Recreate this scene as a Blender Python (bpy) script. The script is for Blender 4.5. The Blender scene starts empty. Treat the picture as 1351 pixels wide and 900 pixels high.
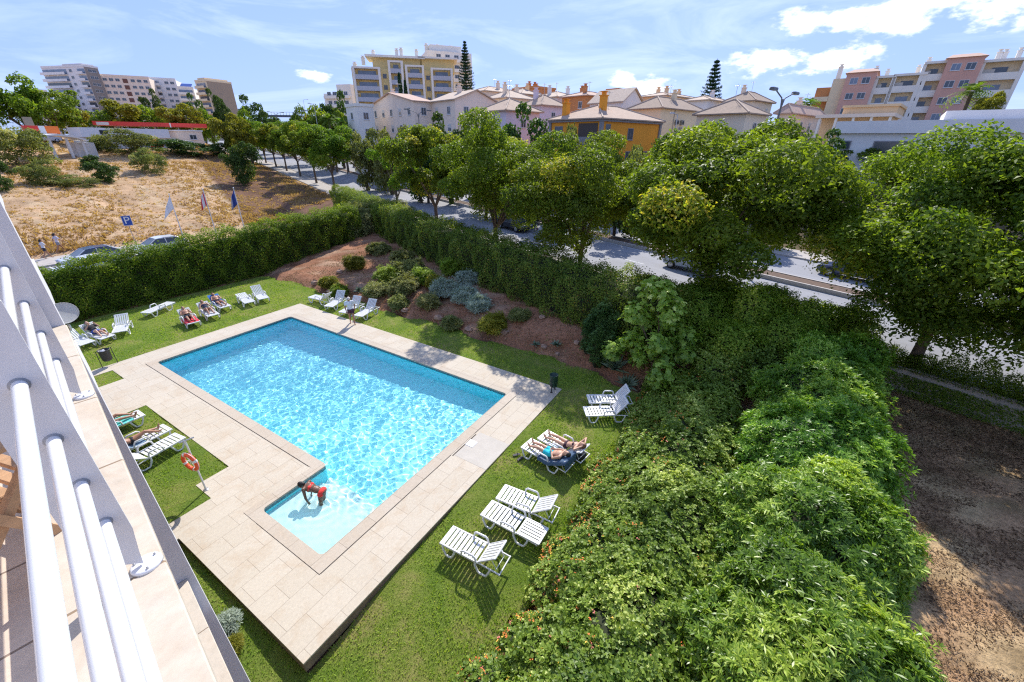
import bpy, math, random
import numpy as np

# ------------------------------------------------------------ camera, sky, sun, exposure
C = bpy.context.scene.collection
sc = bpy.context.scene
FPX, PITCH, ROLL, CAMZ = 535.3, math.radians(26.18), math.radians(0.70), 10.0
SUN_AZ, SUN_EL = math.radians(9.0), math.radians(44.0)      # azimuth from +Y towards +X
SUN_STRENGTH, SKY_STRENGTH, EXPOSURE = 2.6, 0.15, 1.26
_cp, _sp = math.cos(PITCH), math.sin(PITCH)
FW = np.array([0, _cp, -_sp]); _u0 = np.array([0, _sp, _cp]); _r0 = np.array([1.0, 0, 0])
RT = math.cos(ROLL) * _r0 + math.sin(ROLL) * _u0
UP = -math.sin(ROLL) * _r0 + math.cos(ROLL) * _u0
cam_data = bpy.data.cameras.new('camera')
cam = bpy.data.objects.new('camera', cam_data); C.objects.link(cam); sc.camera = cam
from mathutils import Matrix, Vector
cam.matrix_world = Matrix(((RT[0], UP[0], -FW[0], 0), (RT[1], UP[1], -FW[1], 0), (RT[2], UP[2], -FW[2], CAMZ), (0, 0, 0, 1)))
cam_data.sensor_width = 36.0; cam_data.lens = 36.0 * FPX / 1351.0
cam_data.clip_start = 0.05; cam_data.clip_end = 6000.0

sc.view_settings.view_transform = 'Standard'
sc.view_settings.look = 'None'
sc.view_settings.gamma = 1.0
sc.view_settings.exposure = EXPOSURE
sc.cycles.max_bounces = 8
sc.cycles.diffuse_bounces = 4
sc.cycles.glossy_bounces = 3
sc.cycles.transmission_bounces = 6
sc.cycles.transparent_max_bounces = 12
sc.cycles.use_denoising = False
sc.cycles.filter_width = 1.2
sc.cycles.sample_clamp_indirect = 6.0

world = bpy.data.worlds.new('World'); sc.world = world; world.use_nodes = True

def N(nt, t, loc=None, **kw):
    n = nt.nodes.new(t)
    for k, v in kw.items():
        if k in n.inputs: n.inputs[k].default_value = v
        else: setattr(n, k, v)
    return n

def build_sky():
    nt = world.node_tree
    bg = nt.nodes['Background']; bg.inputs[1].default_value = SKY_STRENGTH
    sky = N(nt, 'ShaderNodeTexSky', sky_type='NISHITA', sun_disc=False)
    sky.sun_elevation = SUN_EL; sky.sun_rotation = SUN_AZ
    sky.altitude = 30; sky.air_density = 1.0; sky.dust_density = 0.6; sky.ozone_density = 2.2
    L = nt.links.new
    tc = N(nt, 'ShaderNodeTexCoord')
    # a little more blue than the model's sky, as a clear Atlantic day
    # direction -> (azimuth tan, elevation tan): clouds get flat undersides
    no = N(nt, 'ShaderNodeTexNoise', **{'Scale': 11.0, 'Detail': 8.0, 'Roughness': 0.6})
    mp = N(nt, 'ShaderNodeMapping'); mp.inputs['Scale'].default_value = (1, 1, 2.3)
    L(tc.outputs['Generated'], mp.inputs[0]); L(mp.outputs[0], no.inputs[0])
    total = None
    for (px, py, rw, rh, st) in CLOUDS:
        d = FW + RT * (px - 675.5) / FPX - UP * (py - 450) / FPX
        d = d / np.linalg.norm(d)
        side = np.cross(d, [0, 0, 1.0]); side /= np.linalg.norm(side)
        upv = np.cross(side, d)
        a = N(nt, 'ShaderNodeVectorMath', operation='DOT_PRODUCT'); L(tc.outputs['Generated'], a.inputs[0]); a.inputs[1].default_value = tuple(side / rw)
        b = N(nt, 'ShaderNodeVectorMath', operation='DOT_PRODUCT'); L(tc.outputs['Generated'], b.inputs[0]); b.inputs[1].default_value = tuple(upv / rh)
        f = N(nt, 'ShaderNodeVectorMath', operation='DOT_PRODUCT'); L(tc.outputs['Generated'], f.inputs[0]); f.inputs[1].default_value = tuple(d)
        cb = N(nt, 'ShaderNodeCombineXYZ'); L(a.outputs['Value'], cb.inputs[0]); L(b.outputs['Value'], cb.inputs[1])
        ln = N(nt, 'ShaderNodeVectorMath', operation='LENGTH'); L(cb.outputs[0], ln.inputs[0])
        m = N(nt, 'ShaderNodeMapRange'); m.inputs['From Min'].default_value = 1.0; m.inputs['From Max'].default_value = 0.0
        m.inputs['To Min'].default_value = 0.0; m.inputs['To Max'].default_value = st
        L(ln.outputs['Value'], m.inputs['Value'])
        g = N(nt, 'ShaderNodeMath', operation='GREATER_THAN'); L(f.outputs['Value'], g.inputs[0]); g.inputs[1].default_value = 0.2
        mm = N(nt, 'ShaderNodeMath', operation='MULTIPLY'); L(m.outputs[0], mm.inputs[0]); L(g.outputs[0], mm.inputs[1])
        if total is None: total = mm
        else:
            ad = N(nt, 'ShaderNodeMath', operation='MAXIMUM'); L(total.outputs[0], ad.inputs[0]); L(mm.outputs[0], ad.inputs[1]); total = ad
    # blob + noise -> coverage
    s1 = N(nt, 'ShaderNodeMath', operation='MULTIPLY_ADD'); L(no.outputs['Fac'], s1.inputs[0]); s1.inputs[1].default_value = 3.6; s1.inputs[2].default_value = -2.05
    s2 = N(nt, 'ShaderNodeMath', operation='ADD'); L(s1.outputs[0], s2.inputs[0]); L(total.outputs[0], s2.inputs[1])
    cov = N(nt, 'ShaderNodeMapRange'); cov.interpolation_type = 'SMOOTHSTEP'
    L(s2.outputs[0], cov.inputs['Value']); cov.inputs['From Min'].default_value = 0.15; cov.inputs['From Max'].default_value = 0.75
    # gate by the blob itself
    gate = N(nt, 'ShaderNodeMath', operation='MULTIPLY'); gate.use_clamp = True; L(total.outputs[0], gate.inputs[0]); gate.inputs[1].default_value = 6.0
    cg = N(nt, 'ShaderNodeMath', operation='MULTIPLY'); L(cov.outputs[0], cg.inputs[0]); L(gate.outputs[0], cg.inputs[1])
    # thin high cloud
    mp2 = N(nt, 'ShaderNodeMapping'); mp2.inputs['Scale'].default_value = (1.0, 1.0, 5.0); mp2.inputs['Rotation'].default_value = (0.15, 0.25, 0.4)
    n2 = N(nt, 'ShaderNodeTexNoise', **{'Scale': 2.6, 'Detail': 8.0, 'Roughness': 0.62, 'Distortion': 0.6})
    L(tc.outputs['Generated'], mp2.inputs[0]); L(mp2.outputs[0], n2.inputs[0])
    c2 = N(nt, 'ShaderNodeMapRange'); L(n2.outputs['Fac'], c2.inputs['Value'])
    c2.inputs['From Min'].default_value = 0.47; c2.inputs['From Max'].default_value = 0.74; c2.inputs['To Max'].default_value = 0.72
    tint = N(nt, 'ShaderNodeMix', data_type='RGBA', blend_type='MULTIPLY'); tint.inputs['Factor'].default_value = 1.0
    gm = N(nt, 'ShaderNodeGamma'); gm.inputs['Gamma'].default_value = 0.32; L(sky.outputs[0], gm.inputs['Color'])   # an even, hazy-bright dome
    L(gm.outputs[0], tint.inputs['A']); tint.inputs['B'].default_value = (0.80, 1.05, 1.86, 1)
    mx = N(nt, 'ShaderNodeMix', data_type='RGBA'); L(c2.outputs[0], mx.inputs['Factor']); L(tint.outputs['Result'], mx.inputs['A']); mx.inputs['B'].default_value = (2.7, 3.2, 4.0, 1)
    mx2 = N(nt, 'ShaderNodeMix', data_type='RGBA'); L(cg.outputs[0], mx2.inputs['Factor']); L(mx.outputs['Result'], mx2.inputs['A']); mx2.inputs['B'].default_value = (4.5, 4.6, 4.8, 1)
    L(mx2.outputs['Result'], bg.inputs[0])

CLOUDS = [  # direction (through the photograph), angular half sizes, strength
    (1180, 18, .17, .045, 1.0), (1300, 8, .12, .04, .9), (1060, 36, .075, .032, 1.1), (1015, 76, .10, .035, 1.1), (1110, 80, .09, .032, 1.1),
    (868, 106, .075, .035, 1.2), (826, 106, .05, .026, 1.1), (412, 100, .06, .018, 1.1), (970, 72, .035, .018, 1.0), (425, 90, .02, .01, .6), (845, 112, .07, .01, .8)]
build_sky()

sun_l = bpy.data.lights.new('sun', 'SUN'); sun_l.energy = SUN_STRENGTH; sun_l.angle = math.radians(0.53); sun_l.color = (1.0, 0.955, 0.88)
sun_l.cycles.is_caustics_light = True
sun = bpy.data.objects.new('sun', sun_l); C.objects.link(sun)
_sd = Vector((math.sin(SUN_AZ) * math.cos(SUN_EL), math.cos(SUN_AZ) * math.cos(SUN_EL), math.sin(SUN_EL)))
sun.rotation_euler = _sd.to_track_quat('Z', 'Y').to_euler()
sun.location = (0, 20, 60)

# ------------------------------------------------------------ frames of the place
def unit(az): return np.array([math.sin(math.radians(az)), math.cos(math.radians(az)), 0.0])
U = unit(31.5); V = unit(-58.5); ROT_UV = math.radians(58.5)          # pool, lawn, hedges: local x = U, y = V
S = unit(140.0); P = unit(50.0); ROT_SP = math.radians(-50.0)        # the avenue: local x = S (towards us), y = P (across)
LN = unit(40.6); LD = unit(-49.4); ROT_B = math.radians(49.4)        # our balcony: local x = out, y = along

def ray(x, y): return FW + RT * (x - 675.5) / FPX - UP * (y - 450) / FPX
def G(x, y, z=0.0):
    d = ray(x, y); t = (z - CAMZ) / d[2]; return np.array([0, 0, CAMZ]) + d * t
def at(x, y, Y):
    d = ray(x, y); return np.array([0, 0, CAMZ]) + d * (Y / d[1])
def uv(u, v, z=0.0): q = u * U + v * V; return np.array([q[0], q[1], z])
def sp(s, p, z=0.0): q = s * S + p * P; return np.array([q[0], q[1], z])

_zs = [-600, -300, -200, -120, -95, -80, -70, -25, 0, 60, 400]
_zz = [9.0, 8.6, 6.8, 4.5, 3.4, 2.6, 2.1, 1.25, 1.0, 0.9, 0.8]
def zr(s): return np.interp(s, _zs, _zz)
def sstep(x, a, b):
    t = np.clip((x - a) / (b - a), 0, 1); return t * t * (3 - 2 * t)
def terrain(X, Y):
    X = np.asarray(X, float); Y = np.asarray(Y, float)
    u = X * U[0] + Y * U[1]; v = X * V[0] + Y * V[1]; s = X * S[0] + Y * S[1]; p = X * P[0] + Y * P[1]
    road = zr(s)
    low = np.where(v > 2, -0.12, -0.2) + 0 * X
    low = low - 0.22 * sstep(-u, -6, 0) * 1.0
    # planted bank in the far corner
    hu = (15.2 + .317 * v) / .948
    t = np.clip((u - 16.6) / np.maximum(hu - 16.6, 1.5), 0, 1)
    bank = -0.1 + 1.35 * (t ** 0.8)
    w = sstep(v, -3.5, 1.5)
    z = low * (1 - w) + np.where(u > 16.6, bank, low) * w
    # up to the pavement of the avenue
    k = np.where(v > 1.5, sstep(p, 15.5, 20.5), (p > 24.05) * 1.0)
    z = z * (1 - k) + road * k
    # car park and dry field
    fz = np.interp(v, [33, 37, 54.4, 56, 70, 90, 110, 125, 200, 400], [0, .12, .15, .45, 2.4, 5.4, 7.9, 8.9, 9.6, 9.6])
    fz = fz + np.where(v > 56, .22 * np.sin(X * .31 + 1) * np.sin(Y * .27) + .12 * np.sin(X * .9) * np.sin(Y * .8 + 2), 0)
    kf = sstep(p, 6, 21)
    zf = fz * (1 - kf) + np.where(p > 14, road, np.minimum(fz, road + 3)) * kf
    a = sstep(v, 34.5, 38)
    z = np.where(p < 23.5, z * (1 - a) + zf * a, z)
    # rising ground beyond the avenue
    A = np.interp(p, [44, 52, 62, 75, 95, 120, 200, 400, 900], [1.2, 4.2, 6.8, 8.5, 11, 13.5, 15, 13, 9])
    A = A * (1 - sstep(-s, 90, 260)) + 10.0 * sstep(-s, 90, 260)
    kk = sstep(p, 44, 58)
    z = np.where(p > 44, road * (1 - kk) + A * kk, z)
    far = sstep(np.hypot(X, Y), 350, 1200)
    z = z * (1 - far) + 8.0 * far
    return z
def TZ(X, Y): return float(terrain(X, Y))

# ------------------------------------------------------------ object helpers
def link(o, parent=None):
    C.objects.link(o)
    if parent is not None: o.parent = parent
    return o
def tag(o, label=None, cat=None, group=None, kind=None):
    if label: o['label'] = label
    if cat: o['category'] = cat
    if group: o['group'] = group
    if kind: o['kind'] = kind
    return o
def empty(name, loc, rz=0.0, scale=1.0):
    o = bpy.data.objects.new(name, None); C.objects.link(o); o.location = tuple(map(float, loc)); o.rotation_euler = (0, 0, rz)
    o.empty_display_size = 0.2
    if scale != 1.0: o.scale = (scale,) * 3
    return o
def thing(name, label, cat, loc, rz=0.0, group=None, scale=1.0):
    return tag(empty(name, loc, rz, scale), label, cat, group)
def inst(name, me, parent=None, loc=(0, 0, 0), rz=0.0, scale=None):
    o = bpy.data.objects.new(name, me); link(o, parent); o.location = tuple(map(float, loc)); o.rotation_euler = (0, 0, rz)
    if scale is not None: o.scale = scale if hasattr(scale, '__len__') else (scale,) * 3
    return o

class MB:
    def __init__(self): self.v = []; self.f = []; self.m = []; self.sm = []
    def add(self, vs, fs, mi=0, smooth=False):
        b = len(self.v); self.v += [tuple(map(float, p)) for p in vs]
        for f in fs: self.f.append(tuple(b + i for i in f)); self.m.append(mi); self.sm.append(smooth)
        return self
    def box(self, x0, x1, y0, y1, z0, z1, mi=0):
        return self.add([(x0, y0, z0), (x1, y0, z0), (x1, y1, z0), (x0, y1, z0), (x0, y0, z1), (x1, y0, z1), (x1, y1, z1), (x0, y1, z1)],
                        [(0, 3, 2, 1), (4, 5, 6, 7), (0, 1, 5, 4), (1, 2, 6, 5), (2, 3, 7, 6), (3, 0, 4, 7)], mi)
    def bbox(self, x0, x1, y0, y1, z0, z1, b=.01, mi=0):      # box with chamfered upright and top edges
        pts = [(x0 + b, y0), (x1 - b, y0), (x1, y0 + b), (x1, y1 - b), (x1 - b, y1), (x0 + b, y1), (x0, y1 - b), (x0, y0 + b)]
        cx, cy = (x0 + x1) / 2, (y0 + y1) / 2
        vs = [(x, y, z0) for x, y in pts] + [(x, y, z1 - b) for x, y in pts]
        vs += [(x + (b if x < cx else -b) * .8, y + (b if y < cy else -b) * .8, z1) for x, y in pts]
        fs = [tuple(range(7, -1, -1)), tuple(range(16, 24))]
        for k in (0, 8):
            for i in range(8): j = (i + 1) % 8; fs.append((k + i, k + j, k + 8 + j, k + 8 + i))
        return self.add(vs, fs, mi)
    def prism(self, poly, z0, z1, mi=0):                      # poly in xy, counter-clockwise
        n = len(poly)
        vs = [(x, y, z0) for x, y in poly] + [(x, y, z1) for x, y in poly]
        fs = [tuple(range(n - 1, -1, -1)), tuple(range(n, 2 * n))] + [(i, (i + 1) % n, n + (i + 1) % n, n + i) for i in range(n)]
        return self.add(vs, fs, mi)
    def ext(self, poly, a, b, axis='y', mi=0):                # poly in the plane across axis, extruded from a to b
        n = len(poly)
        if axis == 'y': vs = [(x, a, z) for x, z in poly] + [(x, b, z) for x, z in poly]
        else: vs = [(a, y, z) for y, z in poly] + [(b, y, z) for y, z in poly]
        fs = [tuple(range(n)), tuple(range(2 * n - 1, n - 1, -1))] + [((i + 1) % n, i, n + i, n + (i + 1) % n) for i in range(n)]
        return self.add(vs, fs, mi)
    def tube(self, pts, r, n=8, mi=0, cap=True, smooth=True):
        pts = [np.array(p, float) for p in pts]; R = r if hasattr(r, '__len__') else [r] * len(pts)
        vs = []; prev = None
        for i, p in enumerate(pts):
            d = (pts[min(i + 1, len(pts) - 1)] - pts[max(i - 1, 0)]); d = d / (np.linalg.norm(d) + 1e-9)
            if prev is None:
                a = np.cross(d, [0, 0, 1.0]);
                if np.linalg.norm(a) < 1e-3: a = np.cross(d, [1.0, 0, 0])
            else: a = prev - d * (prev @ d)
            a = a / np.linalg.norm(a); prev = a; b = np.cross(d, a)
            for k in range(n):
                t = 2 * math.pi * k / n; vs.append(p + R[i] * (math.cos(t) * a + math.sin(t) * b))
        fs = []
        for i in range(len(pts) - 1):
            for k in range(n): fs.append((i * n + k, i * n + (k + 1) % n, (i + 1) * n + (k + 1) % n, (i + 1) * n + k))
        self.add(vs, fs, mi, smooth)
        if cap:
            m = len(pts) * n
            self.add(vs[:n], [tuple(range(n - 1, -1, -1))], mi); self.add(vs[m - n:m], [tuple(range(n))], mi)
        return self
    def ball(self, c, r, nu=12, nv=8, mi=0, rot=None):
        r = np.array(r if hasattr(r, '__len__') else (r, r, r), float); vs = []; c = np.array(c, float)
        for j in range(nv + 1):
            ph = math.pi * j / nv
            for i in range(nu):
                t = 2 * math.pi * i / nu
                q = np.array([math.sin(ph) * math.cos(t), math.sin(ph) * math.sin(t), math.cos(ph)]) * r
                if rot is not None: q = rot @ q
                vs.append(c + q)
        fs = []
        for j in range(nv):
            for i in range(nu): fs.append((j * nu + i, (j + 1) * nu + i, (j + 1) * nu + (i + 1) % nu, j * nu + (i + 1) % nu))
        return self.add(vs, fs, mi, True)
    def lathe(self, prof, c=(0, 0, 0), n=16, mi=0, smooth=True):
        vs = []
        for r, z in prof:
            for i in range(n): t = 2 * math.pi * i / n; vs.append((c[0] + r * math.cos(t), c[1] + r * math.sin(t), c[2] + z))
        fs = []
        for j in range(len(prof) - 1):
            for i in range(n): fs.append((j * n + i, j * n + (i + 1) % n, (j + 1) * n + (i + 1) % n, (j + 1) * n + i))
        return self.add(vs, fs, mi, smooth)
    def mesh(self, name, mats):
        me = bpy.data.meshes.new(name); me.from_pydata(self.v, [], self.f)
        for m in (mats if isinstance(mats, (list, tuple)) else [mats]): me.materials.append(m)
        me.polygons.foreach_set('material_index', self.m); me.polygons.foreach_set('use_smooth', self.sm); me.update()
        return me
    def build(self, name, mats, parent=None, loc=(0, 0, 0), rz=0.0):
        return inst(name, self.mesh(name, mats), parent, loc, rz)

def npmesh(name, V_, F_, mat, tone=None, smooth=False, col=None):
    V_ = np.ascontiguousarray(V_, dtype=np.float32); F_ = np.ascontiguousarray(F_, dtype=np.int32)
    me = bpy.data.meshes.new(name); nf, k = F_.shape
    me.vertices.add(len(V_)); me.vertices.foreach_set('co', V_.ravel())
    me.loops.add(nf * k); me.loops.foreach_set('vertex_index', F_.ravel())
    me.polygons.add(nf); me.polygons.foreach_set('loop_start', np.arange(nf, dtype=np.int32) * k)
    try: me.polygons.foreach_set('loop_total', np.full(nf, k, dtype=np.int32))
    except Exception: pass
    if smooth: me.polygons.foreach_set('use_smooth', np.ones(nf, dtype=bool))
    me.update(calc_edges=True)
    if tone is not None:
        at_ = me.attributes.new('tone', 'FLOAT', 'POINT'); at_.data.foreach_set('value', np.ascontiguousarray(tone, dtype=np.float32))
    if col is not None:
        at_ = me.attributes.new('soil', 'FLOAT_COLOR', 'POINT'); at_.data.foreach_set('color', np.ascontiguousarray(col, dtype=np.float32).ravel())
    if mat is not None: me.materials.append(mat)
    me.validate()
    return me

# ------------------------------------------------------------ materials
_mc = {}
def mat(name, base, rough=.6, var=.12, scale=6.0, bump=0.0, bscale=None, metal=0.0, spec=.5, dirt=None, dirt_amt=0.0, coord='Object', coat=0.0, stretch=(1, 1, 1)):
    if name in _mc: return _mc[name]
    m = bpy.data.materials.new(name); m.use_nodes = True; nt = m.node_tree; L = nt.links.new
    b = nt.nodes['Principled BSDF']; b.inputs['Roughness'].default_value = rough; b.inputs['Metallic'].default_value = metal
    b.inputs['Specular IOR Level'].default_value = spec; b.inputs['Coat Weight'].default_value = coat
    tc = N(nt, 'ShaderNodeTexCoord'); mp = N(nt, 'ShaderNodeMapping'); mp.inputs['Scale'].default_value = stretch; L(tc.outputs[coord], mp.inputs[0])
    no = N(nt, 'ShaderNodeTexNoise', **{'Scale': scale, 'Detail': 6.0, 'Roughness': .6}); L(mp.outputs[0], no.inputs[0])
    base = np.array(base[:3], float)
    lo = np.clip(base * (1 - var), 0, 1); hi = np.clip(base * (1 + var), 0, 1)
    cr = N(nt, 'ShaderNodeMix', data_type='RGBA'); cr.inputs['A'].default_value = (*lo, 1); cr.inputs['B'].default_value = (*hi, 1)
    mr = N(nt, 'ShaderNodeMapRange'); L(no.outputs['Fac'], mr.inputs['Value']); mr.inputs['From Min'].default_value = .3; mr.inputs['From Max'].default_value = .7
    L(mr.outputs[0], cr.inputs['Factor']); out = cr.outputs['Result']
    if dirt is not None:
        n2 = N(nt, 'ShaderNodeTexNoise', **{'Scale': scale * .35, 'Detail': 8.0, 'Roughness': .7}); L(mp.outputs[0], n2.inputs[0])
        m2 = N(nt, 'ShaderNodeMapRange'); L(n2.outputs['Fac'], m2.inputs['Value']); m2.inputs['From Min'].default_value = .5; m2.inputs['From Max'].default_value = .75; m2.inputs['To Max'].default_value = dirt_amt
        x = N(nt, 'ShaderNodeMix', data_type='RGBA'); L(m2.outputs[0], x.inputs['Factor']); L(out, x.inputs['A']); x.inputs['B'].default_value = (*dirt, 1); out = x.outputs['Result']
    L(out, b.inputs['Base Color'])
    if bump > 0:
        nb = N(nt, 'ShaderNodeTexNoise', **{'Scale': bscale or scale * 4, 'Detail': 5.0}); L(mp.outputs[0], nb.inputs[0])
        bp = N(nt, 'ShaderNodeBump', **{'Strength': bump, 'Distance': .02}); L(nb.outputs['Fac'], bp.inputs['Height']); L(bp.outputs[0], b.inputs['Normal'])
    _mc[name] = m
    return m

LEAF_GAIN = 1.65
def leafmat(name, c0, c1, c2=None, trans=.3, rough=.5, spec=.4):
    """green leaves: the mesh attribute 'tone' picks each leaf's own colour"""
    if name in _mc: return _mc[name]
    m = bpy.data.materials.new(name); m.use_nodes = True; nt = m.node_tree; L = nt.links.new
    b = nt.nodes['Principled BSDF']; out = nt.nodes['Material Output']
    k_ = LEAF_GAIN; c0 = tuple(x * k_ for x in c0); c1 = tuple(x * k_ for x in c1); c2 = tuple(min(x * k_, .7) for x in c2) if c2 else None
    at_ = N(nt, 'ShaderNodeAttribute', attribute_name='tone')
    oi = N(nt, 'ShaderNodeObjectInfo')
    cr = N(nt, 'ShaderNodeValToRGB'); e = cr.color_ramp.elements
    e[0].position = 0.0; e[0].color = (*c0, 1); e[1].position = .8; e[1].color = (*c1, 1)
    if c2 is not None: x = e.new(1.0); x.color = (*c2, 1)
    L(at_.outputs['Fac'], cr.inputs[0])
    hs = N(nt, 'ShaderNodeHueSaturation'); L(cr.outputs[0], hs.inputs['Color'])
    mr = N(nt, 'ShaderNodeMapRange'); L(oi.outputs['Random'], mr.inputs['Value']); mr.inputs['To Min'].default_value = .488; mr.inputs['To Max'].default_value = .508; L(mr.outputs[0], hs.inputs['Hue'])
    m3 = N(nt, 'ShaderNodeMapRange'); L(oi.outputs['Random'], m3.inputs['Value']); m3.inputs['To Min'].default_value = .88; m3.inputs['To Max'].default_value = 1.12; L(m3.outputs[0], hs.inputs['Value'])
    L(hs.outputs[0], b.inputs['Base Color']); b.inputs['Roughness'].default_value = rough; b.inputs['Specular IOR Level'].default_value = spec
    tr = N(nt, 'ShaderNodeBsdfTranslucent')
    g = N(nt, 'ShaderNodeMix', data_type='RGBA', blend_type='MULTIPLY'); g.inputs['Factor'].default_value = 1; L(hs.outputs[0], g.inputs['A']); g.inputs['B'].default_value = (1.7, 1.7, .6, 1)
    L(g.outputs['Result'], tr.inputs[0])
    ms = N(nt, 'ShaderNodeMixShader'); ms.inputs[0].default_value = trans; L(b.outputs[0], ms.inputs[1]); L(tr.outputs[0], ms.inputs[2]); L(ms.outputs[0], out.inputs[0])
    _mc[name] = m
    return m

# stone paving with thin joints and stained slabs
def tile_mat(name, c, c2, bw, bh, off=.5, joint=(.2, .16, .12), bias=0.0, stain=.25, jw=.006):
    m = bpy.data.materials.new(name); m.use_nodes = True; nt = m.node_tree; L = nt.links.new; b = nt.nodes['Principled BSDF']
    tc = N(nt, 'ShaderNodeTexCoord'); br = N(nt, 'ShaderNodeTexBrick'); br.offset = off; L(tc.outputs['Object'], br.inputs[0])
    br.inputs['Scale'].default_value = 1.0; br.inputs['Brick Width'].default_value = bw; br.inputs['Row Height'].default_value = bh
    br.inputs['Mortar Size'].default_value = jw; br.inputs['Mortar Smooth'].default_value = .3; br.inputs['Bias'].default_value = bias
    br.inputs['Color1'].default_value = (*c, 1); br.inputs['Color2'].default_value = (*c2, 1); br.inputs['Mortar'].default_value = (*joint, 1)
    no = N(nt, 'ShaderNodeTexNoise', **{'Scale': 1.3, 'Detail': 9.0, 'Roughness': .7, 'Distortion': .8}); L(tc.outputs['Object'], no.inputs[0])
    mr = N(nt, 'ShaderNodeMapRange'); L(no.outputs['Fac'], mr.inputs['Value']); mr.inputs['From Min'].default_value = .48; mr.inputs['From Max'].default_value = .72; mr.inputs['To Max'].default_value = stain
    x = N(nt, 'ShaderNodeMix', data_type='RGBA'); L(mr.outputs[0], x.inputs['Factor']); L(br.outputs['Color'], x.inputs['A']); x.inputs['B'].default_value = (.42, .29, .17, 1)
    n3 = N(nt, 'ShaderNodeTexNoise', **{'Scale': 14.0, 'Detail': 6.0, 'Roughness': .7}); L(tc.outputs['Object'], n3.inputs[0])
    m3 = N(nt, 'ShaderNodeMapRange'); L(n3.outputs['Fac'], m3.inputs['Value']); m3.inputs['From Min'].default_value = .3; m3.inputs['From Max'].default_value = .7; m3.inputs['To Min'].default_value = .88; m3.inputs['To Max'].default_value = 1.06
    y = N(nt, 'ShaderNodeMix', data_type='RGBA', blend_type='MULTIPLY'); y.inputs['Factor'].default_value = 1; L(x.outputs['Result'], y.inputs['A']); L(m3.outputs[0], y.inputs['B'])
    L(y.outputs['Result'], b.inputs['Base Color']); b.inputs['Roughness'].default_value = .75; b.inputs['Specular IOR Level'].default_value = .3
    bp = N(nt, 'ShaderNodeBump', **{'Strength': .5, 'Distance': .01}); L(br.outputs['Fac'], bp.inputs['Height']); bp.invert = True; L(bp.outputs[0], b.inputs['Normal'])
    return m

M = {}
M['white_plastic'] = mat('white plastic', (.70, .70, .69), .38, .03, 8)
M['white_paint'] = mat('white paint', (.72, .72, .73), .30, .02, 5, coat=.3)
M['plate_grey'] = mat('post steel paint', (.62, .62, .64), .45, .03, 5)
M['render_wall'] = mat('white rendered wall', (.62, .61, .63), .85, .04, 3, bump=.12, bscale=60, dirt=(.45, .40, .38), dirt_amt=.25)
M['sill'] = tile_mat('limestone sill', (.60, .535, .445), (.575, .505, .41), 3.0, .8, .0, (.25, .18, .12), stain=.5)
M['bal_floor'] = tile_mat('balcony floor tiles', (.66, .55, .45), (.62, .51, .42), .45, .45, .0, (.25, .19, .15), stain=.2)
M['deck'] = tile_mat('limestone paving', (.54, .475, .38), (.51, .445, .35), .95, .64, .5, (.37, .31, .24), stain=.45, jw=.006)
M['coping'] = tile_mat('limestone coping', (.50, .43, .345), (.47, .40, .315), 1.0, 1.0, .0, (.3, .24, .18), stain=.3)
M['deck_side'] = mat('deck riser', (.20, .14, .10), .9, .3, 4, bump=.3)
M['groove'] = mat('drain slot', (.05, .04, .035), .8, .2, 20)
M['steel'] = mat('steel', (.45, .45, .46), .35, .1, 20, metal=.8)
M['black'] = mat('black metal', (.025, .027, .03), .45, .3, 20)
M['glass'] = mat('dark window glass', (.055, .065, .08), .12, .3, .6, spec=.8)
M['glass_blue'] = mat('bluish window glass', (.16, .20, .27), .15, .3, .6, spec=.8)
M['rubber'] = mat('tyre rubber', (.02, .02, .02), .8, .2, 30)
# ------------------------------------------------------------ ground
def ground_mat():
    m = bpy.data.materials.new('bare ground'); m.use_nodes = True; nt = m.node_tree; L = nt.links.new; b = nt.nodes['Principled BSDF']
    a = N(nt, 'ShaderNodeAttribute', attribute_name='soil'); tc = N(nt, 'ShaderNodeTexCoord')
    n1 = N(nt, 'ShaderNodeTexNoise', **{'Scale': .55, 'Detail': 10.0, 'Roughness': .72}); L(tc.outputs['Object'], n1.inputs[0])
    n2 = N(nt, 'ShaderNodeTexNoise', **{'Scale': 9.0, 'Detail': 8.0, 'Roughness': .75}); L(tc.outputs['Object'], n2.inputs[0])
    r1 = N(nt, 'ShaderNodeMapRange'); L(n1.outputs['Fac'], r1.inputs['Value']); r1.inputs['From Min'].default_value = .35; r1.inputs['From Max'].default_value = .65; r1.inputs['To Min'].default_value = .72; r1.inputs['To Max'].default_value = 1.25
    r2 = N(nt, 'ShaderNodeMapRange'); L(n2.outputs['Fac'], r2.inputs['Value']); r2.inputs['From Min'].default_value = .3; r2.inputs['From Max'].default_value = .7; r2.inputs['To Min'].default_value = .55; r2.inputs['To Max'].default_value = 1.4
    mu = N(nt, 'ShaderNodeMath', operation='MULTIPLY'); L(r1.outputs[0], mu.inputs[0]); L(r2.outputs[0], mu.inputs[1])
    x = N(nt, 'ShaderNodeMix', data_type='RGBA', blend_type='MULTIPLY'); x.inputs['Factor'].default_value = 1; L(a.outputs['Color'], x.inputs['A']); L(mu.outputs[0], x.inputs['B'])
    L(x.outputs['Result'], b.inputs['Base Color']); b.inputs['Roughness'].default_value = .95; b.inputs['Specular IOR Level'].default_value = .1
    bp = N(nt, 'ShaderNodeBump', **{'Strength': .9, 'Distance': .08}); L(n2.outputs['Fac'], bp.inputs['Height']); L(bp.outputs[0], b.inputs['Normal'])
    return m
M['ground'] = ground_mat()

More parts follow.
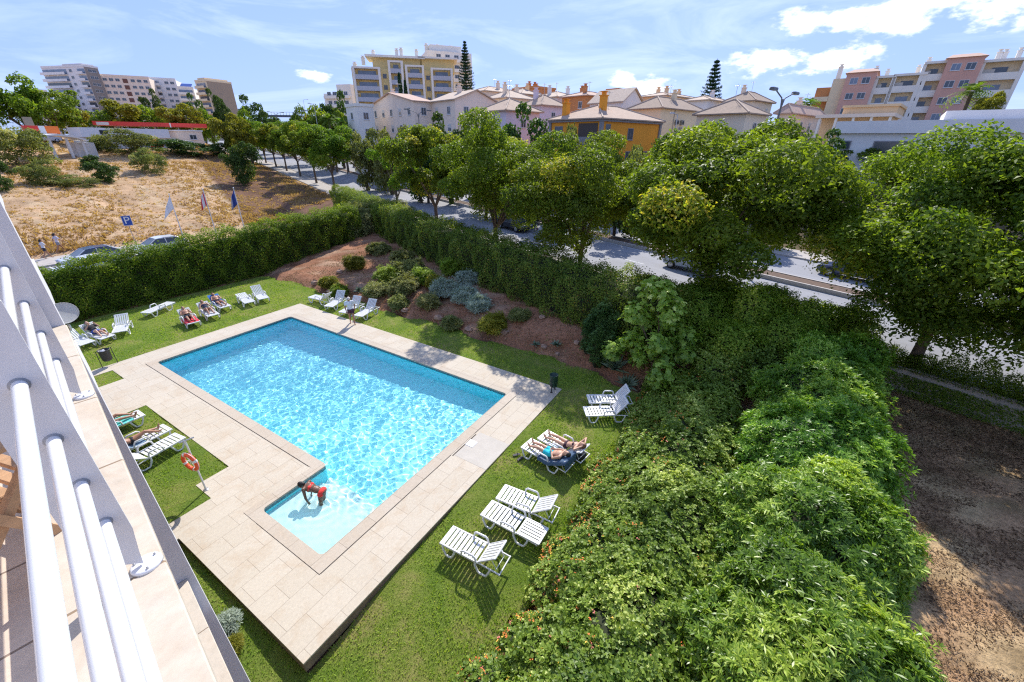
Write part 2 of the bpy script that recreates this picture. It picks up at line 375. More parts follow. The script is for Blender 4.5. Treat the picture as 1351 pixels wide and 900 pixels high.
def rr(a, b, st): return list(np.arange(a, b, st))
def build_ground():
    ss = [-5000, -3000, -2000, -1200, -800, -600] + rr(-500, -200, 20) + rr(-200, -130, 5) + rr(-130, -60, 1.5) + rr(-60, 12, .75) + rr(12, 60, 4) + [60, 100, 160, 300, 600, 1200, 3000]
    ps = [-3000, -1500, -800, -400, -250, -180] + rr(-140, -60, 8) + rr(-60, -12, 2) + rr(-12, 23.3, .75) + [23.3, 24.0, 24.1, 24.6] + rr(25.5, 60, 1.5) + rr(60, 140, 4) + rr(140, 400, 20) + [400, 600, 1000, 2000, 4000]
    ss = np.array(ss); ps = np.array(ps); Sg, Pg = np.meshgrid(ss, ps)
    X = Sg * S[0] + Pg * P[0]; Y = Sg * S[1] + Pg * P[1]; Z = terrain(X, Y)
    rng = np.random.default_rng(1)
    u = X * U[0] + Y * U[1]; v = X * V[0] + Y * V[1]; R_ = np.hypot(X, Y)
    near = (R_ < 160) & ~((u > 0) & (u < 17) & (v > 2) & (v < 34)) & ~((Pg > 20) & (Pg < 46)) & ~((v > 36) & (v < 55.5) & (Pg < 18))
    Z = Z + near * rng.normal(0, .045, Z.shape)
    # under the pool deck the ground drops away
    hole = (u > 2.2) & (u < 14.0) & (v > 6.6) & (v < 25.2)
    Z = np.where(hole, -3.0, Z)
    lawn = (u > -6) & (u < 17) & (v > 2.5) & (v < 34)
    Z = np.where(lawn & ~hole, np.minimum(Z, -.5), Z)
    road = (Pg > 24.1) & (Pg < 44); Z = np.where(road, Z - .05, Z)
    park = (v > 36.5) & (v < 55.4) & (Pg < 20) & (u > -10); Z = np.where(park, Z - .15, Z)
    col = np.zeros(X.shape + (4,)); col[..., 3] = 1
    def setc(mask, c): col[mask, :3] = c
    setc(np.ones(X.shape, bool), (.16, .14, .09))
    setc((v > 34), (.47, .31, .18))
    fm = (v > 54) & (R_ < 170); h = rng.random(X.shape)
    col[fm & (h < .25), :3] = (.40, .265, .15); col[fm & (h > .8), :3] = (.48, .35, .215)
    setc((Pg > 8) & (Pg < 21) & (v > 36) & (R_ < 130), (.17, .095, .06))
    setc((Pg < 24.1) & (v <= 36) & (v > -1), (.34, .17, .10)); bm = (Pg < 24.1) & (v <= 36) & (v > -1); col[bm & (h < .2), :3] = (.26, .12, .065); col[bm & (h > .75), :3] = (.38, .24, .155)
    setc((v <= -1) & (Pg < 24.1), (.50, .31, .17))
    hm = (v <= -4) & (Pg < 24.1); col[hm & (h > .75), :3] = (.55, .39, .21); col[hm & (h < .12), :3] = (.26, .18, .09)
    setc((Pg > 44) & (Pg < 60), (.13, .10, .055))
    n, mth = X.shape[1], X.shape[0]
    Vv = np.stack([X, Y, Z], -1).reshape(-1, 3)
    j, i = np.meshgrid(np.arange(mth - 1), np.arange(n - 1), indexing='ij'); a = (j * n + i).ravel()
    F = np.stack([a, a + 1, a + 1 + n, a + n], -1)
    me = npmesh('ground', Vv, F, M['ground'], col=col.reshape(-1, 4), smooth=True)
    return tag(inst('ground', me), kind='structure')
build_ground()

# ------------------------------------------------------------ lawn (local frame u, v)
PAT = [(-6, 4.25, 23.55, 24.95), (-6, 3.9, 13.6, 20.2), (-6, 2.9, 12.62, 13.6)]
def in_deck(u, v):
    d = (u > 1.74) & (u < 14.42) & (v > 6.14) & (v < 25.68)
    d |= (u > -6) & (u <= 1.8) & (v > 11.9) & (v < 25.68)
    for (a, b, c, e) in PAT: d &= ~((u > a) & (u < b) & (v > c) & (v < e))
    return d
def lawn_z(u, v):
    z = -.035 - .17 * sstep(-u, -4.5, -1.5) * (v < 12.3) - .20 * sstep(-v, -9.5, -5.8) * sstep(-u, -10, -2)
    inpatch = (u < 4.3) & (v > 12.5) & (v < 25.1)
    return np.where(inpatch, -.03, z)
def foot_u(v): return 16.75 + .22 * np.sin(v * .9) + .15 * np.sin(v * 2.3 + 1) - 1.2 * sstep(-v, -5.5, -2.5)
def right_v(u): return 2.75 + .15 * np.sin(u * 1.7)
def lawn_mat():
    m = bpy.data.materials.new('mown grass'); m.use_nodes = True; nt = m.node_tree; L = nt.links.new; b = nt.nodes['Principled BSDF']
    tc = N(nt, 'ShaderNodeTexCoord')
    n1 = N(nt, 'ShaderNodeTexNoise', **{'Scale': .5, 'Detail': 7.0, 'Roughness': .68, 'Distortion': .5}); n2 = N(nt, 'ShaderNodeTexNoise', **{'Scale': 34.0, 'Detail': 5.0, 'Roughness': .75})
    L(tc.outputs['Object'], n1.inputs[0]); L(tc.outputs['Object'], n2.inputs[0])
    cr = N(nt, 'ShaderNodeValToRGB'); e = cr.color_ramp.elements; e[0].position = .40; e[0].color = (.115, .175, .024, 1); e[1].position = .66; e[1].color = (.27, .235, .085, 1)
    q = e.new(.52); q.color = (.175, .215, .04, 1)
    L(n1.outputs['Fac'], cr.inputs[0])
    r2 = N(nt, 'ShaderNodeMapRange'); L(n2.outputs['Fac'], r2.inputs['Value']); r2.inputs['From Min'].default_value = .3; r2.inputs['From Max'].default_value = .7; r2.inputs['To Min'].default_value = .45; r2.inputs['To Max'].default_value = 1.45
    x = N(nt, 'ShaderNodeMix', data_type='RGBA', blend_type='MULTIPLY'); x.inputs['Factor'].default_value = 1; L(cr.outputs[0], x.inputs['A']); L(r2.outputs[0], x.inputs['B'])
    L(x.outputs['Result'], b.inputs['Base Color']); b.inputs['Roughness'].default_value = .9; b.inputs['Specular IOR Level'].default_value = .15
    bp = N(nt, 'ShaderNodeBump', **{'Strength': 1.0, 'Distance': .035}); L(n2.outputs['Fac'], bp.inputs['Height']); L(bp.outputs[0], b.inputs['Normal'])
    return m
def build_lawn():
    us = sorted(set([round(float(a), 3) for a in np.arange(-6, 19.01, .25)] + [1.74, 14.42, 3.9, 2.9, 4.25, 1.8]))
    vs = sorted(set([round(float(a), 3) for a in np.arange(1.5, 35.01, .25)] + [6.14, 25.68, 11.9, 12.62, 13.6, 20.2, 23.55, 24.95]))
    us = np.array(us); vs = np.array(vs); Ug, Vg = np.meshgrid(us, vs)
    Z = lawn_z(Ug, Vg) + .02 * np.sin(Ug * 1.9) * np.sin(Vg * 1.3)
    cu = (Ug[:-1, :-1] + Ug[1:, 1:]) / 2; cv = (Vg[:-1, :-1] + Vg[1:, 1:]) / 2
    keep = ~in_deck(cu, cv) & (cu < foot_u(cv)) & (cv > right_v(cu)) & (cv < 33.9)
    n = len(us); j, i = np.nonzero(keep); a = j * n + i
    F = np.stack([a, a + 1, a + 1 + n, a + n], -1)
    me = npmesh('lawn', np.stack([Ug, Vg, Z], -1).reshape(-1, 3), F, lawn_mat(), smooth=True)
    tag(inst('lawn', me, rz=ROT_UV), kind='structure')
    # mown blades
    rng = np.random.default_rng(5)
    nb = 230000
    u = rng.uniform(-3, 17, nb); v = 2.6 + (rng.random(nb) ** 1.7) * 31
    ok = ~in_deck(u, v) & (u < foot_u(v)) & (v > right_v(u) - .1) & (v < 33.9)
    ok &= (u > 0.5) | (v > 11)
    u, v = u[ok], v[ok]; n = len(u)
    z = lawn_z(u, v)
    h = rng.uniform(.03, .075, n); a = rng.uniform(0, 6.28, n); w = rng.uniform(.006, .012, n) * (1 + np.hypot(u, v) * .05); ln = rng.normal(0, .03, (n, 2))
    p0 = np.stack([u - w * np.cos(a), v - w * np.sin(a), z - .005], -1); p1 = np.stack([u + w * np.cos(a), v + w * np.sin(a), z - .005], -1); p2 = np.stack([u + ln[:, 0], v + ln[:, 1], z + h], -1)
    Vv = np.stack([p0, p1, p2], 1).reshape(-1, 3); F = np.arange(n * 3).reshape(-1, 3)
    patch = .5 + .5 * np.sin(u * .8 + 2 * np.sin(v * .35)) * np.sin(v * .7 + u * .3)
    tone = np.clip(rng.random(n) * .55 + patch * .45 * rng.random(n) + .05, 0, 1)
    me = npmesh('grass_blades', Vv, F, leafmat('grass blades', (.08, .155, .016), (.225, .285, .05), (.38, .32, .14), .35, .6, .2), tone=np.repeat(tone, 3))
    tag(inst('grass', me, rz=ROT_UV), 'short mown green grass of the lawn round the pool', 'grass', kind='stuff')
build_lawn()

# ------------------------------------------------------------ deck, pool, water
def build_pool():
    deck = thing('pool_deck', None, None, (0, 0, 0), ROT_UV); tag(deck, kind='structure')
    Z0, Z1 = -.32, 0.0
    rects = [(1.72, 3.14, 6.15, 11.84), (3.14, 5.35, 10.5 + .72, 11.84), (3.14, 13.12, 6.15, 7.62), (13.12, 14.4, 6.15, 25.7),
             (5.35, 13.12, 24.42, 25.7), (3.9, 5.35, 11.84, 25.7), (-6, 3.9, 20.2, 23.55), (-6, 3.9, 24.95, 25.7), (2.9, 3.9, 11.84, 13.6), (-6, 2.9, 11.84, 12.62), (3.9, 4.25, 20.2, 23.55)]
    # one sheet made of butted rectangles on a shared grid
    xs = sorted({a for r in rects for a in r[:2]} | {4.25}); ys = sorted({a for r in rects for a in r[2:]})
    def solid(x, y):
        if 3.9 < x < 4.25 and 23.55 < y < 24.95: return False
        return any(a < x < b and c < y < d for a, b, c, d in rects)
    mb = MB(); side = MB()
    g = {}
    for i in range(len(xs) - 1):
        for j in range(len(ys) - 1): g[i, j] = solid((xs[i] + xs[i + 1]) / 2, (ys[j] + ys[j + 1]) / 2)
    for (i, j), s_ in g.items():
        if not s_: continue
        x0, x1, y0, y1 = xs[i], xs[i + 1], ys[j], ys[j + 1]
        mb.add([(x0, y0, Z1), (x1, y0, Z1), (x1, y1, Z1), (x0, y1, Z1)], [(0, 1, 2, 3)])
        for di, dj, e in ((-1, 0, ((x0, y1), (x0, y0))), (1, 0, ((x1, y0), (x1, y1))), (0, -1, ((x0, y0), (x1, y0))), (0, 1, ((x1, y1), (x0, y1)))):
            if not g.get((i + di, j + dj), False):
                (a, b), (c, d) = e; k = .045
                mb.add([(a, b, Z1 - k), (c, d, Z1 - k), (c, d, Z1), (a, b, Z1)], [(0, 1, 2, 3)])
                side.add([(a, b, Z0), (c, d, Z0), (c, d, Z1 - k), (a, b, Z1 - k)], [(0, 1, 2, 3)])
    mb.build('paving', M['deck'], deck); side.build('riser', M['deck_side'], deck)
    # drain slots
    gr = MB(); w = .022
    def slot(u0, v0, u1, v1): gr.box(min(u0, u1) - w, max(u0, u1) + w, min(v0, v1) - w, max(v0, v1) + w, -.02, .004)
    slot(5.35, 11.35, 5.35, 24.3); slot(3.15, 7.63, 3.15, 10.5); slot(3.19, 7.62, 8.35, 7.62); slot(9.8, 7.62, 12.76, 7.62); slot(8.4, 7.62 - .08, 9.74, 7.62 - .08)
    gr.build('drain_slot', M['groove'], deck)
    b = MB(); b.bbox(9.08, 9.42, 7.2, 7.54, .001, .018, .012)
    o = b.build('skimmer_lid', M['white_plastic'], deck)
    for (u0, v0) in ((5.02, 11.55), (5.02, 17.9)):
        b = MB(); b.bbox(u0 - .0 + .38, u0 + .52, v0, v0 + .16, .001, .006, .003); t = b.build('depth_tile', mat('depth tile', (.55, .56, .56), .3), deck)
        d = MB()
        for k in range(3): d.box(u0 + .41, u0 + .49, v0 + .03 + k * .04, v0 + .045 + k * .04, .0065, .008)
        d.build('depth_figures', mat('depth figures', (.08, .09, .12), .4), t)
    # smooth lighter slabs beside the skimmer
    b = MB(); b.box(8.44, 9.94, 6.16, 7.50, -.01, .004); b.build('concrete_panel', mat('smooth concrete panel', (.47, .43, .37), .8, .08, 2, dirt=(.36, .32, .27), dirt_amt=.3), deck)

    # the pool is an L: main tank and a shallow bay
    pool = thing('swimming_pool', None, None, (0, 0, 0), ROT_UV); tag(pool, kind='structure')
    outer = [(3.49, 8.02), (12.72, 8.02), (12.72, 24.1), (5.72, 24.1), (5.72, 10.87), (3.49, 10.87)]
    cop_o = [(3.14, 7.62), (13.12, 7.62), (13.12, 24.42), (5.35, 24.42), (5.35, 11.22), (3.14, 11.22)]
    def rounded(poly, r, nseg=4):
        out = []; n = len(poly)
        for i in range(n):
            p = np.array(poly[i]); a = np.array(poly[i - 1]) - p; c = np.array(poly[(i + 1) % n]) - p
            a = a / np.linalg.norm(a); c = c / np.linalg.norm(c)
            for k in range(nseg + 1):
                t = k / nseg; q = p + a * r * (1 - t) ** 2 + c * r * t ** 2; out.append(tuple(q))
        return out
    ri = rounded(outer, .16); ro = rounded(cop_o, .001)
    cp = MB(); n = len(ri); vs = [(x, y, .012) for x, y in ro] + [(x, y, .012) for x, y in ri] + [(x, y, -.05) for x, y in ri] + [(x, y, -.05) for x, y in ro]
    fs = [(i, (i + 1) % n, n + (i + 1) % n, n + i) for i in range(n)] + [(n + i, n + (i + 1) % n, 2 * n + (i + 1) % n, 2 * n + i) for i in range(n)] + [(3 * n + i, i, (i + 1) % n, 3 * n + (i + 1) % n)[::-1] for i in range(n)]
    cp.add(vs, fs); cp.build('coping', M['coping'], pool)
    # walls
    wm = mat('pool wall paint', (.16, .80, .92), .5, .06, 3); band = mat('waterline tile band', (.05, .20, .24), .3, .3, 12)
    wl = MB(); bd = MB()
    vs = [(x, y, -.18) for x, y in ri] + [(x, y, -1.95) for x, y in ri]
    wl.add(vs, [(i, (i + 1) % n, n + (i + 1) % n, n + i)[::-1] for i in range(n)])
    vs = [(x, y, -.05) for x, y in ri] + [(x, y, -.18) for x, y in ri]; bd.add(vs, [(i, (i + 1) % n, n + (i + 1) % n, n + i)[::-1] for i in range(n)])
    bd.build('waterline_band', band, pool)
    ow = wl.build('pool_wall', wm, pool)
    # floor: shallow bay, steps, slope to the deep end
    fl = MB(); fmat = mat('pool floor paint', (.42, .92, .93), .5, .05, 2.0); smat = mat('shallow step plaster', (.66, .82, .80), .6, .05, 3)
    A = -1.15; B = -1.9
    fl.add([(5.72, 8.02, A), (12.72, 8.02, A), (12.72, 24.1, B), (5.72, 24.1, B)], [(0, 1, 2, 3)])
    of = fl.build('pool_floor', fmat, pool)
    st = MB(); st.box(3.49, 4.75, 8.02, 10.87, -1.95, -.34); st.box(4.75, 5.05, 8.02, 10.87, -1.95, -.55); st.box(5.05, 5.4, 8.02, 10.87, -1.95, -.75); st.box(5.4, 5.75, 8.02, 10.87, -1.95, -.95)
    ost = st.build('shallow_step', smat, pool)
    for o in (of, ost, ow): o.cycles.is_caustics_receiver = True
    for o in (of, ost): pass
    # water: real waves
    rng = np.random.default_rng(3)
    def grid(u0, u1, v0, v1, st_):
        us = np.linspace(u0, u1, int((u1 - u0) / st_) + 1); vs_ = np.linspace(v0, v1, int((v1 - v0) / st_) + 1); return us, vs_
    us = np.unique(np.concatenate([np.linspace(3.49, 5.72, 58), np.linspace(5.72, 12.72, 190)])); vs_ = np.unique(np.concatenate([np.linspace(8.02, 10.87, 75), np.linspace(10.87, 24.1, 360)]))
    Ug, Vg = np.meshgrid(us, vs_); Z = np.zeros_like(Ug)
    for i in range(60):
        a = rng.uniform(0, 2 * np.pi); lam = rng.uniform(.14, .52); k = 2 * np.pi / lam; ph = rng.uniform(0, 6.28)
        Z += .0022 * lam * np.sin(k * (np.cos(a) * Ug + np.sin(a) * Vg) + ph + .6 * np.sin(.7 * Ug + i))
    calm = .35 + .65 * sstep(Ug, 4.2, 6.5); Z *= calm
    r = np.hypot(Ug - 4.85, Vg - 9.95); Z += .012 * np.exp(-(r / .7) ** 2) * np.sin(r * 22) 
    keep = ~((Ug[:-1, :-1] + .001 < 5.72) & (Vg[:-1, :-1] + .001 > 10.87))
    nn = len(us); j, i = np.nonzero(keep); a = j * nn + i
    F = np.stack([a, a + 1, a + 1 + nn, a + nn], -1)
    me = npmesh('pool_water', np.stack([Ug, Vg, Z - .115], -1).reshape(-1, 3), F, None, smooth=True)
    wmat = bpy.data.materials.new('clear pool water'); wmat.use_nodes = True; b = wmat.node_tree.nodes['Principled BSDF']
    b.inputs['Base Color'].default_value = (.88, .985, 1.0, 1); b.inputs['Transmission Weight'].default_value = 1; b.inputs['Roughness'].default_value = 0; b.inputs['IOR'].default_value = 1.333
    me.materials.append(wmat)
    w = tag(inst('pool_water', me, rz=ROT_UV), kind='structure'); w.cycles.is_caustics_caster = True
build_pool()

# ------------------------------------------------------------ avenue, car park
def strip(name, mat_, p0, p1, dz, s0=-420, s1=60, kerb=None, thick=.0):
    ss = np.array(rr(s0, -130, 10) + rr(-130, s1 + .1, 2.5)); mb = MB(); n = len(ss)
    vs = []
    for s_ in ss:
        z = float(zr(s_)) + dz
        for p_, zz in ((p0, z), (p1, z)): vs.append((s_, p_, zz))
        if thick: vs.append((s_, p0, z - thick)); vs.append((s_, p1, z - thick))
    k = 4 if thick else 2
    fs = []
    for i in range(n - 1):
        a = i * k; b = a + k; fs.append((a, b, b + 1, a + 1))
        if thick: fs.append((a + 2, b + 2, b, a)); fs.append((a + 1, b + 1, b + 3, a + 3))
    mb.add(vs, fs)
    o = mb.build(name, mat_, None, rz=ROT_SP); return tag(o, kind='structure')
asph = mat('worn asphalt', (.255, .255, .27), .85, .10, .8, bump=.2, bscale=80, dirt=(.18, .18, .19), dirt_amt=.5, stretch=(.25, 1.6, 1))
pave = mat('pavement slabs', (.40, .36, .32), .9, .12, 2.5, bump=.2, bscale=30, dirt=(.22, .17, .13), dirt_amt=.5)
kerbm = mat('kerb stone', (.46, .42, .38), .85, .12, 5)
strip('avenue', asph, 24.6, 41.6, -.03)
strip('pavement', pave, 21.2, 24.45, .10, s0=-260, s1=-10, thick=.2)
strip('pavement', pave, 24.14, 24.45, .10, s0=-10, s1=60, thick=.2)
strip('kerb', kerbm, 24.45, 24.6, .11, thick=.25)
strip('pavement', pave, 41.75, 44.6, .10, thick=.2)
strip('kerb', kerbm, 41.6, 41.75, .11, thick=.25)
soilm = mat('median soil', (.12, .075, .05), .95, .3, 3, bump=.5)
strip('median_strip', soilm, 33.15, 34.55, .22, s0=-260, thick=.3)
strip('median_kerb', kerbm, 33.0, 33.15, .27, s0=-260, thick=.35)
strip('median_kerb', kerbm, 34.55, 34.7, .27, s0=-260, thick=.35)
lm = mat('white road line', (.55, .55, .54), .8, .2, 4)
strip('road_line', lm, 32.72, 32.84, -.026); strip('road_line', lm, 34.9, 35.02, -.026)
def dashes():
    mb = MB()
    for pp in (29.0, 38.1):
        for s_ in np.arange(-140, 30, 6.0):
            z0, z1 = float(zr(s_)) - .026, float(zr(s_ + 2)) - .026
            mb.add([(s_, pp, z0), (s_ + 2, pp, z1), (s_ + 2, pp + .12, z1), (s_, pp + .12, z0)], [(0, 1, 2, 3)])
    tag(mb.build('road_line', lm, None, rz=ROT_SP), kind='structure')
dashes()

def carpark():
    a = mat('car park asphalt', (.17, .16, .165), .9, .1, 1.2, bump=.15, bscale=60)
    mb = MB(); mb.add([(-10, 36.3, .06), (15.5, 36.3, .06), (18, 50.9, .06), (-10, 50.9, .06)], [(0, 1, 2, 3)]); tag(mb.build('car_park', a, None, rz=ROT_UV), kind='structure')
    mb = MB(); mb.box(-10, 17, 51.05, 54.3, -.3, .2); tag(mb.build('footpath', pave, None, rz=ROT_UV), kind='structure')
    mb = MB(); mb.box(-10, 17, 50.9, 51.05, -.3, .21); tag(mb.build('kerb', kerbm, None, rz=ROT_UV), kind='structure')
    mb = MB()
    for u0 in (2.2, 7.9, 13.6): mb.add([(u0, 46.2, .064), (u0 + .12, 46.2, .064), (u0 + .12, 50.85, .064), (u0, 50.85, .064)], [(0, 1, 2, 3)])
    tag(mb.build('parking_line', lm, None, rz=ROT_UV), kind='structure')
carpark()

# low retaining wall between the neighbour's plot and the avenue
def retaining():
    t = thing('retaining_wall', 'low stained concrete wall along the pavement behind the bare brown plot', 'wall', sp(0, 24.0, 0), ROT_SP)
    m_ = mat('stained concrete', (.38, .34, .29), .95, .18, 1.2, bump=.4, bscale=20, dirt=(.08, .10, .045), dirt_amt=.85)
    mb = MB(); mb.bbox(-9.5, 14, -.12, .12, -.5, .98, .02); mb.build('wall_face', m_, t)
    mb = MB(); mb.bbox(-9.5, 14, -.17, .17, .981, 1.06, .015); mb.build('capping', mat('wall capping', (.3, .27, .24), .9, .2, 3, dirt=(.08, .09, .05), dirt_amt=.5), t)
retaining()
# ------------------------------------------------------------ our building: fin wall, sills, floors, railing
def building():
    t = thing('hotel_building', 'white rendered hotel wall and limestone balcony sill at the left edge of the photo', 'building', (0, 0, 0), ROT_B)
    # fin
    b = MB(); b.box(-3.2, -.095, 4.8, 5.1, -.4, 14.0); b.build('fin_wall', M['render_wall'], t)
    b = MB(); b.box(-9, -3.2, -8, 22, -.4, 12.9); b.build('facade', M['render_wall'], t)
    for zf in (5.2, 8.4):
        b = MB(); b.box(-3.2, -.33, -4, 4.799, zf - .25, zf); b.build('balcony_floor', M['bal_floor'], t)
    b = MB(); b.box(-.36, -.12, -4, 4.799, 7.95, 8.54); b.build('parapet', M['render_wall'], t)
    b = MB(); b.box(-.45, -.20, -4, 4.799, 4.75, 5.335); b.build('parapet', M['render_wall'], t)
    b = MB(); b.bbox(-.36, -.082, -4, 4.797, 8.541, 8.60, .006); b.build('sill', M['sill'], t)
    b = MB(); b.bbox(-.48, -.165, -4, 4.797, 5.336, 5.40, .006); b.build('sill', M['sill'], t)
    b = MB(); b.box(-.42, -.19, 4.74, 4.798, 8.601, 8.85); b.build('end_skirting', mat('skirting stone', (.50, .42, .33), .8, .1, 4), t)
    # balconies of the next bay, beyond the fin
    for zf in (2.0, 5.2, 8.4):
        b = MB(); b.box(-3.2, -.5, 5.1, 22, zf - .25, zf); b.build('balcony_floor', M['bal_floor'], t)
        b = MB(); b.box(-.55, -.35, 5.101, 22, zf - .3, zf + .9); b.build('parapet', M['render_wall'], t)
    # satellite dish on the next bay
    d = thing('satellite_dish', 'pale grey round dish peeping out behind the white fin wall', 'satellite dish', LD * 11.0 + LN * -.16 + np.array([0, 0, 7.0]), ROT_B)
    b = MB(); prof = [(r, .28 * r * r) for r in np.linspace(0.001, .21, 9)]; prof += [(.22, .02)] + [(r, .28 * r * r - .012) for r in np.linspace(.21, .001, 9)]
    b.lathe(prof, n=28); o = b.build('reflector', mat('dish paint', (.60, .61, .58), .5, .06, 5), d); o.rotation_euler = (math.radians(48), math.radians(14), math.radians(-20))
    b = MB(); b.tube([(0, -.1, -.2), (0, .1, -.34), (-.12, .1, -.5)], .02); b.build('mount', M['steel'], d)
    b = MB(); b.tube([(-.25, -.1, -.1), (-.1, -.3, .1)], .01); b.build('feed_arm', M['steel'], d)
building()

def railing():
    t = thing('balcony_railing', 'white four tube balcony railing running down the left side', 'railing', LN * -.165 + np.array([0, 0, 8.60]), ROT_B)
    hs = [1.40 - .61, 1.40 - .80, 1.40 - .975, 1.40 - 1.146]
    for h in hs:
        b = MB(); b.tube([(0, -2.6, h), (0, 3.30, h)], .0160, 20); b.build('rail_tube', M['white_paint'], t)
    for y in (-1.2, 1.63, 3.27):
        b = MB(); pl = [(-.02, .06), (.03, .02), (.036, .08), (.05, .18), (.05, 1.02), (-.085, 1.02), (-.085, .26)]
        b.ext([(x, z) for x, z in pl], y - .006, y + .006, 'y'); o = b.build('post_plate', M['plate_grey'], t)
        b = MB()
        for h in hs: b.lathe([(.0225, 0), (.028, 0), (.028, .006), (.0225, .006)], n=18)
        # weld collars
        for h in hs:
            c = MB(); ring = []
            for k in range(18): a = 2 * math.pi * k / 18; ring.append((math.cos(a), math.sin(a)))
            vs = [(.0162 * x, y - .012, h + .0162 * z) for x, z in ring] + [(.0215 * x, y - .0065, h + .0215 * z) for x, z in ring]
            c.add(vs, [(i, (i + 1) % 18, 18 + (i + 1) % 18, 18 + i) for i in range(18)], 0, True)
            c.build('collar', mat('weld collar', (.3, .3, .31), .6), o)
        b = MB(); b.lathe([(.001, .012), (.04, .012), (.046, .008), (.048, .0), (.001, .0)], (.035, y, 0), 24); bd_ = b.build('base_disc', M['white_paint'], t)
        for k in range(3):
            a = k * 2.1 + .5; b = MB(); b.lathe([(.001, .017), (.0042, .017), (.0045, .011), (.001, .011)], (.035 + .034 * math.cos(a), y + .034 * math.sin(a), 0), 8); b.build('bolt', M['steel'], bd_)
railing()

def wooden_chair():
    p = G(-62, 690, 8.4 + .3)
    t = thing('wooden_chair', 'slatted wooden chair on the balcony behind the white rails', 'chair', (p[0], p[1], 8.4), ROT_B + math.radians(25))
    w = mat('teak', (.46, .27, .14), .6, .25, 3, stretch=(1, 8, 8), bump=.1)
    for y in (-.24, .24):
        b = MB(); b.ext([(-.27, 0), (-.23, 0), (.27, .60), (.23, .60)], y - .02, y + .02, 'y'); b.build('leg', w, t)
        b = MB(); b.ext([(.27, 0), (.23, 0), (-.33, .95), (-.29, .95)], y + (.03 if y > 0 else -.03) - .015, y + (.03 if y > 0 else -.03) + .015, 'y'); b.build('leg', w, t)
        b = MB(); b.bbox(-.28, .28, y - .035, y + .035, .60, .625, .008); b.build('armrest', w, t)
    b = MB()
    for k in range(8): b.bbox(-.22 + k * .058, -.18 + k * .058, -.215, .215, .40, .42, .004)
    b.build('seat', w, t)
    b = MB()
    for k in range(6):
        z = .50 + k * .075; x = -.06 - (z - .42) * .42
        b.bbox(x - .012, x + .008, -.215, .215, z, z + .05, .003)
    b.build('backrest', w, t)
    for x in (-.2, .2):
        b = MB(); b.tube([(x, -.25, .12), (x, .25, .12)], .014); b.build('stretcher', w, t)
wooden_chair()
# ------------------------------------------------------------ sun loungers
_lm = {}
HX = 1.20                                                      # hinge of the backrest
def lounger_meshes(ang):
    if ang in _lm: return _lm[ang]
    W = M['white_plastic']; d = {}
    # bed: a moulded panel with real slots across
    b = MB(); n = 9; x0 = .03; pitch = (HX - .05 - x0) / n
    for k in range(n): b.bbox(x0 + k * pitch + .017, x0 + (k + 1) * pitch - .017, -.27, .27, .335, .36, .006)
    b.bbox(0, .045, -.31, .31, .325, .365, .01)
    d['bed'] = b.mesh('bed', W)
    b = MB()
    for y in (-.325, .27): b.bbox(.0, HX + .02, y, y + .055, .318, .366, .012)
    for x in (.3, .85): b.box(x, x + .03, -.27, .27, .315, .334)
    a = math.radians(8 if ang > 10 else 0)
    for y in (-.30, .272):
        b.tube([(HX, y + .014, .325), (HX + .42, y + .014, .30), (HX + .66, y + .014, .28)], .022, 7)
    b.tube([(HX + .64, -.31, .28), (HX + .64, .31, .28)], .020, 7)
    d['frame'] = b.mesh('frame', W)
    # backrest panel, slots along its length
    b = MB(); L_ = .72; n = 6; wd = .56 / n
    for k in range(n): b.bbox(.05, L_ - .05, -.28 + k * wd + .015, -.28 + (k + 1) * wd - .015, -.010, .014, .005)
    b.bbox(0, .055, -.30, .30, -.014, .018, .008); b.bbox(L_ - .065, L_, -.30, .30, -.014, .018, .012)
    for y in (-.31, .28): b.bbox(.01, L_ - .01, y, y + .03, -.012, .020, .008)
    d['back'] = b.mesh('backrest', W)
    b = MB()
    if ang > 10:
        ra = math.radians(ang); q = (HX + .45 * math.cos(ra), .35 + .45 * math.sin(ra))
        for y in (-.2, .2): b.tube([(q[0], y, q[1] - .015), (HX + .50, y, .30)], .012, 6)
        b.tube([(HX + .50, -.22, .30), (HX + .50, .22, .30)], .012, 6)
    else: b.tube([(HX + .4, -.25, .31), (HX + .4, .25, .31)], .012, 6)
    d['brace'] = b.mesh('brace', W)
    def loop(x0, x1, sgn):
        b = MB(); y = .30 * sgn; yo = .335 * sgn
        b.tube([(x0, y, .33), (x0 + .02, yo, .24), (x0 + .10, yo, .05), (x0 + .15, yo, .022), (x1 - .15, yo, .022), (x1 - .10, yo, .05), (x1 - .02, yo, .24), (x1, y, .33)], [.030, .032, .030, .030, .030, .030, .032, .030], 8)
        return b.mesh('leg', W)
    d['legs'] = [loop(.10, .50, s) for s in (-1, 1)] + [loop(1.12, 1.58, s) for s in (-1, 1)]
    def arm(sgn):
        b = MB(); y = .315 * sgn
        b.tube([(.70, y, .34), (.735, y, .50), (.79, y, .545), (1.08, y, .545), (1.13, y, .50), (1.17, y, .34)], [.026, .028, .030, .030, .028, .026], 8)
        return b.mesh('armrest', W)
    d['arms'] = [arm(s) for s in (-1, 1)]
    _lm[ang] = d
    return d

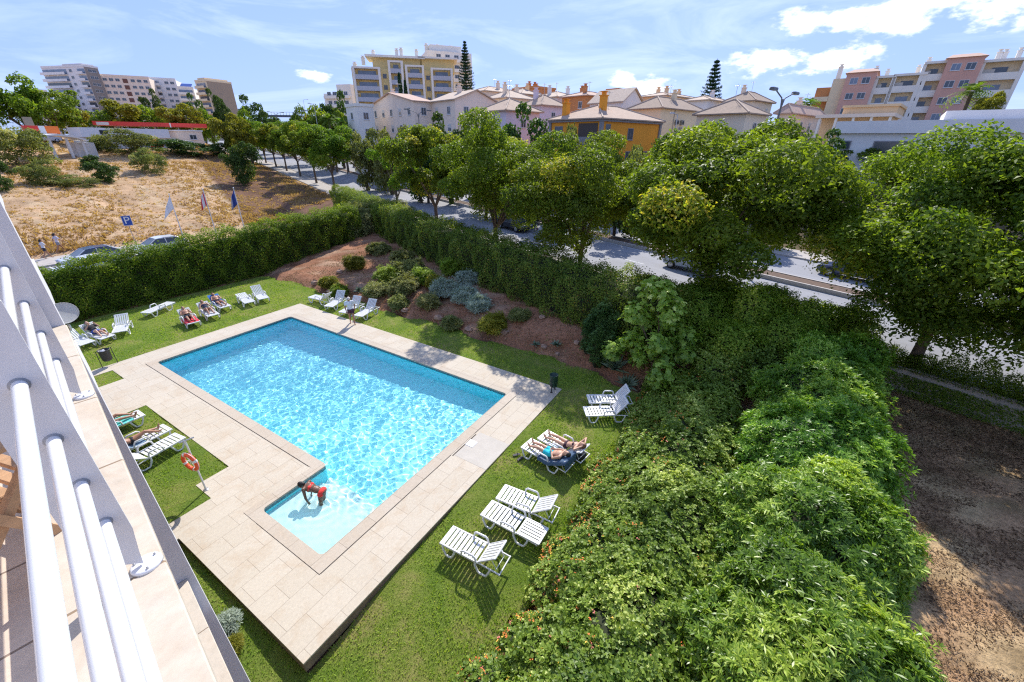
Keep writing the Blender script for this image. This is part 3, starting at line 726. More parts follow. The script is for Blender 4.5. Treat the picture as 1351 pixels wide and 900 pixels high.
def lounger(label, foot, head, ang, group='white sun loungers on the lawn', z=-.03, cast=False):
    """foot, head: pixels of the middle of the foot edge and of the hinge, both on the bed plane"""
    F_ = G(foot[0], foot[1], .35 + z); H_ = G(head[0], head[1], .35 + z)
    d = H_ - F_; rz = math.atan2(d[1], d[0])
    t = thing('sun_lounger', label, 'sun lounger', (F_[0], F_[1], z), rz, group)
    m = lounger_meshes(ang)
    inst('bed', m['bed'], t); inst('frame', m['frame'], t); inst('brace', m['brace'], t)
    bk = inst('backrest', m['back'], t, (HX, 0, .352)); bk.rotation_euler = (0, -math.radians(ang), 0)
    for q in m['legs']: inst('leg', q, t)
    for q in m['arms']: inst('armrest', q, t)
    t['_ang'] = ang
    return t

def mid(a, b): return ((a[0] + b[0]) / 2, (a[1] + b[1]) / 2)
LG = {}
LG['n3'] = lounger('empty white lounger with raised back, nearest the paving corner and the camera', mid((578.5, 715.6), (599.3, 693.9)), mid((624.8, 738.3), (640, 715.6)), 42, z=-.06)
LG['n2'] = lounger('white lounger laid flat, middle one of the three beside the flowering shrub', mid((631.4, 678.7), (651.3, 659.8)), mid((676, 700), (688, 680)), 0, z=-.05)
LG['n1'] = lounger('empty white lounger with raised back directly behind the flat one', mid((652.2, 656), (668, 640)), mid((698.4, 674), (710.7, 658)), 38, z=-.05)
LG['s2'] = lounger('white lounger draped with a blue towel under the sunbather in turquoise shorts', mid((688, 588.7), (699.5, 579.3)), (731.5, 604), 30)
LG['s1'] = lounger('white lounger under the sunbather lying next to the turquoise shorts', mid((710, 576.7), (721, 568.5)), (748, 590), 30)
LG['r2'] = lounger('front lounger of the two in tree shade right of the green bin', mid((769.3, 536.7), (772.7, 548.7)), mid((806, 536.7), (810.7, 546.7)), 52)
LG['r1'] = lounger('rear lounger of the two in tree shade right of the green bin', mid((775.3, 520.7), (775.3, 532)), mid((811.3, 521.3), (811.3, 531.3)), 52)
g2 = 'white sun loungers on the grass patch by our building'
LG['p3'] = lounger('empty white lounger next to the orange lifebuoy pole on the small grass patch', mid((232.4, 570.5), (244, 577.5)), mid((188.9, 596.2), (196.6, 601.6)), 35, g2)
LG['p2'] = lounger('white lounger under the person in black shorts on the small grass patch', mid((216, 558.9), (227, 566.6)), (180, 583), 30, g2)
LG['p1'] = lounger('farthest white lounger on the small grass patch, half hidden by our wall', mid((182.6, 540.2), (191.7, 548)), (147, 561), 30, g2)
g3 = 'white sun loungers along the clipped hedge'
LG['a'] = lounger('white lounger under the person in blue shorts beside our wall', (143, 445), (118, 438), 45, g3)
LG['i'] = lounger('white lounger mostly hidden by our wall, below the one with blue shorts', (116, 453), (94, 446), 35, g3)
LG['b'] = lounger('empty white lounger facing the pool between blue shorts sunbather and flat lounger', (157, 438), (164, 423), 40, g3)
LG['c'] = lounger('white lounger laid flat lengthwise against the clipped hedge', (191, 413), (220, 401), 0, g3)
LG['d'] = lounger('white lounger with a red towel against the clipped hedge', (256, 426), (241, 413), 35, g3)
LG['e'] = lounger('white lounger under the sunbather in a dark swimsuit, right of the red towel', (282, 416), (266, 405), 35, g3)
LG['f'] = lounger('white lounger with a blue towel along the clipped hedge', (298, 405), (281, 396), 35, g3)
LG['g'] = lounger('empty white lounger right of the blue towel, its back nearly flat', (330, 399), (317, 389.5), 12, g3)
LG['h'] = lounger('last empty white lounger of the hedge row, nearest the far lawn corner', (348.5, 394), (338, 385), 45, g3)
g4 = 'white sun loungers at the foot of the planted bank'
LG['j1'] = lounger('leftmost empty white lounger of the four below the planted bank', (411, 390.5), (427, 394), 42, g4)
LG['j2'] = lounger('second empty white lounger from the left below the planted bank', (433, 404.5), (447, 396), 48, g4)
LG['j3'] = lounger('white lounger directly behind the standing man below the bank', (452, 412.5), (469, 403), 48, g4)
LG['j4'] = lounger('rightmost empty white lounger of the four below the planted bank', (472, 417), (489.5, 407), 48, g4)

# ------------------------------------------------------------ people
SK = {'light': mat('fair skin', (.52, .30, .20), .5, .08, 5), 'tan': mat('tanned skin', (.36, .18, .11), .5, .08, 5), 'brown': mat('brown skin', (.16, .075, .045), .45, .1, 5)}
def cloth(name, c): return mat(name, c, .85, .12, 6, bump=.3, bscale=30)
def rmesh(o, vox, sm=3, it=None):
    m = o.modifiers.new('remesh', 'REMESH'); m.mode = 'VOXEL'; m.voxel_size = vox; m.use_smooth_shade = True
    s = o.modifiers.new('smooth', 'SMOOTH'); s.iterations = sm; s.factor = .5
def frame3(up, lat):
    up = np.array(up, float); up /= np.linalg.norm(up); lat = np.array(lat, float); lat = lat - up * (lat @ up); lat /= np.linalg.norm(lat)
    fr = np.cross(lat, up); return np.stack([lat, fr, up], 1)          # columns: lateral, front-ish, up
def person(label, loc, rz, J, skin='tan', wear=(), hair=(.03, .018, .012), group=None, hairlen=0, vox=.0105, female=False, hat=None, scale=1.0):
    t = thing('person', label, 'person', loc, rz, group, scale=scale)
    J = {k: np.array(v, float) for k, v in J.items()}
    hip, chest, head, lat = J['hip'], J['chest'], J['head'], J['lat'] / np.linalg.norm(J['lat'])
    up = chest - hip; R = frame3(up, lat); upn = R[:, 2]
    sw = .165 if female else .185
    sh = [chest + upn * .13 - R[:, 0] * sw, chest + upn * .13 + R[:, 0] * sw]
    hp = [hip - R[:, 0] * .09, hip + R[:, 0] * .09]
    def trunk(b, e=0.0, lo=True, hi=True):
        if lo: b.ball(hip + upn * .0, (.165 + e, .115 + e, .12 + e), 16, 10, 0, R)
        w = hip + (chest - hip) * .5
        if hi or lo: b.ball(w, ((.125 if female else .145) + e, .095 + e, .16 + e), 16, 10, 0, R)
        if hi: b.ball(chest, (.165 + e, .112 + e, .16 + e), 16, 10, 0, R); b.tube([sh[0], sh[1]], .055 + e, 10)
    b = MB(); trunk(b)
    Hr = frame3(head - (chest + upn * .15), lat) if 'hup' not in J else frame3(J['hup'], lat)
    fwd = J['face'] / np.linalg.norm(J['face']) if 'face' in J else Hr[:, 1]
    b.tube([chest + upn * .14, head - Hr[:, 2] * .05], [.062, .052], 10)
    b.ball(head, (.074, .094, .115), 18, 14, 0, Hr)
    b.ball(head + fwd * .092 - Hr[:, 2] * .015, (.014, .02, .026), 8, 6, 0, Hr)
    b.ball(head + fwd * .05 - Hr[:, 2] * .07, (.042, .045, .04), 10, 8, 0, Hr)
    for s in (-1, 1): b.ball(head + Hr[:, 0] * .076 * s - Hr[:, 2] * .01, (.012, .02, .032), 8, 6, 0, Hr)
    for i, (A, K, E) in enumerate((('ankL', 'kneeL', 'toeL'), ('ankR', 'kneeR', 'toeR'))):
        b.tube([hp[i], hp[i] * .5 + J[K] * .5, J[K]], [.088, .075, .056], 10); b.ball(J[K], .056, 10, 8)
        b.tube([J[K], J[K] * .65 + J[A] * .35, J[A]], [.054, .056, .036], 10)
        b.tube([J[A] + (J[A] - J[E]) * .25, J[A] * .5 + J[E] * .5, J[E]], [.034, .036, .024], 8); b.ball(J[E], .026, 8, 6); b.ball(J[A], .038, 8, 6)
    for i, (E_, Wr) in enumerate((('elbL', 'wriL'), ('elbR', 'wriR'))):
        b.ball(sh[i], .06, 10, 8); b.tube([sh[i], J[E_]], [.052, .040], 10); b.ball(J[E_], .041, 8, 6); b.tube([J[E_], J[Wr]], [.040, .026], 10)
        d = J[Wr] - J[E_]; d /= np.linalg.norm(d); s_ = np.cross(d, upn); s_ = s_ / (np.linalg.norm(s_) + 1e-6); n_ = np.cross(s_, d)
        palm = J[Wr] + d * .055; Rp = np.stack([s_, n_, d], 1); b.ball(palm, (.040, .018, .05), 10, 8, 0, Rp)
        for k, ln in enumerate((.062, .075, .08, .072)):
            r0 = palm + d * .035 + s_ * (.030 - .02 * k); m1 = r0 + d * ln * .55 - n_ * .006; b.tube([r0, m1, m1 + d * ln * .4 - n_ * .018], [.0105, .010, .009], 6)
        r0 = palm - d * .02 + s_ * .03; b.tube([r0, r0 + s_ * .028 + d * .02, r0 + s_ * .036 + d * .052], [.012, .011, .010], 6)
    o = b.build('body', SK[skin], t); rmesh(o, vox, 2)
    # eyes and mouth
    e = MB()
    for s in (-1, 1): e.ball(head + fwd * .082 + Hr[:, 0] * .030 * s + Hr[:, 2] * .012, (.013, .008, .009), 8, 6, 0, Hr)
    e.ball(head + fwd * .088 - Hr[:, 2] * .055, (.022, .008, .007), 8, 6, 0, Hr)
    e.build('face_features', mat('eyes and lips', (.10, .04, .035), .4), t)
    # hair
    hm = mat('hair %.2f' % hair[0], hair, .6, .3, 30)
    h = MB(); back = head - fwd * .018 + Hr[:, 2] * .018
    h.ball(back, (.083, .095, .112), 16, 12, 0, Hr)
    if hairlen: h.tube([back - fwd * .05, back - fwd * .085 - Hr[:, 2] * hairlen * .6, back - fwd * .07 - Hr[:, 2] * hairlen], [.07, .055, .03], 10)
    o = h.build('hair', hm, t); rmesh(o, .012, 3)
    # the face must stay clear of the hair: push the hair cap back
    o.location = tuple(-fwd * .012 + Hr[:, 2] * .012)
    if hat is not None:
        h = MB(); h.ball(head + Hr[:, 2] * .05, (.095, .11, .085), 16, 10, 0, Hr); h.ball(head + Hr[:, 2] * .055 + fwd * .06, (.08, .10, .012), 14, 6, 0, Hr); h.build('cap', cloth('cap cloth', hat), t)
    for kind, nm, c in wear:
        g = MB(); cm = cloth(nm, c)
        if kind == 'shorts':
            g.ball(hip, (.18, .13, .125), 16, 10, 0, R); g.ball(hip + upn * .07, (.158, .115, .09), 16, 10, 0, R)
            for i, K in enumerate(('kneeL', 'kneeR')): g.tube([hp[i], hp[i] * .45 + J[K] * .55], [.106, .097], 12)
            part = 'shorts'
        elif kind == 'briefs':
            g.ball(hip, (.176, .126, .105), 16, 10, 0, R)
            for i, K in enumerate(('kneeL', 'kneeR')): g.tube([hp[i], hp[i] * .85 + J[K] * .15], [.098, .092], 12)
            part = 'swim_briefs'
        elif kind == 'shirt':
            trunk(g, .016, False, True); g.ball(hip + upn * .06, (.172, .122, .10), 16, 10, 0, R)
            for i, E_ in enumerate(('elbL', 'elbR')): g.ball(sh[i], .074, 10, 8); g.tube([sh[i], sh[i] * .3 + J[E_] * .7], [.072, .062], 12)
            part = 'shirt'
        elif kind == 'top':
            g.ball(chest - upn * .01, (.17, .118, .06), 16, 8, 0, R)
            for s in (-1, 1): g.ball(chest + R[:, 1] * .075 + R[:, 0] * .07 * s, (.062, .05, .058), 10, 8, 0, R); 
            part = 'bikini_top'
        elif kind == 'suit':
            g.ball(hip, (.174, .124, .11), 16, 10, 0, R); g.ball(hip + (chest - hip) * .5, (.135, .106, .17), 16, 10, 0, R); g.ball(chest - upn * .01, (.172, .124, .12), 16, 10, 0, R); part = 'swimsuit'
        elif kind == 'towel':
            continue
        o = g.build(part, cm, t); rmesh(o, .013, 3)
    return t

def recline(ang, bend=(0.0, 0.0), arms='side', turn=0.0):
    """lying on a lounger, local x from the foot end, z up from the ground"""
    a = math.radians(ang); z0 = .365
    hip = np.array([1.08, 0, z0 + .115]); u = np.array([math.cos(a), 0, math.sin(a)]); nrm = np.array([-math.sin(a), 0, math.cos(a)])
    hinge = np.array([HX, 0, z0])
    chest = hinge + u * .30 + nrm * .125; head = hinge + u * .63 + nrm * .125
    J = dict(hip=hip, chest=chest, head=head, lat=(0, 1, 0), hup=u, face=nrm * .9 - u * .15)
    J['lat'] = (0, -1, 0)
    for i, (s, b_) in enumerate(((1, bend[0]), (-1, bend[1]))):
        k = 'LR'[i]; hx = math.sqrt(max(.44 ** 2 - b_ ** 2, .01)); kn = hip + np.array([-hx, s * .11, b_ - .03]); kn = np.array([kn[0], kn[1], max(kn[2], z0 + .06)])
        ax = math.sqrt(max(.42 ** 2 - (kn[2] - z0 - .045) ** 2, .01)); an = np.array([kn[0] - ax, s * .12, z0 + .045])
        J['knee' + k] = kn; J['ank' + k] = an; J['toe' + k] = an + np.array([-.10 if b_ > .1 else -.06, s * .03, .02 if b_ > .1 else .13])
        sh = chest + u * .13 + np.array([0, s * .185, 0])
        if arms == 'side': el = sh - u * .26 + np.array([0, s * .10, 0]) - nrm * .02; wr = el - np.array([.24, s * .02, .02]) + nrm * .02
        elif arms == 'head': el = sh + u * .12 + np.array([0, s * .20, 0]) + nrm * .04; wr = head + u * .04 + np.array([0, s * .10, 0])
        elif arms == 'belly': el = sh - u * .24 + np.array([0, s * .09, 0]) + nrm * .0; wr = el - u * .06 + np.array([-.05, -s * .17, 0]) + nrm * .10
        else: el = sh - u * .20 + np.array([0, s * .11, 0]) + nrm * .10; wr = el + u * .10 + np.array([0, -s * .14, 0]) + nrm * .20
        J['elb' + k] = el; J['wri' + k] = wr
    return J
def on(lg, label, J, **k):
    t = LG[lg]; return person(label, t.location, t.rotation_euler.z, J, **k)
def towel(lg, label, c, cat='towel', x0=.15, x1=1.15, back=True, spread=.30, hang=.0):
    t = LG[lg]; ang = math.radians(t['_ang']); o = thing('towel', label, cat, t.location, t.rotation_euler.z)
    rng = np.random.default_rng(int(x0 * 100) + len(label)); prof = []
    for x in np.linspace(x0, HX, 10): prof.append((x, .372))
    if back:
        for q in np.linspace(.08, .72, 8): prof.append((HX + q * math.cos(ang) - .03 * math.sin(ang), .352 + q * math.sin(ang) + .028 * math.cos(ang)))
        if hang: prof.append((HX + .75 * math.cos(ang), .352 + .75 * math.sin(ang))); prof += [(HX + .76 * math.cos(ang), .352 + .75 * math.sin(ang) - h) for h in (.08, .18, hang)]
    ys = np.linspace(-spread, spread, 9); vs = []; n = len(ys)
    for i, (x, z) in enumerate(prof):
        for j, y in enumerate(ys):
            over = max(0, abs(y) - .33); yy = np.sign(y) * min(abs(y), .345 + over * .15)
            vs.append((x + rng.normal(0, .004), yy, z + .008 * math.sin(x * 14 + y * 9) * 1 - over * 1.0 + rng.normal(0, .002)))
    m = len(vs); vs2 = [(x, y, z - .008) for x, y, z in vs]
    fs = []
    for i in range(len(prof) - 1):
        for j in range(n - 1):
            a = i * n + j; fs.append((a, a + 1, a + n + 1, a + n)); fs.append((m + a, m + a + n, m + a + n + 1, m + a + 1))
    b = MB(); b.add(vs + vs2, fs, 0, True); b.build('cloth', cloth('towel %.2f %.2f' % (c[0], c[2]), c), o)
    return o

towel('s2', 'dark blue towel hanging over the back of the sunbather\'s lounger', (.055, .10, .17), x0=.75, spread=.46, hang=.32)
towel('d', 'red towel spread on the lounger by the clipped hedge', (.55, .03, .05), x0=.10, spread=.42, back=False)
towel('f', 'blue towel over the raised lounger back by the clipped hedge', (.03, .16, .45), x0=.95, spread=.31)
towel('p2', 'pale blue towel under the person in black shorts', (.20, .32, .45), x0=.8, spread=.31)
towel('p1', 'turquoise striped towel on the lounger half hidden by our wall', (.10, .55, .52), x0=.35, spread=.33)

on('s2', 'sunbather in turquoise shorts lying on the blue towel', recline(30, (.05, .09), 'belly'), skin='light', wear=(('shorts', 'turquoise shorts cloth', (.02, .50, .60)),), hair=(.02, .015, .012))
on('s1', 'fair sunbather lying on the lounger behind the one in turquoise shorts', recline(30, (.04, .03), 'head'), skin='light', wear=(('briefs', 'dark bikini cloth', (.05, .02, .03)), ('top', 'dark bikini cloth', (.05, .02, .03))), hair=(.16, .07, .03), hairlen=.2, female=True)
on('a', 'reclining person in black top and blue shorts by our wall', recline(45, (.22, .08), 'read'), skin='light', wear=(('shorts', 'royal blue cloth', (.03, .07, .35)), ('shirt', 'black shirt cloth', (.02, .02, .025))))
on('d', 'reclining person in dark shorts on the red towel', recline(35, (.06, .12), 'belly'), skin='tan', wear=(('shorts', 'dark grey shorts cloth', (.03, .035, .045)),))
on('e', 'reclining person in a dark swimsuit, left of the blue towel', recline(35, (.2, .15), 'side'), skin='tan', wear=(('suit', 'navy swimsuit cloth', (.02, .025, .06)),), female=True, hairlen=.15)
on('f', 'sunbather lying on the blue towel by the hedge', recline(35, (.04, .08), 'belly'), skin='tan', wear=(('briefs', 'navy trunks cloth', (.03, .04, .10)),), hair=(.15, .06, .02))
on('p2', 'tanned person in black shorts lying on the small grass patch', recline(30, (.20, .05), 'head'), skin='tan', wear=(('briefs', 'black swimwear cloth', (.015, .015, .02)),), hair=(.4, .2, .1))
on('p1', 'person lying half hidden by our wall on the farthest patch lounger', recline(30, (.05, .16), 'side'), skin='tan', wear=(('suit', 'coral swimsuit cloth', (.6, .15, .12)),), hairlen=.15, female=True)

def standing(stride=.0, bend=0.0, arms=.0):
    J = dict(hip=(0, 0, .93), chest=(.02 + .3 * math.sin(bend), 0, .93 + .36 * math.cos(bend)), head=(.05 + .62 * math.sin(bend), 0, .93 + .66 * math.cos(bend)), lat=(0, -1, 0), face=(1, 0, -.15))
    for k, s in (('L', 1), ('R', -1)):
        f = stride * s
        J['knee' + k] = (f * .5 + .04, s * .10, .50); J['ank' + k] = (f - (.06 if f < 0 else 0), s * .10, .085 + (.05 if f < -.05 else 0)); J['toe' + k] = (f + .13, s * .12, .03)
        J['elb' + k] = (-f * .5 * (1 if arms == 0 else 0) + .02 + .2 * math.sin(bend), s * .27, 1.15 - .1 * math.sin(bend)); J['wri' + k] = (-f * .9 + .10 + arms, s * .24, .92 + arms * .4)
    return J
pm = G(465.5, 427.0, 0)
person('standing man in white shirt and dark shorts on the paving by the far pool edge', (pm[0], pm[1], 0), math.radians(-65), standing(.16), skin='tan',
       wear=(('shirt', 'white shirt cloth', (.72, .74, .80)), ('shorts', 'plum shorts cloth', (.07, .025, .05))), hair=(.35, .3, .28), hat=(.62, .55, .5))
for (px_, lab, c1, c2, st, gsc) in (((64, 341), 'walking person in pale top and dark shorts on the footpath, nearer our wall', (.6, .6, .65), (.03, .03, .05), .26, .98), ((82, 333.5), 'walking person in patterned shirt on the footpath, ahead of the other', (.55, .52, .60), (.25, .25, .28), .30, 1.05)):
    q = G(px_[0], px_[1], .2); person(lab, (q[0], q[1], .2), ROT_UV + math.radians(180 if st < .28 else 0) * 0 + math.radians(5), standing(st), skin='tan', wear=(('shirt', 'walker top %.2f' % c1[1], c1), ('shorts', 'walker shorts %.2f' % c2[0], c2)), group='people walking on the footpath', vox=.015, hairlen=.18, female=True, scale=gsc)
# the bather bends over in the shallow bay, hands in the water
J = dict(hip=(0, 0, .90), chest=(.36, 0, 1.03), head=(.66, .0, 1.06), lat=(0, -1, 0), face=(.75, 0, -.75), hup=(.8, 0, .45),
         kneeL=(.03, .14, .48), ankL=(-.04, .16, .09), toeL=(.10, .20, .03), kneeR=(.10, -.12, .49), ankR=(.14, -.14, .09), toeR=(.28, -.17, .03),
         elbL=(.42, .24, .80), wriL=(.40, .20, .55), elbR=(.50, -.24, .82), wriR=(.52, -.16, .56))
q = G(427, 657, -.12)
person('bather in a red swimsuit bending over in the shallow end of the pool', (q[0], q[1], -.75), math.radians(172), J, skin='brown', wear=(('briefs', 'coral red swim cloth', (.75, .05, .04)), ('top', 'coral red swim cloth', (.75, .05, .04))), hair=(.012, .009, .009), hairlen=.1, female=True)
# ------------------------------------------------------------ bins, lifebuoy, flags, sign, lamps
def framed_bin():
    p = uv(4.38, 25.62)
    t = thing('litter_bin', 'black litter bin slung in a two legged frame at the lawn corner beside our wall', 'litter bin', (p[0], p[1], 0), ROT_UV + math.radians(8))
    b = MB(); prof = [(.15, .28), (.19, .34), (.215, .80), (.225, .82), (.20, .82), (.19, .5), (.001, .32)]
    b.lathe(prof, n=20); b.build('bucket', mat('black bin liner', (.03, .03, .035), .5, .4, 12, bump=.5, bscale=14), t)
    b = MB(); b.tube([(-.30, 0, 0), (-.29, 0, .86), (-.22, 0, .86)], .016); b.build('leg', M['black'], t)
    b = MB(); b.tube([(.30, 0, 0), (.29, 0, .86), (.22, 0, .86)], .016); b.build('leg', M['black'], t)
    b = MB(); b.tube([(.225 * math.cos(a), .225 * math.sin(a), .83) for a in np.linspace(0, 2 * math.pi, 25)], .014); b.build('rim', M['black'], t)
    b = MB(); rng = np.random.default_rng(2)
    for k in range(9): b.ball((rng.uniform(-.12, .12), rng.uniform(-.12, .12), .77), rng.uniform(.03, .07), 8, 6)
    b.build('rubbish', mat('crumpled paper and cans', (.35, .36, .42), .4, .5, 14), t)
framed_bin()
def green_bin():
    p = uv(14.05, 6.42)
    t = thing('litter_bin', 'dark green round litter bin on legs at the right corner of the pool paving', 'litter bin', (p[0], p[1], 0), ROT_UV)
    b = MB(); b.lathe([(.001, .26), (.16, .26), (.175, .30), (.185, .82), (.195, .84), (.17, .84), (.16, .4), (.001, .34)], n=20); b.build('bucket', mat('dark green enamel', (.012, .045, .030), .45, .3, 8), t)
    for x in (-.17, .17):
        b = MB(); b.box(x - .014, x + .014, -.02, .02, 0, .5); b.box(x - .035, x + .035, -.05, .05, 0, .012); b.build('leg', M['black'], t)
green_bin()
def lifebuoy():
    t = thing('lifebuoy_post', 'leaning steel pole with a short crossbar at the paved notch of the grass patch', 'pole', G(272, 646, 0), 0)
    b = MB(); b.tube([(0, 0, 0), (0, 0, 1.95)], .026, 12); b.build('pole', M['white_plastic'], t)
    b = MB(); b.tube([(-.10, -.10, 1.96), (.16, .16, 1.96)], .022, 10); b.build('crossbar', M['steel'], t)
    b = MB(); b.lathe([(.001, .02), (.07, .02), (.08, 0.002)], n=16); b.build('foot_plate', M['steel'], t)
    r = thing('lifebuoy', 'orange ring lifebuoy with white bands hanging on the pole', 'lifebuoy', G(272, 646, 0) + np.array([-.03, -.09, 1.22]), math.radians(-18))
    def seg(b, a0, a1, R0, r0, n=10):
        b.tube([(R0 * math.cos(a), 0, R0 * math.sin(a)) for a in np.linspace(a0, a1, n)], r0, 12)
    b = MB(); seg(b, 0, 2 * math.pi, .27, .056, 41); b.build('ring', mat('orange buoy', (.78, .10, .03), .5, .1, 6), r)
    for k in range(4):
        a = k * math.pi / 2 + .4; b = MB(); seg(b, a - .13, a + .13, .27, .060, 5); b.build('band', M['white_plastic'], r)
    b = MB(); seg(b, 0, 2 * math.pi, .34, .008, 33)
    for k in range(6): a = k * math.pi / 3; b.tube([(.335 * math.cos(a), 0, .335 * math.sin(a)), (-.12 * math.cos(a), .03, -.12 * math.sin(a))], .006, 5)
    b.build('rope', M['white_plastic'], r)
lifebuoy()

def flagpole(base, top, z0, label, flabel, cols, fw, fh):
    """base, top pixels; the pole stands upright inside the hedge"""
    B = G(base[0], base[1], z0); d = ray(*top); t_ = B[1] / d[1]; H = CAMZ + d[2] * t_
    t = thing('flagpole', label, 'flagpole', (B[0], B[1], z0), 0, 'flagpoles behind the clipped hedge')
    b = MB(); b.tube([(0, 0, 0), (0, 0, H - z0)], [.055, .035], 10); b.build('pole', M['white_plastic'], t)
    b = MB(); b.ball((0, 0, H - z0 + .04), .06); b.build('finial', M['white_plastic'], t)
    f = thing('flag', flabel, 'flag', (B[0], B[1], H - .12), math.radians(200))
    n, m = 14, 9; vs = []
    for i in range(n):
        for j in range(m):
            x = i / (n - 1); y = j / (m - 1)
            # a limp flag: hangs in folds from the hoist
            X_ = fw * x * (.42 + .18 * y); Zz = -fh * y - fw * x * .72 * (1 - .2 * y); vs.append((X_, .05 * math.sin(x * 11 + y * 2) * (.3 + x), Zz))
    k = len(cols); fs = []; mi = []
    b = MB(); b.v = vs
    for i in range(n - 1):
        for j in range(m - 1): b.f.append((i * m + j, (i + 1) * m + j, (i + 1) * m + j + 1, i * m + j + 1)); b.m.append(min(k - 1, int((i + .5) / (n - 1) * k))); b.sm.append(True)
    o = b.build('cloth', [cloth('flag cloth %.2f %.2f %.2f' % c, c) for c in cols], f)
    s_ = o.modifiers.new('thickness', 'SOLIDIFY'); s_.thickness = .006
flagpole((248, 330), (223, 257), 0.1, 'left flagpole flying the plain white flag', 'plain white flag hanging on the left flagpole', [(.75, .75, .75)], 1.7, 1.1)
flagpole((292, 330), (264, 250), 0.1, 'middle flagpole flying the red and white flag', 'red and white flag hanging on the middle flagpole', [(.6, .05, .06), (.75, .72, .72), (.6, .05, .06)], 1.0, 1.2)
flagpole((329, 325), (305.5, 248.5), 0.1, 'right flagpole flying the dark blue flag', 'dark blue flag hanging on the right flagpole', [(.03, .06, .25), (.02, .05, .22), (.3, .3, .35)], 1.1, 1.3)

def text_mesh(name, body, size, material, parent, loc, rot, extrude=.004):
    cu = bpy.data.curves.new(name, 'FONT'); cu.body = body; cu.size = size; cu.extrude = extrude; cu.align_x = 'CENTER'; cu.align_y = 'CENTER'; cu.materials.append(material)
    tmp = bpy.data.objects.new(name + '_tmp', cu); C.objects.link(tmp); bpy.context.view_layer.update()
    me = bpy.data.meshes.new_from_object(tmp.evaluated_get(bpy.context.evaluated_depsgraph_get())); bpy.data.objects.remove(tmp)
    me.name = name; o = inst(name, me, parent, loc); o.rotation_euler = rot; return o
def parking_sign():
    q = at(178, 318, 41.0); X_, Y_ = q[0], q[1]; z0 = TZ(X_, Y_)
    top = at(171, 284, 41.0)[2]
    t = thing('parking_sign', 'blue square parking sign on a thin post at the edge of the dry field', 'sign', (X_, Y_, z0 - .1), math.radians(42))
    H = top - z0 + .1
    b = MB(); b.tube([(0, 0, 0), (0, 0, H)], .03, 8); b.build('post', M['steel'], t)
    b = MB(); b.bbox(-.36, .36, -.035, -.02, H - 1.0, H - .05, .004); p_ = b.build('sign_plate', mat('sign blue', (.02, .07, .33), .4, .05), t)
    b = MB(); 
    for a in ((-.345, -.325, H - .985, H - .065), (.325, .345, H - .985, H - .065), (-.325, .325, H - .085, H - .065), (-.325, .325, H - .985, H - .965)): b.box(a[0], a[1], -.039, -.0345, a[2], a[3])
    b.build('sign_border', M['white_plastic'], p_)
    text_mesh('letter_p', 'P', .95, M['white_plastic'], p_, (0, -.042, H - .52), (math.pi / 2, 0, 0))
parking_sign()

def street_lamp(s_, p_, H, label, double=True, rz=0, arm=1.5, group='tall twin arm street lamps on the median'):
    z = float(zr(s_)); q = sp(s_, p_, z)
    t = thing('street_lamp', label, 'street lamp', q, ROT_SP + rz, group)
    g = mat('galvanised steel', (.16, .165, .17), .5, .1, 10, metal=.4)
    b = MB(); b.tube([(0, 0, 0), (0, 0, H * .5), (0, 0, H - .3)], [.10, .08, .055], 10); b.build('pole', g, t)
    for sg in ((1, -1) if double else (1,)):
        b = MB(); b.tube([(0, 0, H - .9), (0, .25 * sg, H - .25), (0, arm * sg, H + .12)], .04, 8); b.build('arm', g, t)
        b = MB(); b.bbox(-.14, .14, min(arm * sg, (arm + .75) * sg), max(arm * sg, (arm + .75) * sg), H + .08, H + .24, .04); h_ = b.build('lamp_head', mat('lamp head grey', (.12, .125, .13), .5, .1), t)
        b = MB(); b.box(-.11, .11, min((arm + .05) * sg, (arm + .7) * sg), max((arm + .05) * sg, (arm + .7) * sg), H + .065, H + .079); b.build('lens', mat('lamp lens', (.5, .5, .48), .2), h_)
    return t
street_lamp(-12.6, 33.85, 11.9, 'twin arm street lamp rising above the big right tree crowns')
street_lamp(-63.0, 33.85, 12.0, 'twin arm street lamp in front of the beige villas')
street_lamp(-113.0, 33.85, 11.5, 'twin arm street lamp far down the avenue, nearest of the distant ones')
street_lamp(-150.0, 33.85, 11.5, 'distant twin arm street lamp near the end of the avenue')
street_lamp(-190.0, 33.85, 11.5, 'most distant twin arm street lamp on the avenue')

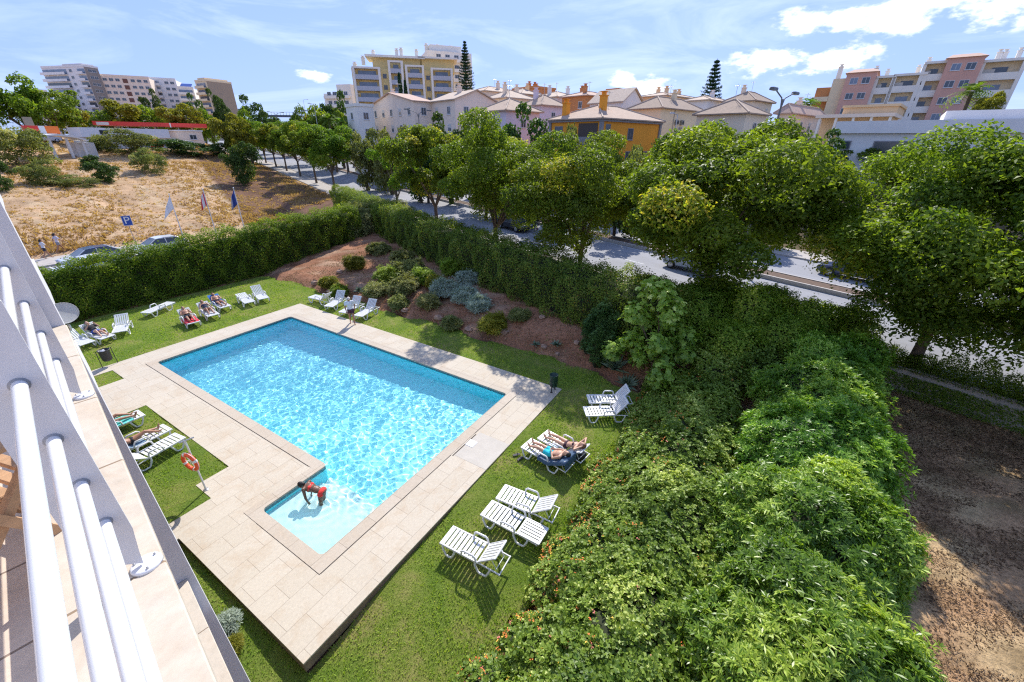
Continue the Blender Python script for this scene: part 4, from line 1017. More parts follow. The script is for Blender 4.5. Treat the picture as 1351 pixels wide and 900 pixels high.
# ------------------------------------------------------------ cars
_cm = {}
def car_meshes(kind, paint, roofc=None):
    key = (kind, paint, roofc)
    if key in _cm: return _cm[key]
    P_ = mat('car paint %.2f %.2f %.2f' % paint, paint, .25, .02, 3, coat=.6); R_ = P_ if roofc is None else mat('car roof paint %.2f' % roofc[2], roofc, .25, .03, 3, coat=.6)
    L_, W_, Hh = 4.3, .88, 1.45
    if kind == 'hatch': low = [(-2.15, .32), (-2.16, .62), (-2.05, .78), (-1.2, .92), (1.75, .95), (2.08, .86), (2.14, .5), (2.05, .30)]; cab = [(-1.25, .90), (-.45, 1.40), (.2, 1.46), (1.1, 1.42), (1.95, .93)]
    elif kind == 'van': low = [(-2.2, .35), (-2.22, .7), (-2.05, .95), (-1.6, 1.05), (2.1, 1.1), (2.18, .6), (2.1, .33)]; cab = [(-1.6, 1.04), (-.95, 1.72), (-.2, 1.82), (2.0, 1.80), (2.12, 1.08)]
    else: low = [(-2.2, .32), (-2.22, .60), (-2.1, .74), (-1.25, .88), (1.2, .92), (2.1, .90), (2.2, .6), (2.12, .30)]; cab = [(-1.3, .87), (-.5, 1.34), (.1, 1.40), (.75, 1.36), (1.6, .90)]
    d = {}
    def loft(poly, w0, w1, zlo, zhi):
        n = len(poly); vs = []
        for sgn in (-1, 1):
            for x, z in poly:
                k = np.clip((z - zlo) / (zhi - zlo), 0, 1); w = w0 + (w1 - w0) * k
                tap = 1 - .10 * max(0, abs(x) - 1.5) / .7
                vs.append((x, sgn * w * tap, z))
        return vs, [tuple(range(n))[::-1] if False else tuple(range(n)), tuple(range(2 * n - 1, n - 1, -1))] + [((i + 1) % n, i, n + i, n + (i + 1) % n) for i in range(n)]
    b = MB(); v_, f_ = loft(low, .84, .86, .3, .95)
    b.add(v_, f_); d['body'] = b.mesh('body', P_)
    top = max(z for x, z in cab)
    b = MB(); v_, f_ = loft(cab, .80, .60, .88, top); b.add(v_, f_); d['cabin'] = b.mesh('cabin_glass', M['glass'])
    # roof skin and pillars
    b = MB(); i1, i2 = cab[1], cab[-2]
    ro = [(x, z) for x, z in cab[1:-1]]; n = len(ro); vs = []
    for sgn in (-1, 1):
        for x, z in ro: vs.append((x, sgn * .615, z + .012))
    for sgn in (-1, 1):
        for x, z in ro: vs.append((x, sgn * .63, z - .07))
    fs = [(i, i + 1, n + i + 1, n + i) for i in range(n - 1)] + [(i, 2 * n + i, 2 * n + i + 1, i + 1) for i in range(n - 1)] + [(n + i, n + i + 1, 3 * n + i + 1, 3 * n + i) for i in range(n - 1)]
    b.add(vs, fs); d['roof'] = b.mesh('roof', R_)
    d['pillars'] = []
    for sgn in (-1, 1):
        for a, c in ((cab[0], cab[1]), (cab[-1], cab[-2]), ((.25, .9), (.25, top - .03))): b = MB(); b.tube([(a[0], sgn * .80, a[1]), (c[0], sgn * .61, c[1])], .035, 6); d['pillars'].append(b.mesh('pillar', P_))
    w = MB(); w.lathe([(.001, -.09), (.22, -.09), (.31, -.085), (.325, -.05), (.325, .05), (.31, .085), (.22, .09), (.001, .09)], n=20); d['tyre'] = w.mesh('tyre', M['rubber'])
    w = MB(); w.lathe([(.001, .10), (.05, .105), (.2, .098), (.215, .085)], n=16); w.lathe([(.215, -.085), (.2, -.098), (.05, -.105), (.001, -.10)], n=16); d['rim'] = w.mesh('rim', mat('alloy rim', (.5, .5, .52), .35, .1, metal=.7))
    b = MB(); b.bbox(-2.19, -2.0, .48, .76, .62, .75, .02); d['hl1'] = b.mesh('headlight', mat('headlight glass', (.55, .57, .6), .1))
    b = MB(); b.bbox(-2.19, -2.0, -.76, -.48, .62, .75, .02); d['hl2'] = b.mesh('headlight', mat('headlight glass', (.55, .57, .6), .1))
    b = MB(); b.bbox(2.03, 2.17, .50, .76, .68, .84, .02); d['tl1'] = b.mesh('tail_light', mat('tail light red', (.35, .02, .02), .2))
    b = MB(); b.bbox(2.03, 2.17, -.76, -.50, .68, .84, .02); d['tl2'] = b.mesh('tail_light', mat('tail light red', (.35, .02, .02), .2))
    b = MB(); b.box(-2.235, -2.10, -.45, .45, .36, .55); d['grille'] = b.mesh('grille', M['black'])
    d['mirrors'] = [MB().bbox(-1.05, -.88, y0, y0 + .14, .92, 1.04, .03).mesh('wing_mirror', P_) for y0 in (.86, -1.0)]
    _cm[key] = d
    return d
def car(label, loc, rz, kind='sedan', paint=(.6, .6, .6), roofc=None, group=None, cat='car'):
    t = thing('parked_car' if group and 'park' in group else 'car', label, cat, loc, rz, group); d = car_meshes(kind, paint, roofc)
    b_ = inst('body', d['body'], t); m = b_.modifiers.new('bevel', 'BEVEL'); m.width = .07; m.segments = 3; m.limit_method = 'ANGLE'
    c_ = inst('cabin_glass', d['cabin'], t); m = c_.modifiers.new('bevel', 'BEVEL'); m.width = .05; m.segments = 2
    inst('roof', d['roof'], t); inst('grille', d['grille'], t)
    for q in d['pillars']: inst('pillar', q, t)
    for q in d['mirrors']: inst('wing_mirror', q, t)
    for k in ('hl1', 'hl2'): inst('headlight', d[k], t)
    for k in ('tl1', 'tl2'): inst('tail_light', d[k], t)
    for x in (-1.35, 1.32):
        for s in (-1, 1):
            w = empty('wheel', (x, s * .80, .325)); w.parent = t; w.rotation_euler = (math.pi / 2, 0, 0)
            inst('tyre', d['tyre'], w); inst('rim', d['rim'], w)
    return t
gp = 'cars parked behind the clipped hedge'
car('white car with a dark blue roof in the car park behind the hedge', uv(10.4, 48.7, .07), ROT_UV, 'hatch', (.62, .63, .66), (.03, .05, .12), gp)
car('white car further right in the car park, mostly behind the hedge', uv(15.4, 48.9, .07), ROT_UV, 'hatch', (.66, .66, .66), None, gp)
car('white car nearest the hedge in the car park, only its bonnet showing', uv(9.2, 45.2, .07), ROT_UV, 'hatch', (.6, .61, .63), None, gp)
gr_ = 'cars on the avenue'
def roadcar(label, s_, p_, **k):
    z = float(zr(s_)) - .03; dz = (float(zr(s_ + 2)) - float(zr(s_ - 2))) / 4
    t = car(label, sp(s_, p_, z), ROT_SP + (math.pi if k.pop('flip', False) else 0), group=gr_, **k); return t
roadcar('pale silver blue car on the near carriageway behind the long hedge', -28.6, 29.8, kind='hatch', paint=(.42, .50, .58), flip=True)
roadcar('dark car just behind the pale blue one on the near carriageway', -34.5, 29.0, kind='sedan', paint=(.02, .022, .028), flip=True)
roadcar('light blue car glimpsed behind the forked tree trunks', -14.8, 30.6, kind='hatch', paint=(.40, .48, .60), flip=True)
roadcar('dark blue car on the far carriageway behind the big right tree', -6.3, 38.6, kind='sedan', paint=(.02, .04, .12))
roadcar('grey hatchback at the far kerb past the left tree row', -107, 40.2, kind='hatch', paint=(.30, .33, .38))
roadcar('black car on the median side of the avenue behind the left tree row', -93, 36.2, kind='sedan', paint=(.02, .02, .025))

# ------------------------------------------------------------ small things on the lawn
def sandals():
    q = G(684, 603, -.02); t = thing('sandals', 'pair of dark sandals on the grass left of the turquoise shorts sunbather', 'sandals', (q[0], q[1], -.01), .6)
    for y, r in ((-.09, .15), (.09, -.25)):
        b = MB(); b.prism([(-.14, -.04), (-.05, -.05), (.08, -.055), (.13, -.02), (.13, .02), (.08, .05), (-.05, .04), (-.14, .035)], 0, .025); o = b.build('sole', mat('dark rubber sole', (.03, .03, .035), .7), t, (0, y * 1.3, 0), r)
        b = MB(); b.tube([(.04, -.05, .02), (.05, 0, .06), (.04, .05, .02)], .012, 6); b.build('strap', mat('sandal strap', (.05, .05, .06), .6), o)
sandals()
def bag(lb, px, c, z=-.02, s=1.0):
    q = G(px[0], px[1], z); t = thing('bag', lb, 'bag', (q[0], q[1], z), .5, scale=s); m_ = mat('bag cloth %.2f' % c[0], c, .8, .2, 8, bump=.4)
    b = MB(); b.ball((0, 0, .14), (.24, .13, .15), 14, 10); b.v = [(x, y, max(z_, 0)) for x, y, z_ in b.v]; b.build('body', m_, t)
    for y in (-.07, .07): b = MB(); b.tube([(-.12, y, .24), (-.08, y, .34), (.08, y, .34), (.12, y, .24)], .010, 6); b.build('handle', m_, t)
bag('dark beach bag on the grass behind the two sunbathers on the right lawn', (766, 606), (.03, .03, .04))
bag('small orange red bag beside the reader in blue shorts', (137, 437), (.6, .12, .04), s=.6)
# ------------------------------------------------------------ foliage
def rdir(rng, n):
    d = rng.normal(size=(n, 3)); return d / np.linalg.norm(d, axis=1)[:, None]
def leaf_arrays(rng, Pt, out, ln, wd, up=.25, spread=.75):
    """rhombic leaves: Pt centres, out outward directions"""
    n = len(Pt); nr = out + rdir(rng, n) * spread + np.array([0, 0, up]); nr /= np.linalg.norm(nr, axis=1)[:, None] + 1e-9
    t = np.cross(nr, rdir(rng, n)); t /= np.linalg.norm(t, axis=1)[:, None] + 1e-9; b = np.cross(nr, t)
    l = (ln * rng.uniform(.7, 1.3, n))[:, None]; w = (wd * rng.uniform(.7, 1.3, n))[:, None]
    fold = nr * w * .25
    V_ = np.stack([Pt - t * l * .5, Pt + b * w * .5 + fold - t * l * .05, Pt + t * l * .5 - nr * l * .12, Pt - b * w * .5 + fold - t * l * .05], 1).reshape(-1, 3)
    return V_, np.arange(n * 4).reshape(-1, 4)
def ico_noise(d, f, ph): return np.sin(d[:, 0] * f + ph) * np.sin(d[:, 1] * f * 1.1 + ph * 2) * np.sin(d[:, 2] * f * .9 + ph * 3)
def crown_mesh(name, seed, R, H, z0, nclump, nleaf, ln, wd, m_, squash=1.0, cr=.32, lobes=.30, open_=.0, tonebias=.0):
    """clumps of leaves spread through an uneven crown, from z0 to H, radius R"""
    rng = np.random.default_rng(seed); hz = (H - z0) / 2; cz = (H + z0) / 2
    d = rdir(rng, nclump); d[:, 2] = d[:, 2] * .9 + .08; q = rng.uniform(.45, .86, nclump) ** .7
    lob = 1 + lobes * ico_noise(d, 2.6, seed) * 2.2
    c = d * (q * lob)[:, None] * np.array([R, R, hz]); c[:, 2] += cz
    rc = R * cr * rng.uniform(.45, 1.2, nclump); ct = rng.uniform(0, 1, nclump) + (rng.random(nclump) < .12) * .6
    wgt = rc ** 2; k = rng.choice(nclump, nleaf, p=wgt / wgt.sum())
    dd = rdir(rng, nleaf); dd[:, 2] = np.where(rng.random(nleaf) < .6, np.abs(dd[:, 2]), dd[:, 2])
    rr_ = rng.uniform(.45, 1.0, nleaf) ** .55
    bump = 1 + .25 * ico_noise(dd, 5.0, 1.7 + seed)
    Pt = c[k] + dd * (rc[k] * rr_ * bump)[:, None] * np.array([1, 1, .8 * squash])
    V_, F_ = leaf_arrays(rng, Pt, dd * .7, ln, wd)
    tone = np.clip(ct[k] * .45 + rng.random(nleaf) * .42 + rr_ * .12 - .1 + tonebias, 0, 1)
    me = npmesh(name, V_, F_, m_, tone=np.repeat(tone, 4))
    return me, c, rc
barkm = mat('grey brown bark', (.13, .095, .065), .95, .35, 9, bump=.6, bscale=18, stretch=(1, 1, .25))
barkd = mat('dark bark', (.06, .045, .035), .95, .3, 9, bump=.6, stretch=(1, 1, .25))
def trunk_mesh(name, seed, H, r, fork, tips, m_=None, lean=.03):
    rng = np.random.default_rng(seed + 77); b = MB(); f = np.array([rng.normal(0, lean) * fork, rng.normal(0, lean) * fork, fork])
    b.tube([(0, 0, -.3), (0, 0, .15), f * .5 + np.array([rng.normal(0, .03), rng.normal(0, .03), 0]), f], [r * 1.35, r * 1.1, r * .92, r * .85], 9)
    for i, tp in enumerate(tips):
        tp = np.array(tp); m1 = f + (tp - f) * .45 + np.array([rng.normal(0, .12), rng.normal(0, .12), .25]) * min(1, H / 6)
        b.tube([f * .93, m1, tp], [r * .55, r * .33, r * .08], 6)
    return b.mesh(name, m_ or barkm)

LF = {}
LF['street'] = leafmat('glossy carob like leaves', (.024, .055, .007), (.125, .168, .017), (.30, .26, .04), .48, .5, .25)
LF['streetl'] = leafmat('fresh green leaves', (.035, .085, .010), (.105, .155, .016), (.22, .20, .03), .45, .55, .15)
LF['hedge'] = leafmat('clipped hedge leaves', (.03, .078, .008), (.135, .195, .018), (.28, .28, .04), .48, .55, .15)
LF['conhedge'] = leafmat('long hedge leaves', (.034, .072, .010), (.14, .185, .028), (.28, .19, .05), .42, .55, .2)
LF['lantana'] = leafmat('rough shrub leaves', (.028, .070, .008), (.145, .21, .028), (.36, .40, .11), .34, .45, .35)
LF['pitto'] = leafmat('bright narrow leaves', (.020, .062, .007), (.10, .19, .018), (.27, .36, .06), .36, .36, .4)
LF['fig'] = leafmat('broad lobed leaves', (.07, .13, .02), (.22, .28, .05), (.44, .48, .18), .4, .42, .4)
LF['dark'] = leafmat('dark evergreen leaves', (.014, .036, .008), (.045, .08, .016), (.09, .12, .025), .3, .55, .25)
LF['olive'] = leafmat('olive grey leaves', (.045, .065, .018), (.15, .165, .055), (.27, .26, .11), .35, .65, .2)
LF['yellow'] = leafmat('yellowing leaves', (.06, .075, .010), (.17, .165, .022), (.30, .235, .035), .4, .5, .15)
LF['grey'] = leafmat('silver grey leaves', (.11, .145, .11), (.22, .26, .21), (.32, .35, .30), .2, .7, .2)
LF['dry'] = leafmat('dry grass', (.19, .12, .055), (.29, .20, .105), (.36, .275, .16), .35, .85, .05)
LF['upright'] = leafmat('upright evergreen leaves', (.02, .055, .014), (.075, .135, .035), (.13, .19, .06), .25, .5, .3)
LF['con'] = leafmat('conifer needles', (.008, .028, .010), (.025, .060, .022), (.04, .085, .03), .12, .6, .2)
LF['shade'] = leafmat('deep green shrub leaves', (.05, .10, .012), (.17, .235, .028), (.30, .32, .05), .45, .5, .25)

# street trees: three heads at full size, copied with a turn and a scale
TP = {}
def tree_proto(key, seed, R, H, z0, ncl, nl, ln, wd, lf, trunk_r=.17, fork=2.2, ntips=7, m_=None, **kw):
    me, c, rc = crown_mesh('crown', seed, R, H, z0, ncl, nl, ln, wd, LF[lf], **kw)
    order = np.argsort(-rc)[:ntips]; tr = trunk_mesh('trunk', seed, H, trunk_r, fork, [c[i] for i in order], m_)
    TP[key] = (me, tr, H)
tree_proto('big1', 11, 5.0, 9.6, 1.8, 74, 98000, .18, .09, 'street', .22, 2.3, 9, cr=.27)
tree_proto('big2', 23, 4.7, 9.2, 2.7, 54, 66000, .18, .09, 'street', .20, 2.2, 9, cr=.28)
tree_proto('big3', 17, 5.2, 9.6, .9, 95, 115000, .18, .09, 'street', .24, 2.0, 10, cr=.29, lobes=.14)
tree_proto('mid1', 35, 3.7, 9.3, 2.9, 36, 28000, .22, .11, 'street', .18, 2.6, 7, cr=.32)
tree_proto('mid2', 47, 3.4, 8.8, 2.5, 30, 20000, .23, .12, 'streetl', .18, 2.6, 7, cr=.33)
tree_proto('small', 59, 2.1, 7.2, 2.3, 22, 9000, .20, .10, 'streetl', .10, 2.0, 6, cr=.36)
tree_proto('bushd', 91, 3.5, 5.0, -.4, 46, 9000, .30, .16, 'dark', .1, .8, 5, barkd, cr=.30)
tree_proto('busho', 93, 3.5, 5.0, -.4, 46, 9000, .28, .12, 'olive', .1, .8, 5, cr=.30)
tree_proto('far1', 61, 3.6, 7.6, 1.0, 26, 6500, .38, .22, 'street', .2, 1.8, 5, cr=.36)
tree_proto('fard', 67, 3.4, 7.5, .6, 24, 6000, .38, .22, 'dark', .2, 1.6, 5, barkd, cr=.36)
tree_proto('faro', 71, 3.4, 6.2, .6, 24, 6000, .34, .18, 'olive', .2, 1.4, 5, cr=.36)
tree_proto('fary', 73, 3.6, 6.8, .8, 26, 6500, .36, .2, 'yellow', .2, 1.6, 5, cr=.36)
tree_proto('farl', 79, 3.5, 6.8, .8, 26, 6500, .36, .2, 'streetl', .2, 1.6, 5, cr=.36)
_rt = random.Random(9)
def tree(key, label, loc, H=None, wide=1.0, group=None, name='tree', rz=None, cat='tree'):
    me, tr, h0 = TP[key]; k = (H / h0) if H else 1.0
    t = thing(name, label, cat, loc, _rt.uniform(0, 6.28) if rz is None else rz, group)
    inst('crown', me, t, scale=(k * wide, k * wide, k)); inst('trunk', tr, t, scale=(k, k, k))
    return t
def street(key, label, s_, H, wide=1.0, p_=23.0, **kw): return tree(key, label, sp(s_, p_, float(zr(s_)) + .1), H, wide, 'street trees along the near pavement', 'street_tree', **kw)
street('big3', 'largest street tree near the right edge with its low crown over the brown plot', -.7, 9.1, 1.08, p_=24.3, rz=.4)
street('big3', 'street tree cut by the right edge, beside the largest one', 6.0, 8.7, 1.12, 24.3, rz=2.0)
street('big1', 'wide dark street tree with forked trunks right of centre', -10.0, 9.9, 1.14, p_=22.8, rz=2.6)
street('big2', 'rounded street tree left of the wide forked one, in front of the orange house', -17.8, 8.7, 1.02, p_=20.8, rz=4.0)
street('big2', 'street tree behind the middle of the long hedge, below the lilac house', -27.0, 9.7, .98, p_=20.8, rz=1.1)
street('mid1', 'tall narrow street tree between the small one and the rounded crowns', -36.5, 9.9, .98, p_=20.8, rz=.2)
street('small', 'small young street tree with thin trunk over the avenue', -45.5, 8.6, .82, p_=20.8, rz=1.2)
for i, (s_, H_, lb) in enumerate(((-73.6, 9.4, 'nearest tree of the left avenue row, beside the open asphalt'), (-83, 9.6, 'second tree of the left avenue row from the near end'), (-93, 9.3, 'third tree of the left avenue row from the near end'),
                                  (-103, 9.2, 'fourth tree of the left avenue row from the near end'), (-112, 8.8, 'fifth tree of the left avenue row, small in the distance'), (-122, 8.6, 'sixth tree of the left avenue row, small in the distance'),
                                  (-134, 8.4, 'seventh tree of the left avenue row, far away'), (-148, 8.2, 'last tree of the left avenue row, where the road ends'))):
    street('mid2' if i % 2 == 0 else 'mid1', lb, s_, H_, 1.12)

# ------------------------------------------------------------ hedges and shrub masses
core = mat('dark inner core', (.03, .036, .016), 1.0, .3, 6)  # solid filler behind the leaves; its near-black colour paints the shaded gaps
def hedge(name, label, cat, path, width, ztop, zbase, n, ln, wd, lf, seed, rough=.18, group=None, frame='uv', tone=.0, core_in=.55):
    """path: (x, y) local points; leaves over the whole surface of a rounded hedge, a solid core inside, coloured dark as shade between the leaves"""
    rng = np.random.default_rng(seed); path = np.array(path, float); seg = np.linalg.norm(np.diff(path, axis=0), axis=1); cum = np.concatenate([[0], np.cumsum(seg)]); Ltot = cum[-1]
    w0 = float(np.mean(width)); t_ = rng.uniform(-w0 * .35, Ltot + w0 * .35, n); tt = np.clip(t_, 0, Ltot)
    cx = np.interp(tt, cum, path[:, 0]); cy = np.interp(tt, cum, path[:, 1])
    k = np.clip(np.searchsorted(cum, tt) - 1, 0, len(seg) - 1); dr = (path[k + 1] - path[k]) / seg[k][:, None]; nr = np.stack([-dr[:, 1], dr[:, 0]], 1)
    zt = np.interp(tt, cum, ztop) if hasattr(ztop, '__len__') else ztop; zb = np.interp(tt, cum, zbase) if hasattr(zbase, '__len__') else zbase
    wl = np.interp(tt, cum, width) if hasattr(width, '__len__') else width
    hh = zt - zb; peri = wl + 2 * hh; q = rng.uniform(0, 1, n) * peri
    # cross section: up the left side, over the top, down the right side
    a = np.where(q < hh, -1, np.where(q < hh + wl, (q - hh) / wl * 2 - 1, 1)); zz = np.where(q < hh, q / hh, np.where(q < hh + wl, 1.0, 1 - (q - hh - wl) / hh))
    rnd = np.clip((zz - .80) / .2, 0, 1) * np.clip((abs(a) - .7) / .3, 0, 1)
    lump = .5 * np.sin(tt * 1.7 + seed) * np.sin(zz * 5 + tt * .6) + .5 * np.sin(tt * 4.1 + a * 3 + seed * 2) * np.sin(zz * 9 + a * 4)
    endk = np.abs(t_ - tt) / (w0 * .35)
    depth = rng.random(n) ** 1.8 * .35 - lump * rough
    off = a * wl / 2 * (1 - .18 * rnd) * np.sqrt(np.clip(1 - endk ** 2 * .8, 0.05, 1)) ; top = zb + hh * (zz - .10 * rnd * zz)
    outv = np.stack([nr[:, 0] * a, nr[:, 1] * a, np.where(zz > .98, 1.2, .15 + .5 * rnd)], 1)
    flat = np.where(zz > .98, 0, 1)
    Pt = np.stack([cx + nr[:, 0] * (off - np.sign(a) * depth * flat * np.abs(a)) + dr[:, 0] * (t_ - tt), cy + nr[:, 1] * (off - np.sign(a) * depth * flat * np.abs(a)) + dr[:, 1] * (t_ - tt), top - depth * np.where(zz > .98, 1, .2)], 1)
    Pt[:, 2] += (zz > .98) * (rng.random(n) < .12) * rng.random(n) * .3 + (zz > .98) * .16 * np.sin(tt * 2.3 + seed) * np.sin(a * 3 + tt) + rng.normal(0, .04, n)
    outv /= np.linalg.norm(outv, axis=1)[:, None]
    V_, F_ = leaf_arrays(rng, Pt, outv, ln, wd)
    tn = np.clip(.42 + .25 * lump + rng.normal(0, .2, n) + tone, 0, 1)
    t = thing(name, label, cat, (0, 0, 0), ROT_UV if frame == 'uv' else ROT_SP, group)
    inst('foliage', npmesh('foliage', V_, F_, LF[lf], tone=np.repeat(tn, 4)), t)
    b = MB(); m = 2 * len(path)
    ps = [path[0] + (path[1] - path[0]) * 0] ; zt_ = np.array(ztop if hasattr(ztop, '__len__') else [ztop] * len(path)); zb_ = np.array(zbase if hasattr(zbase, '__len__') else [zbase] * len(path)); wp = np.array(width if hasattr(width, '__len__') else [width] * len(path))
    for i in range(len(path) - 1):
        d = (path[i + 1] - path[i]); d = d / np.linalg.norm(d); nn = np.array([-d[1], d[0]]); vs = []
        for e, ii in ((path[i], i), (path[i + 1], i + 1)):
            w_ = wp[ii] / 2 - core_in
            for sg, z_ in ((-1, zb_[ii] - .3), (1, zb_[ii] - .3), (1, zt_[ii] - core_in - .1), (-1, zt_[ii] - core_in - .1)): vs.append((*(e + nn * sg * w_), z_))
        b.add(vs, [(0, 1, 2, 3), (7, 6, 5, 4), (0, 4, 5, 1), (1, 5, 6, 2), (2, 6, 7, 3), (3, 7, 4, 0)])
    b.build('dark_core', core, t)
    return t
# clipped hedge at the left
hedge('hedge', 'clipped bright green hedge behind the left row of loungers', 'hedge', [(1, 35.0), (10.5, 35.0), (20, 35.2), (27, 35.6)], [1.6, 1.8, 2.0, 2.2], [3.0, 3.45, 3.95, 4.1], [-.1, -.1, 0, .6], 95000, .105, .07, 'hedge', 3, .45)
# the long hedge along the avenue
hedge('hedge', 'long tall hedge between the planted bank and the avenue', 'hedge', [(-58, 18.9), (-44, 17.8), (-32, 17.0), (-20, 16.6), (-9, 16.9)], [2.6, 2.6, 2.8, 2.9, 3.2], [4.3, 4.15, 4.15, 4.3, 4.0], [.8, .7, .6, .4, .1], 175000, .12, .06, 'conhedge', 4, .38, frame='sp')

def mass(name, label, cat, blobs, n, ln, wd, lf, seed, group=None, tone=0.0, up=.5, extra=None, rosette=0, thr=.80, rough=.13, cs=.74):
    """a shrub mass: leaves over the union of rounded mounds (u, v, z, ru, rv, rz), with solid cores inside, coloured dark as shade in the gaps"""
    rng = np.random.default_rng(seed); B = np.array(blobs, float); area = B[:, 3] * B[:, 4] + B[:, 3] * B[:, 5] + B[:, 4] * B[:, 5]
    m = n * 3 if rosette == 0 else int(n / rosette * 3)
    k = rng.choice(len(B), m, p=area / area.sum()); d = rdir(rng, m); d[:, 2] = np.where(d[:, 2] < -.35, -d[:, 2], d[:, 2])
    lum = 1 + .09 * ico_noise(d, 4.2, seed) * 2 + .06 * ico_noise(d, 11., seed + 2) * 2
    r_ = (rng.uniform(0, 1, m) ** .6) * .20 + .82
    Pt = B[k, :3] + d * B[k, 3:6] * (r_ * lum)[:, None]
    o0 = d / B[k, 3:6]; o0 /= np.linalg.norm(o0, axis=1)[:, None]; rs = np.minimum(1, np.min(B[k, 3:6], 1))
    f1 = np.sin(Pt[:, 0] * 2.3 + 1.7 * np.sin(Pt[:, 1] * 1.9 + seed)) * np.sin(Pt[:, 1] * 2.6 + 1.3 * np.sin(Pt[:, 2] * 3.1)); f2 = np.sin(Pt[:, 0] * 6.7 + 2 * np.sin(Pt[:, 2] * 5.0)) * np.sin(Pt[:, 1] * 7.3 + Pt[:, 2] * 4 + seed)
    sh_ = np.where(rng.random(m) < .10, rng.random(m) * 1.6, 0)
    Pt = Pt + o0 * ((rough * f1 + rough * .65 * f2 + rough * sh_) * rs)[:, None]
    # drop what lies deep inside another mound
    keep = np.ones(m, bool)
    for j in range(len(B)):
        q = ((Pt - B[j, :3]) / B[j, 3:6]); keep &= ~((np.sum(q * q, 1) < thr ** 2) & (k != j))
    keep &= Pt[:, 2] > -.15
    Pt = Pt[keep]; d = d[keep]; k = k[keep]; r_ = r_[keep]
    nk = n if rosette == 0 else int(n / rosette); Pt = Pt[:nk]; d = d[:nk]; k = k[:nk]; r_ = r_[:nk]
    t = thing(name, label, cat, (0, 0, 0), ROT_UV, group)
    out = d / B[k, 3:6]; out /= np.linalg.norm(out, axis=1)[:, None]
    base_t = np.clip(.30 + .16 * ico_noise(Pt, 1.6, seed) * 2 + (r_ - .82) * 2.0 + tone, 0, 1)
    if rosette:
        # narrow leaves fanned round each shoot tip
        c = np.repeat(Pt, rosette, 0); o = np.repeat(out, rosette, 0); bt = np.repeat(base_t, rosette); n2 = len(c)
        ax = o + np.array([0, 0, up]) + np.repeat(rdir(rng, len(Pt)) * .35, rosette, 0); ax /= np.linalg.norm(ax, axis=1)[:, None]
        sd = np.cross(ax, rdir(rng, n2)); sd /= np.linalg.norm(sd, axis=1)[:, None]
        el = rng.uniform(.1, .9, n2)[:, None]; dirv = sd * np.cos(el) + ax * np.sin(el); wv = np.cross(dirv, ax); wv /= np.linalg.norm(wv, axis=1)[:, None] + 1e-9
        l = (ln * rng.uniform(.7, 1.25, n2))[:, None]; w = wd * rng.uniform(.8, 1.2, n2)[:, None]
        V_ = np.stack([c, c + dirv * l * .55 + wv * w * .5, c + dirv * l - ax * l * .15, c + dirv * l * .55 - wv * w * .5], 1).reshape(-1, 3); F_ = np.arange(n2 * 4).reshape(-1, 4)
        tn = np.clip(bt + rng.normal(0, .16, n2), 0, 1)
    else:
        V_, F_ = leaf_arrays(rng, Pt, out, ln, wd, up=up); tn = np.clip(base_t + rng.normal(0, .18, len(Pt)), 0, 1)
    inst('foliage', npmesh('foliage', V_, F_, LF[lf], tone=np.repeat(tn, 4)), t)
    b = MB()
    for x in B: b.ball(x[:3], x[3:6] * cs, 18, 12)
    b.build('dark_core', core, t)
    if extra: extra(t, rng, B)
    return t

def flowers(cols, n, size, umax=None, edge=True):
    def f(t, rng, B):
        for ci, (nm, c, frac) in enumerate(cols):
            m = int(n * frac); k = rng.integers(0, len(B), m * 6); d = rdir(rng, m * 6); d[:, 2] = np.abs(d[:, 2]); Pt = B[k, :3] + d * B[k, 3:6] * 1.0
            ok = np.ones(len(Pt), bool)
            for j in range(len(B)):
                q = ((Pt - B[j, :3]) / B[j, 3:6]); ok &= ~((np.sum(q * q, 1) < .97 ** 2) & (k != j))
            pr = np.clip(.25 + .75 * sstep(Pt[:, 1], .8, 2.4), 0, 1) if edge else 1.0
            cl = .5 + .5 * np.sin(Pt[:, 0] * 2.1 + Pt[:, 1] * 1.3) * np.sin(Pt[:, 1] * 3.1 + 1)
            ok &= rng.random(len(Pt)) < pr * cl; Pt = Pt[ok][:m]; n_ = len(Pt)
            cc = np.repeat(Pt, 5, 0) + rng.normal(0, size * .6, (n_ * 5, 3)); V_, F_ = leaf_arrays(rng, cc, np.tile([0, 0, 1.0], (n_ * 5, 1)), size, size * .9, spread=.5)
            inst('flowers', npmesh('flowers', V_, F_, mat(nm, c, .7, .2, 30)), t)
    return f
# lantana edge: several merged mounds along v 3 .. -0.8
rb = random.Random(4); bl = []
for i in range(26):
    u_ = 2.2 + i * .60; w_ = rb.uniform(.9, 1.3)
    bl.append((u_ + rb.uniform(-.2, .2), rb.uniform(.1, .7), rb.uniform(.5, .8), w_, 1.3, rb.uniform(.75, 1.05)))
    bl.append((u_ + rb.uniform(-.3, .3), rb.uniform(1.2, 1.75), rb.uniform(.25, .45), rb.uniform(.7, 1.0), rb.uniform(.75, 1.05), rb.uniform(.5, .75)))
    if i % 2 == 0: bl.append((u_ + rb.uniform(-.3, .3), rb.uniform(2.1, 2.65), .10, .7, .6, .42))
bl = [b_ for b_ in bl if b_[0] < 17.2]
bl += [(17.6, .2, .9, 1.4, 1.3, 1.2), (18.6, -.6, 1.0, 1.3, 1.2, 1.3)]
lan = mass('flowering_shrub', 'broad flowering shrub bank with orange blooms, right of the lawn', 'shrub', bl, 250000, .088, .052, 'lantana', 8, rough=.20, rosette=6, up=.5, extra=flowers([('orange lantana bloom', (.75, .20, .04), .65), ('pink lantana bloom', (.65, .20, .16), .25), ('yellow lantana bloom', (.75, .45, .05), .35)], 1900, .032))
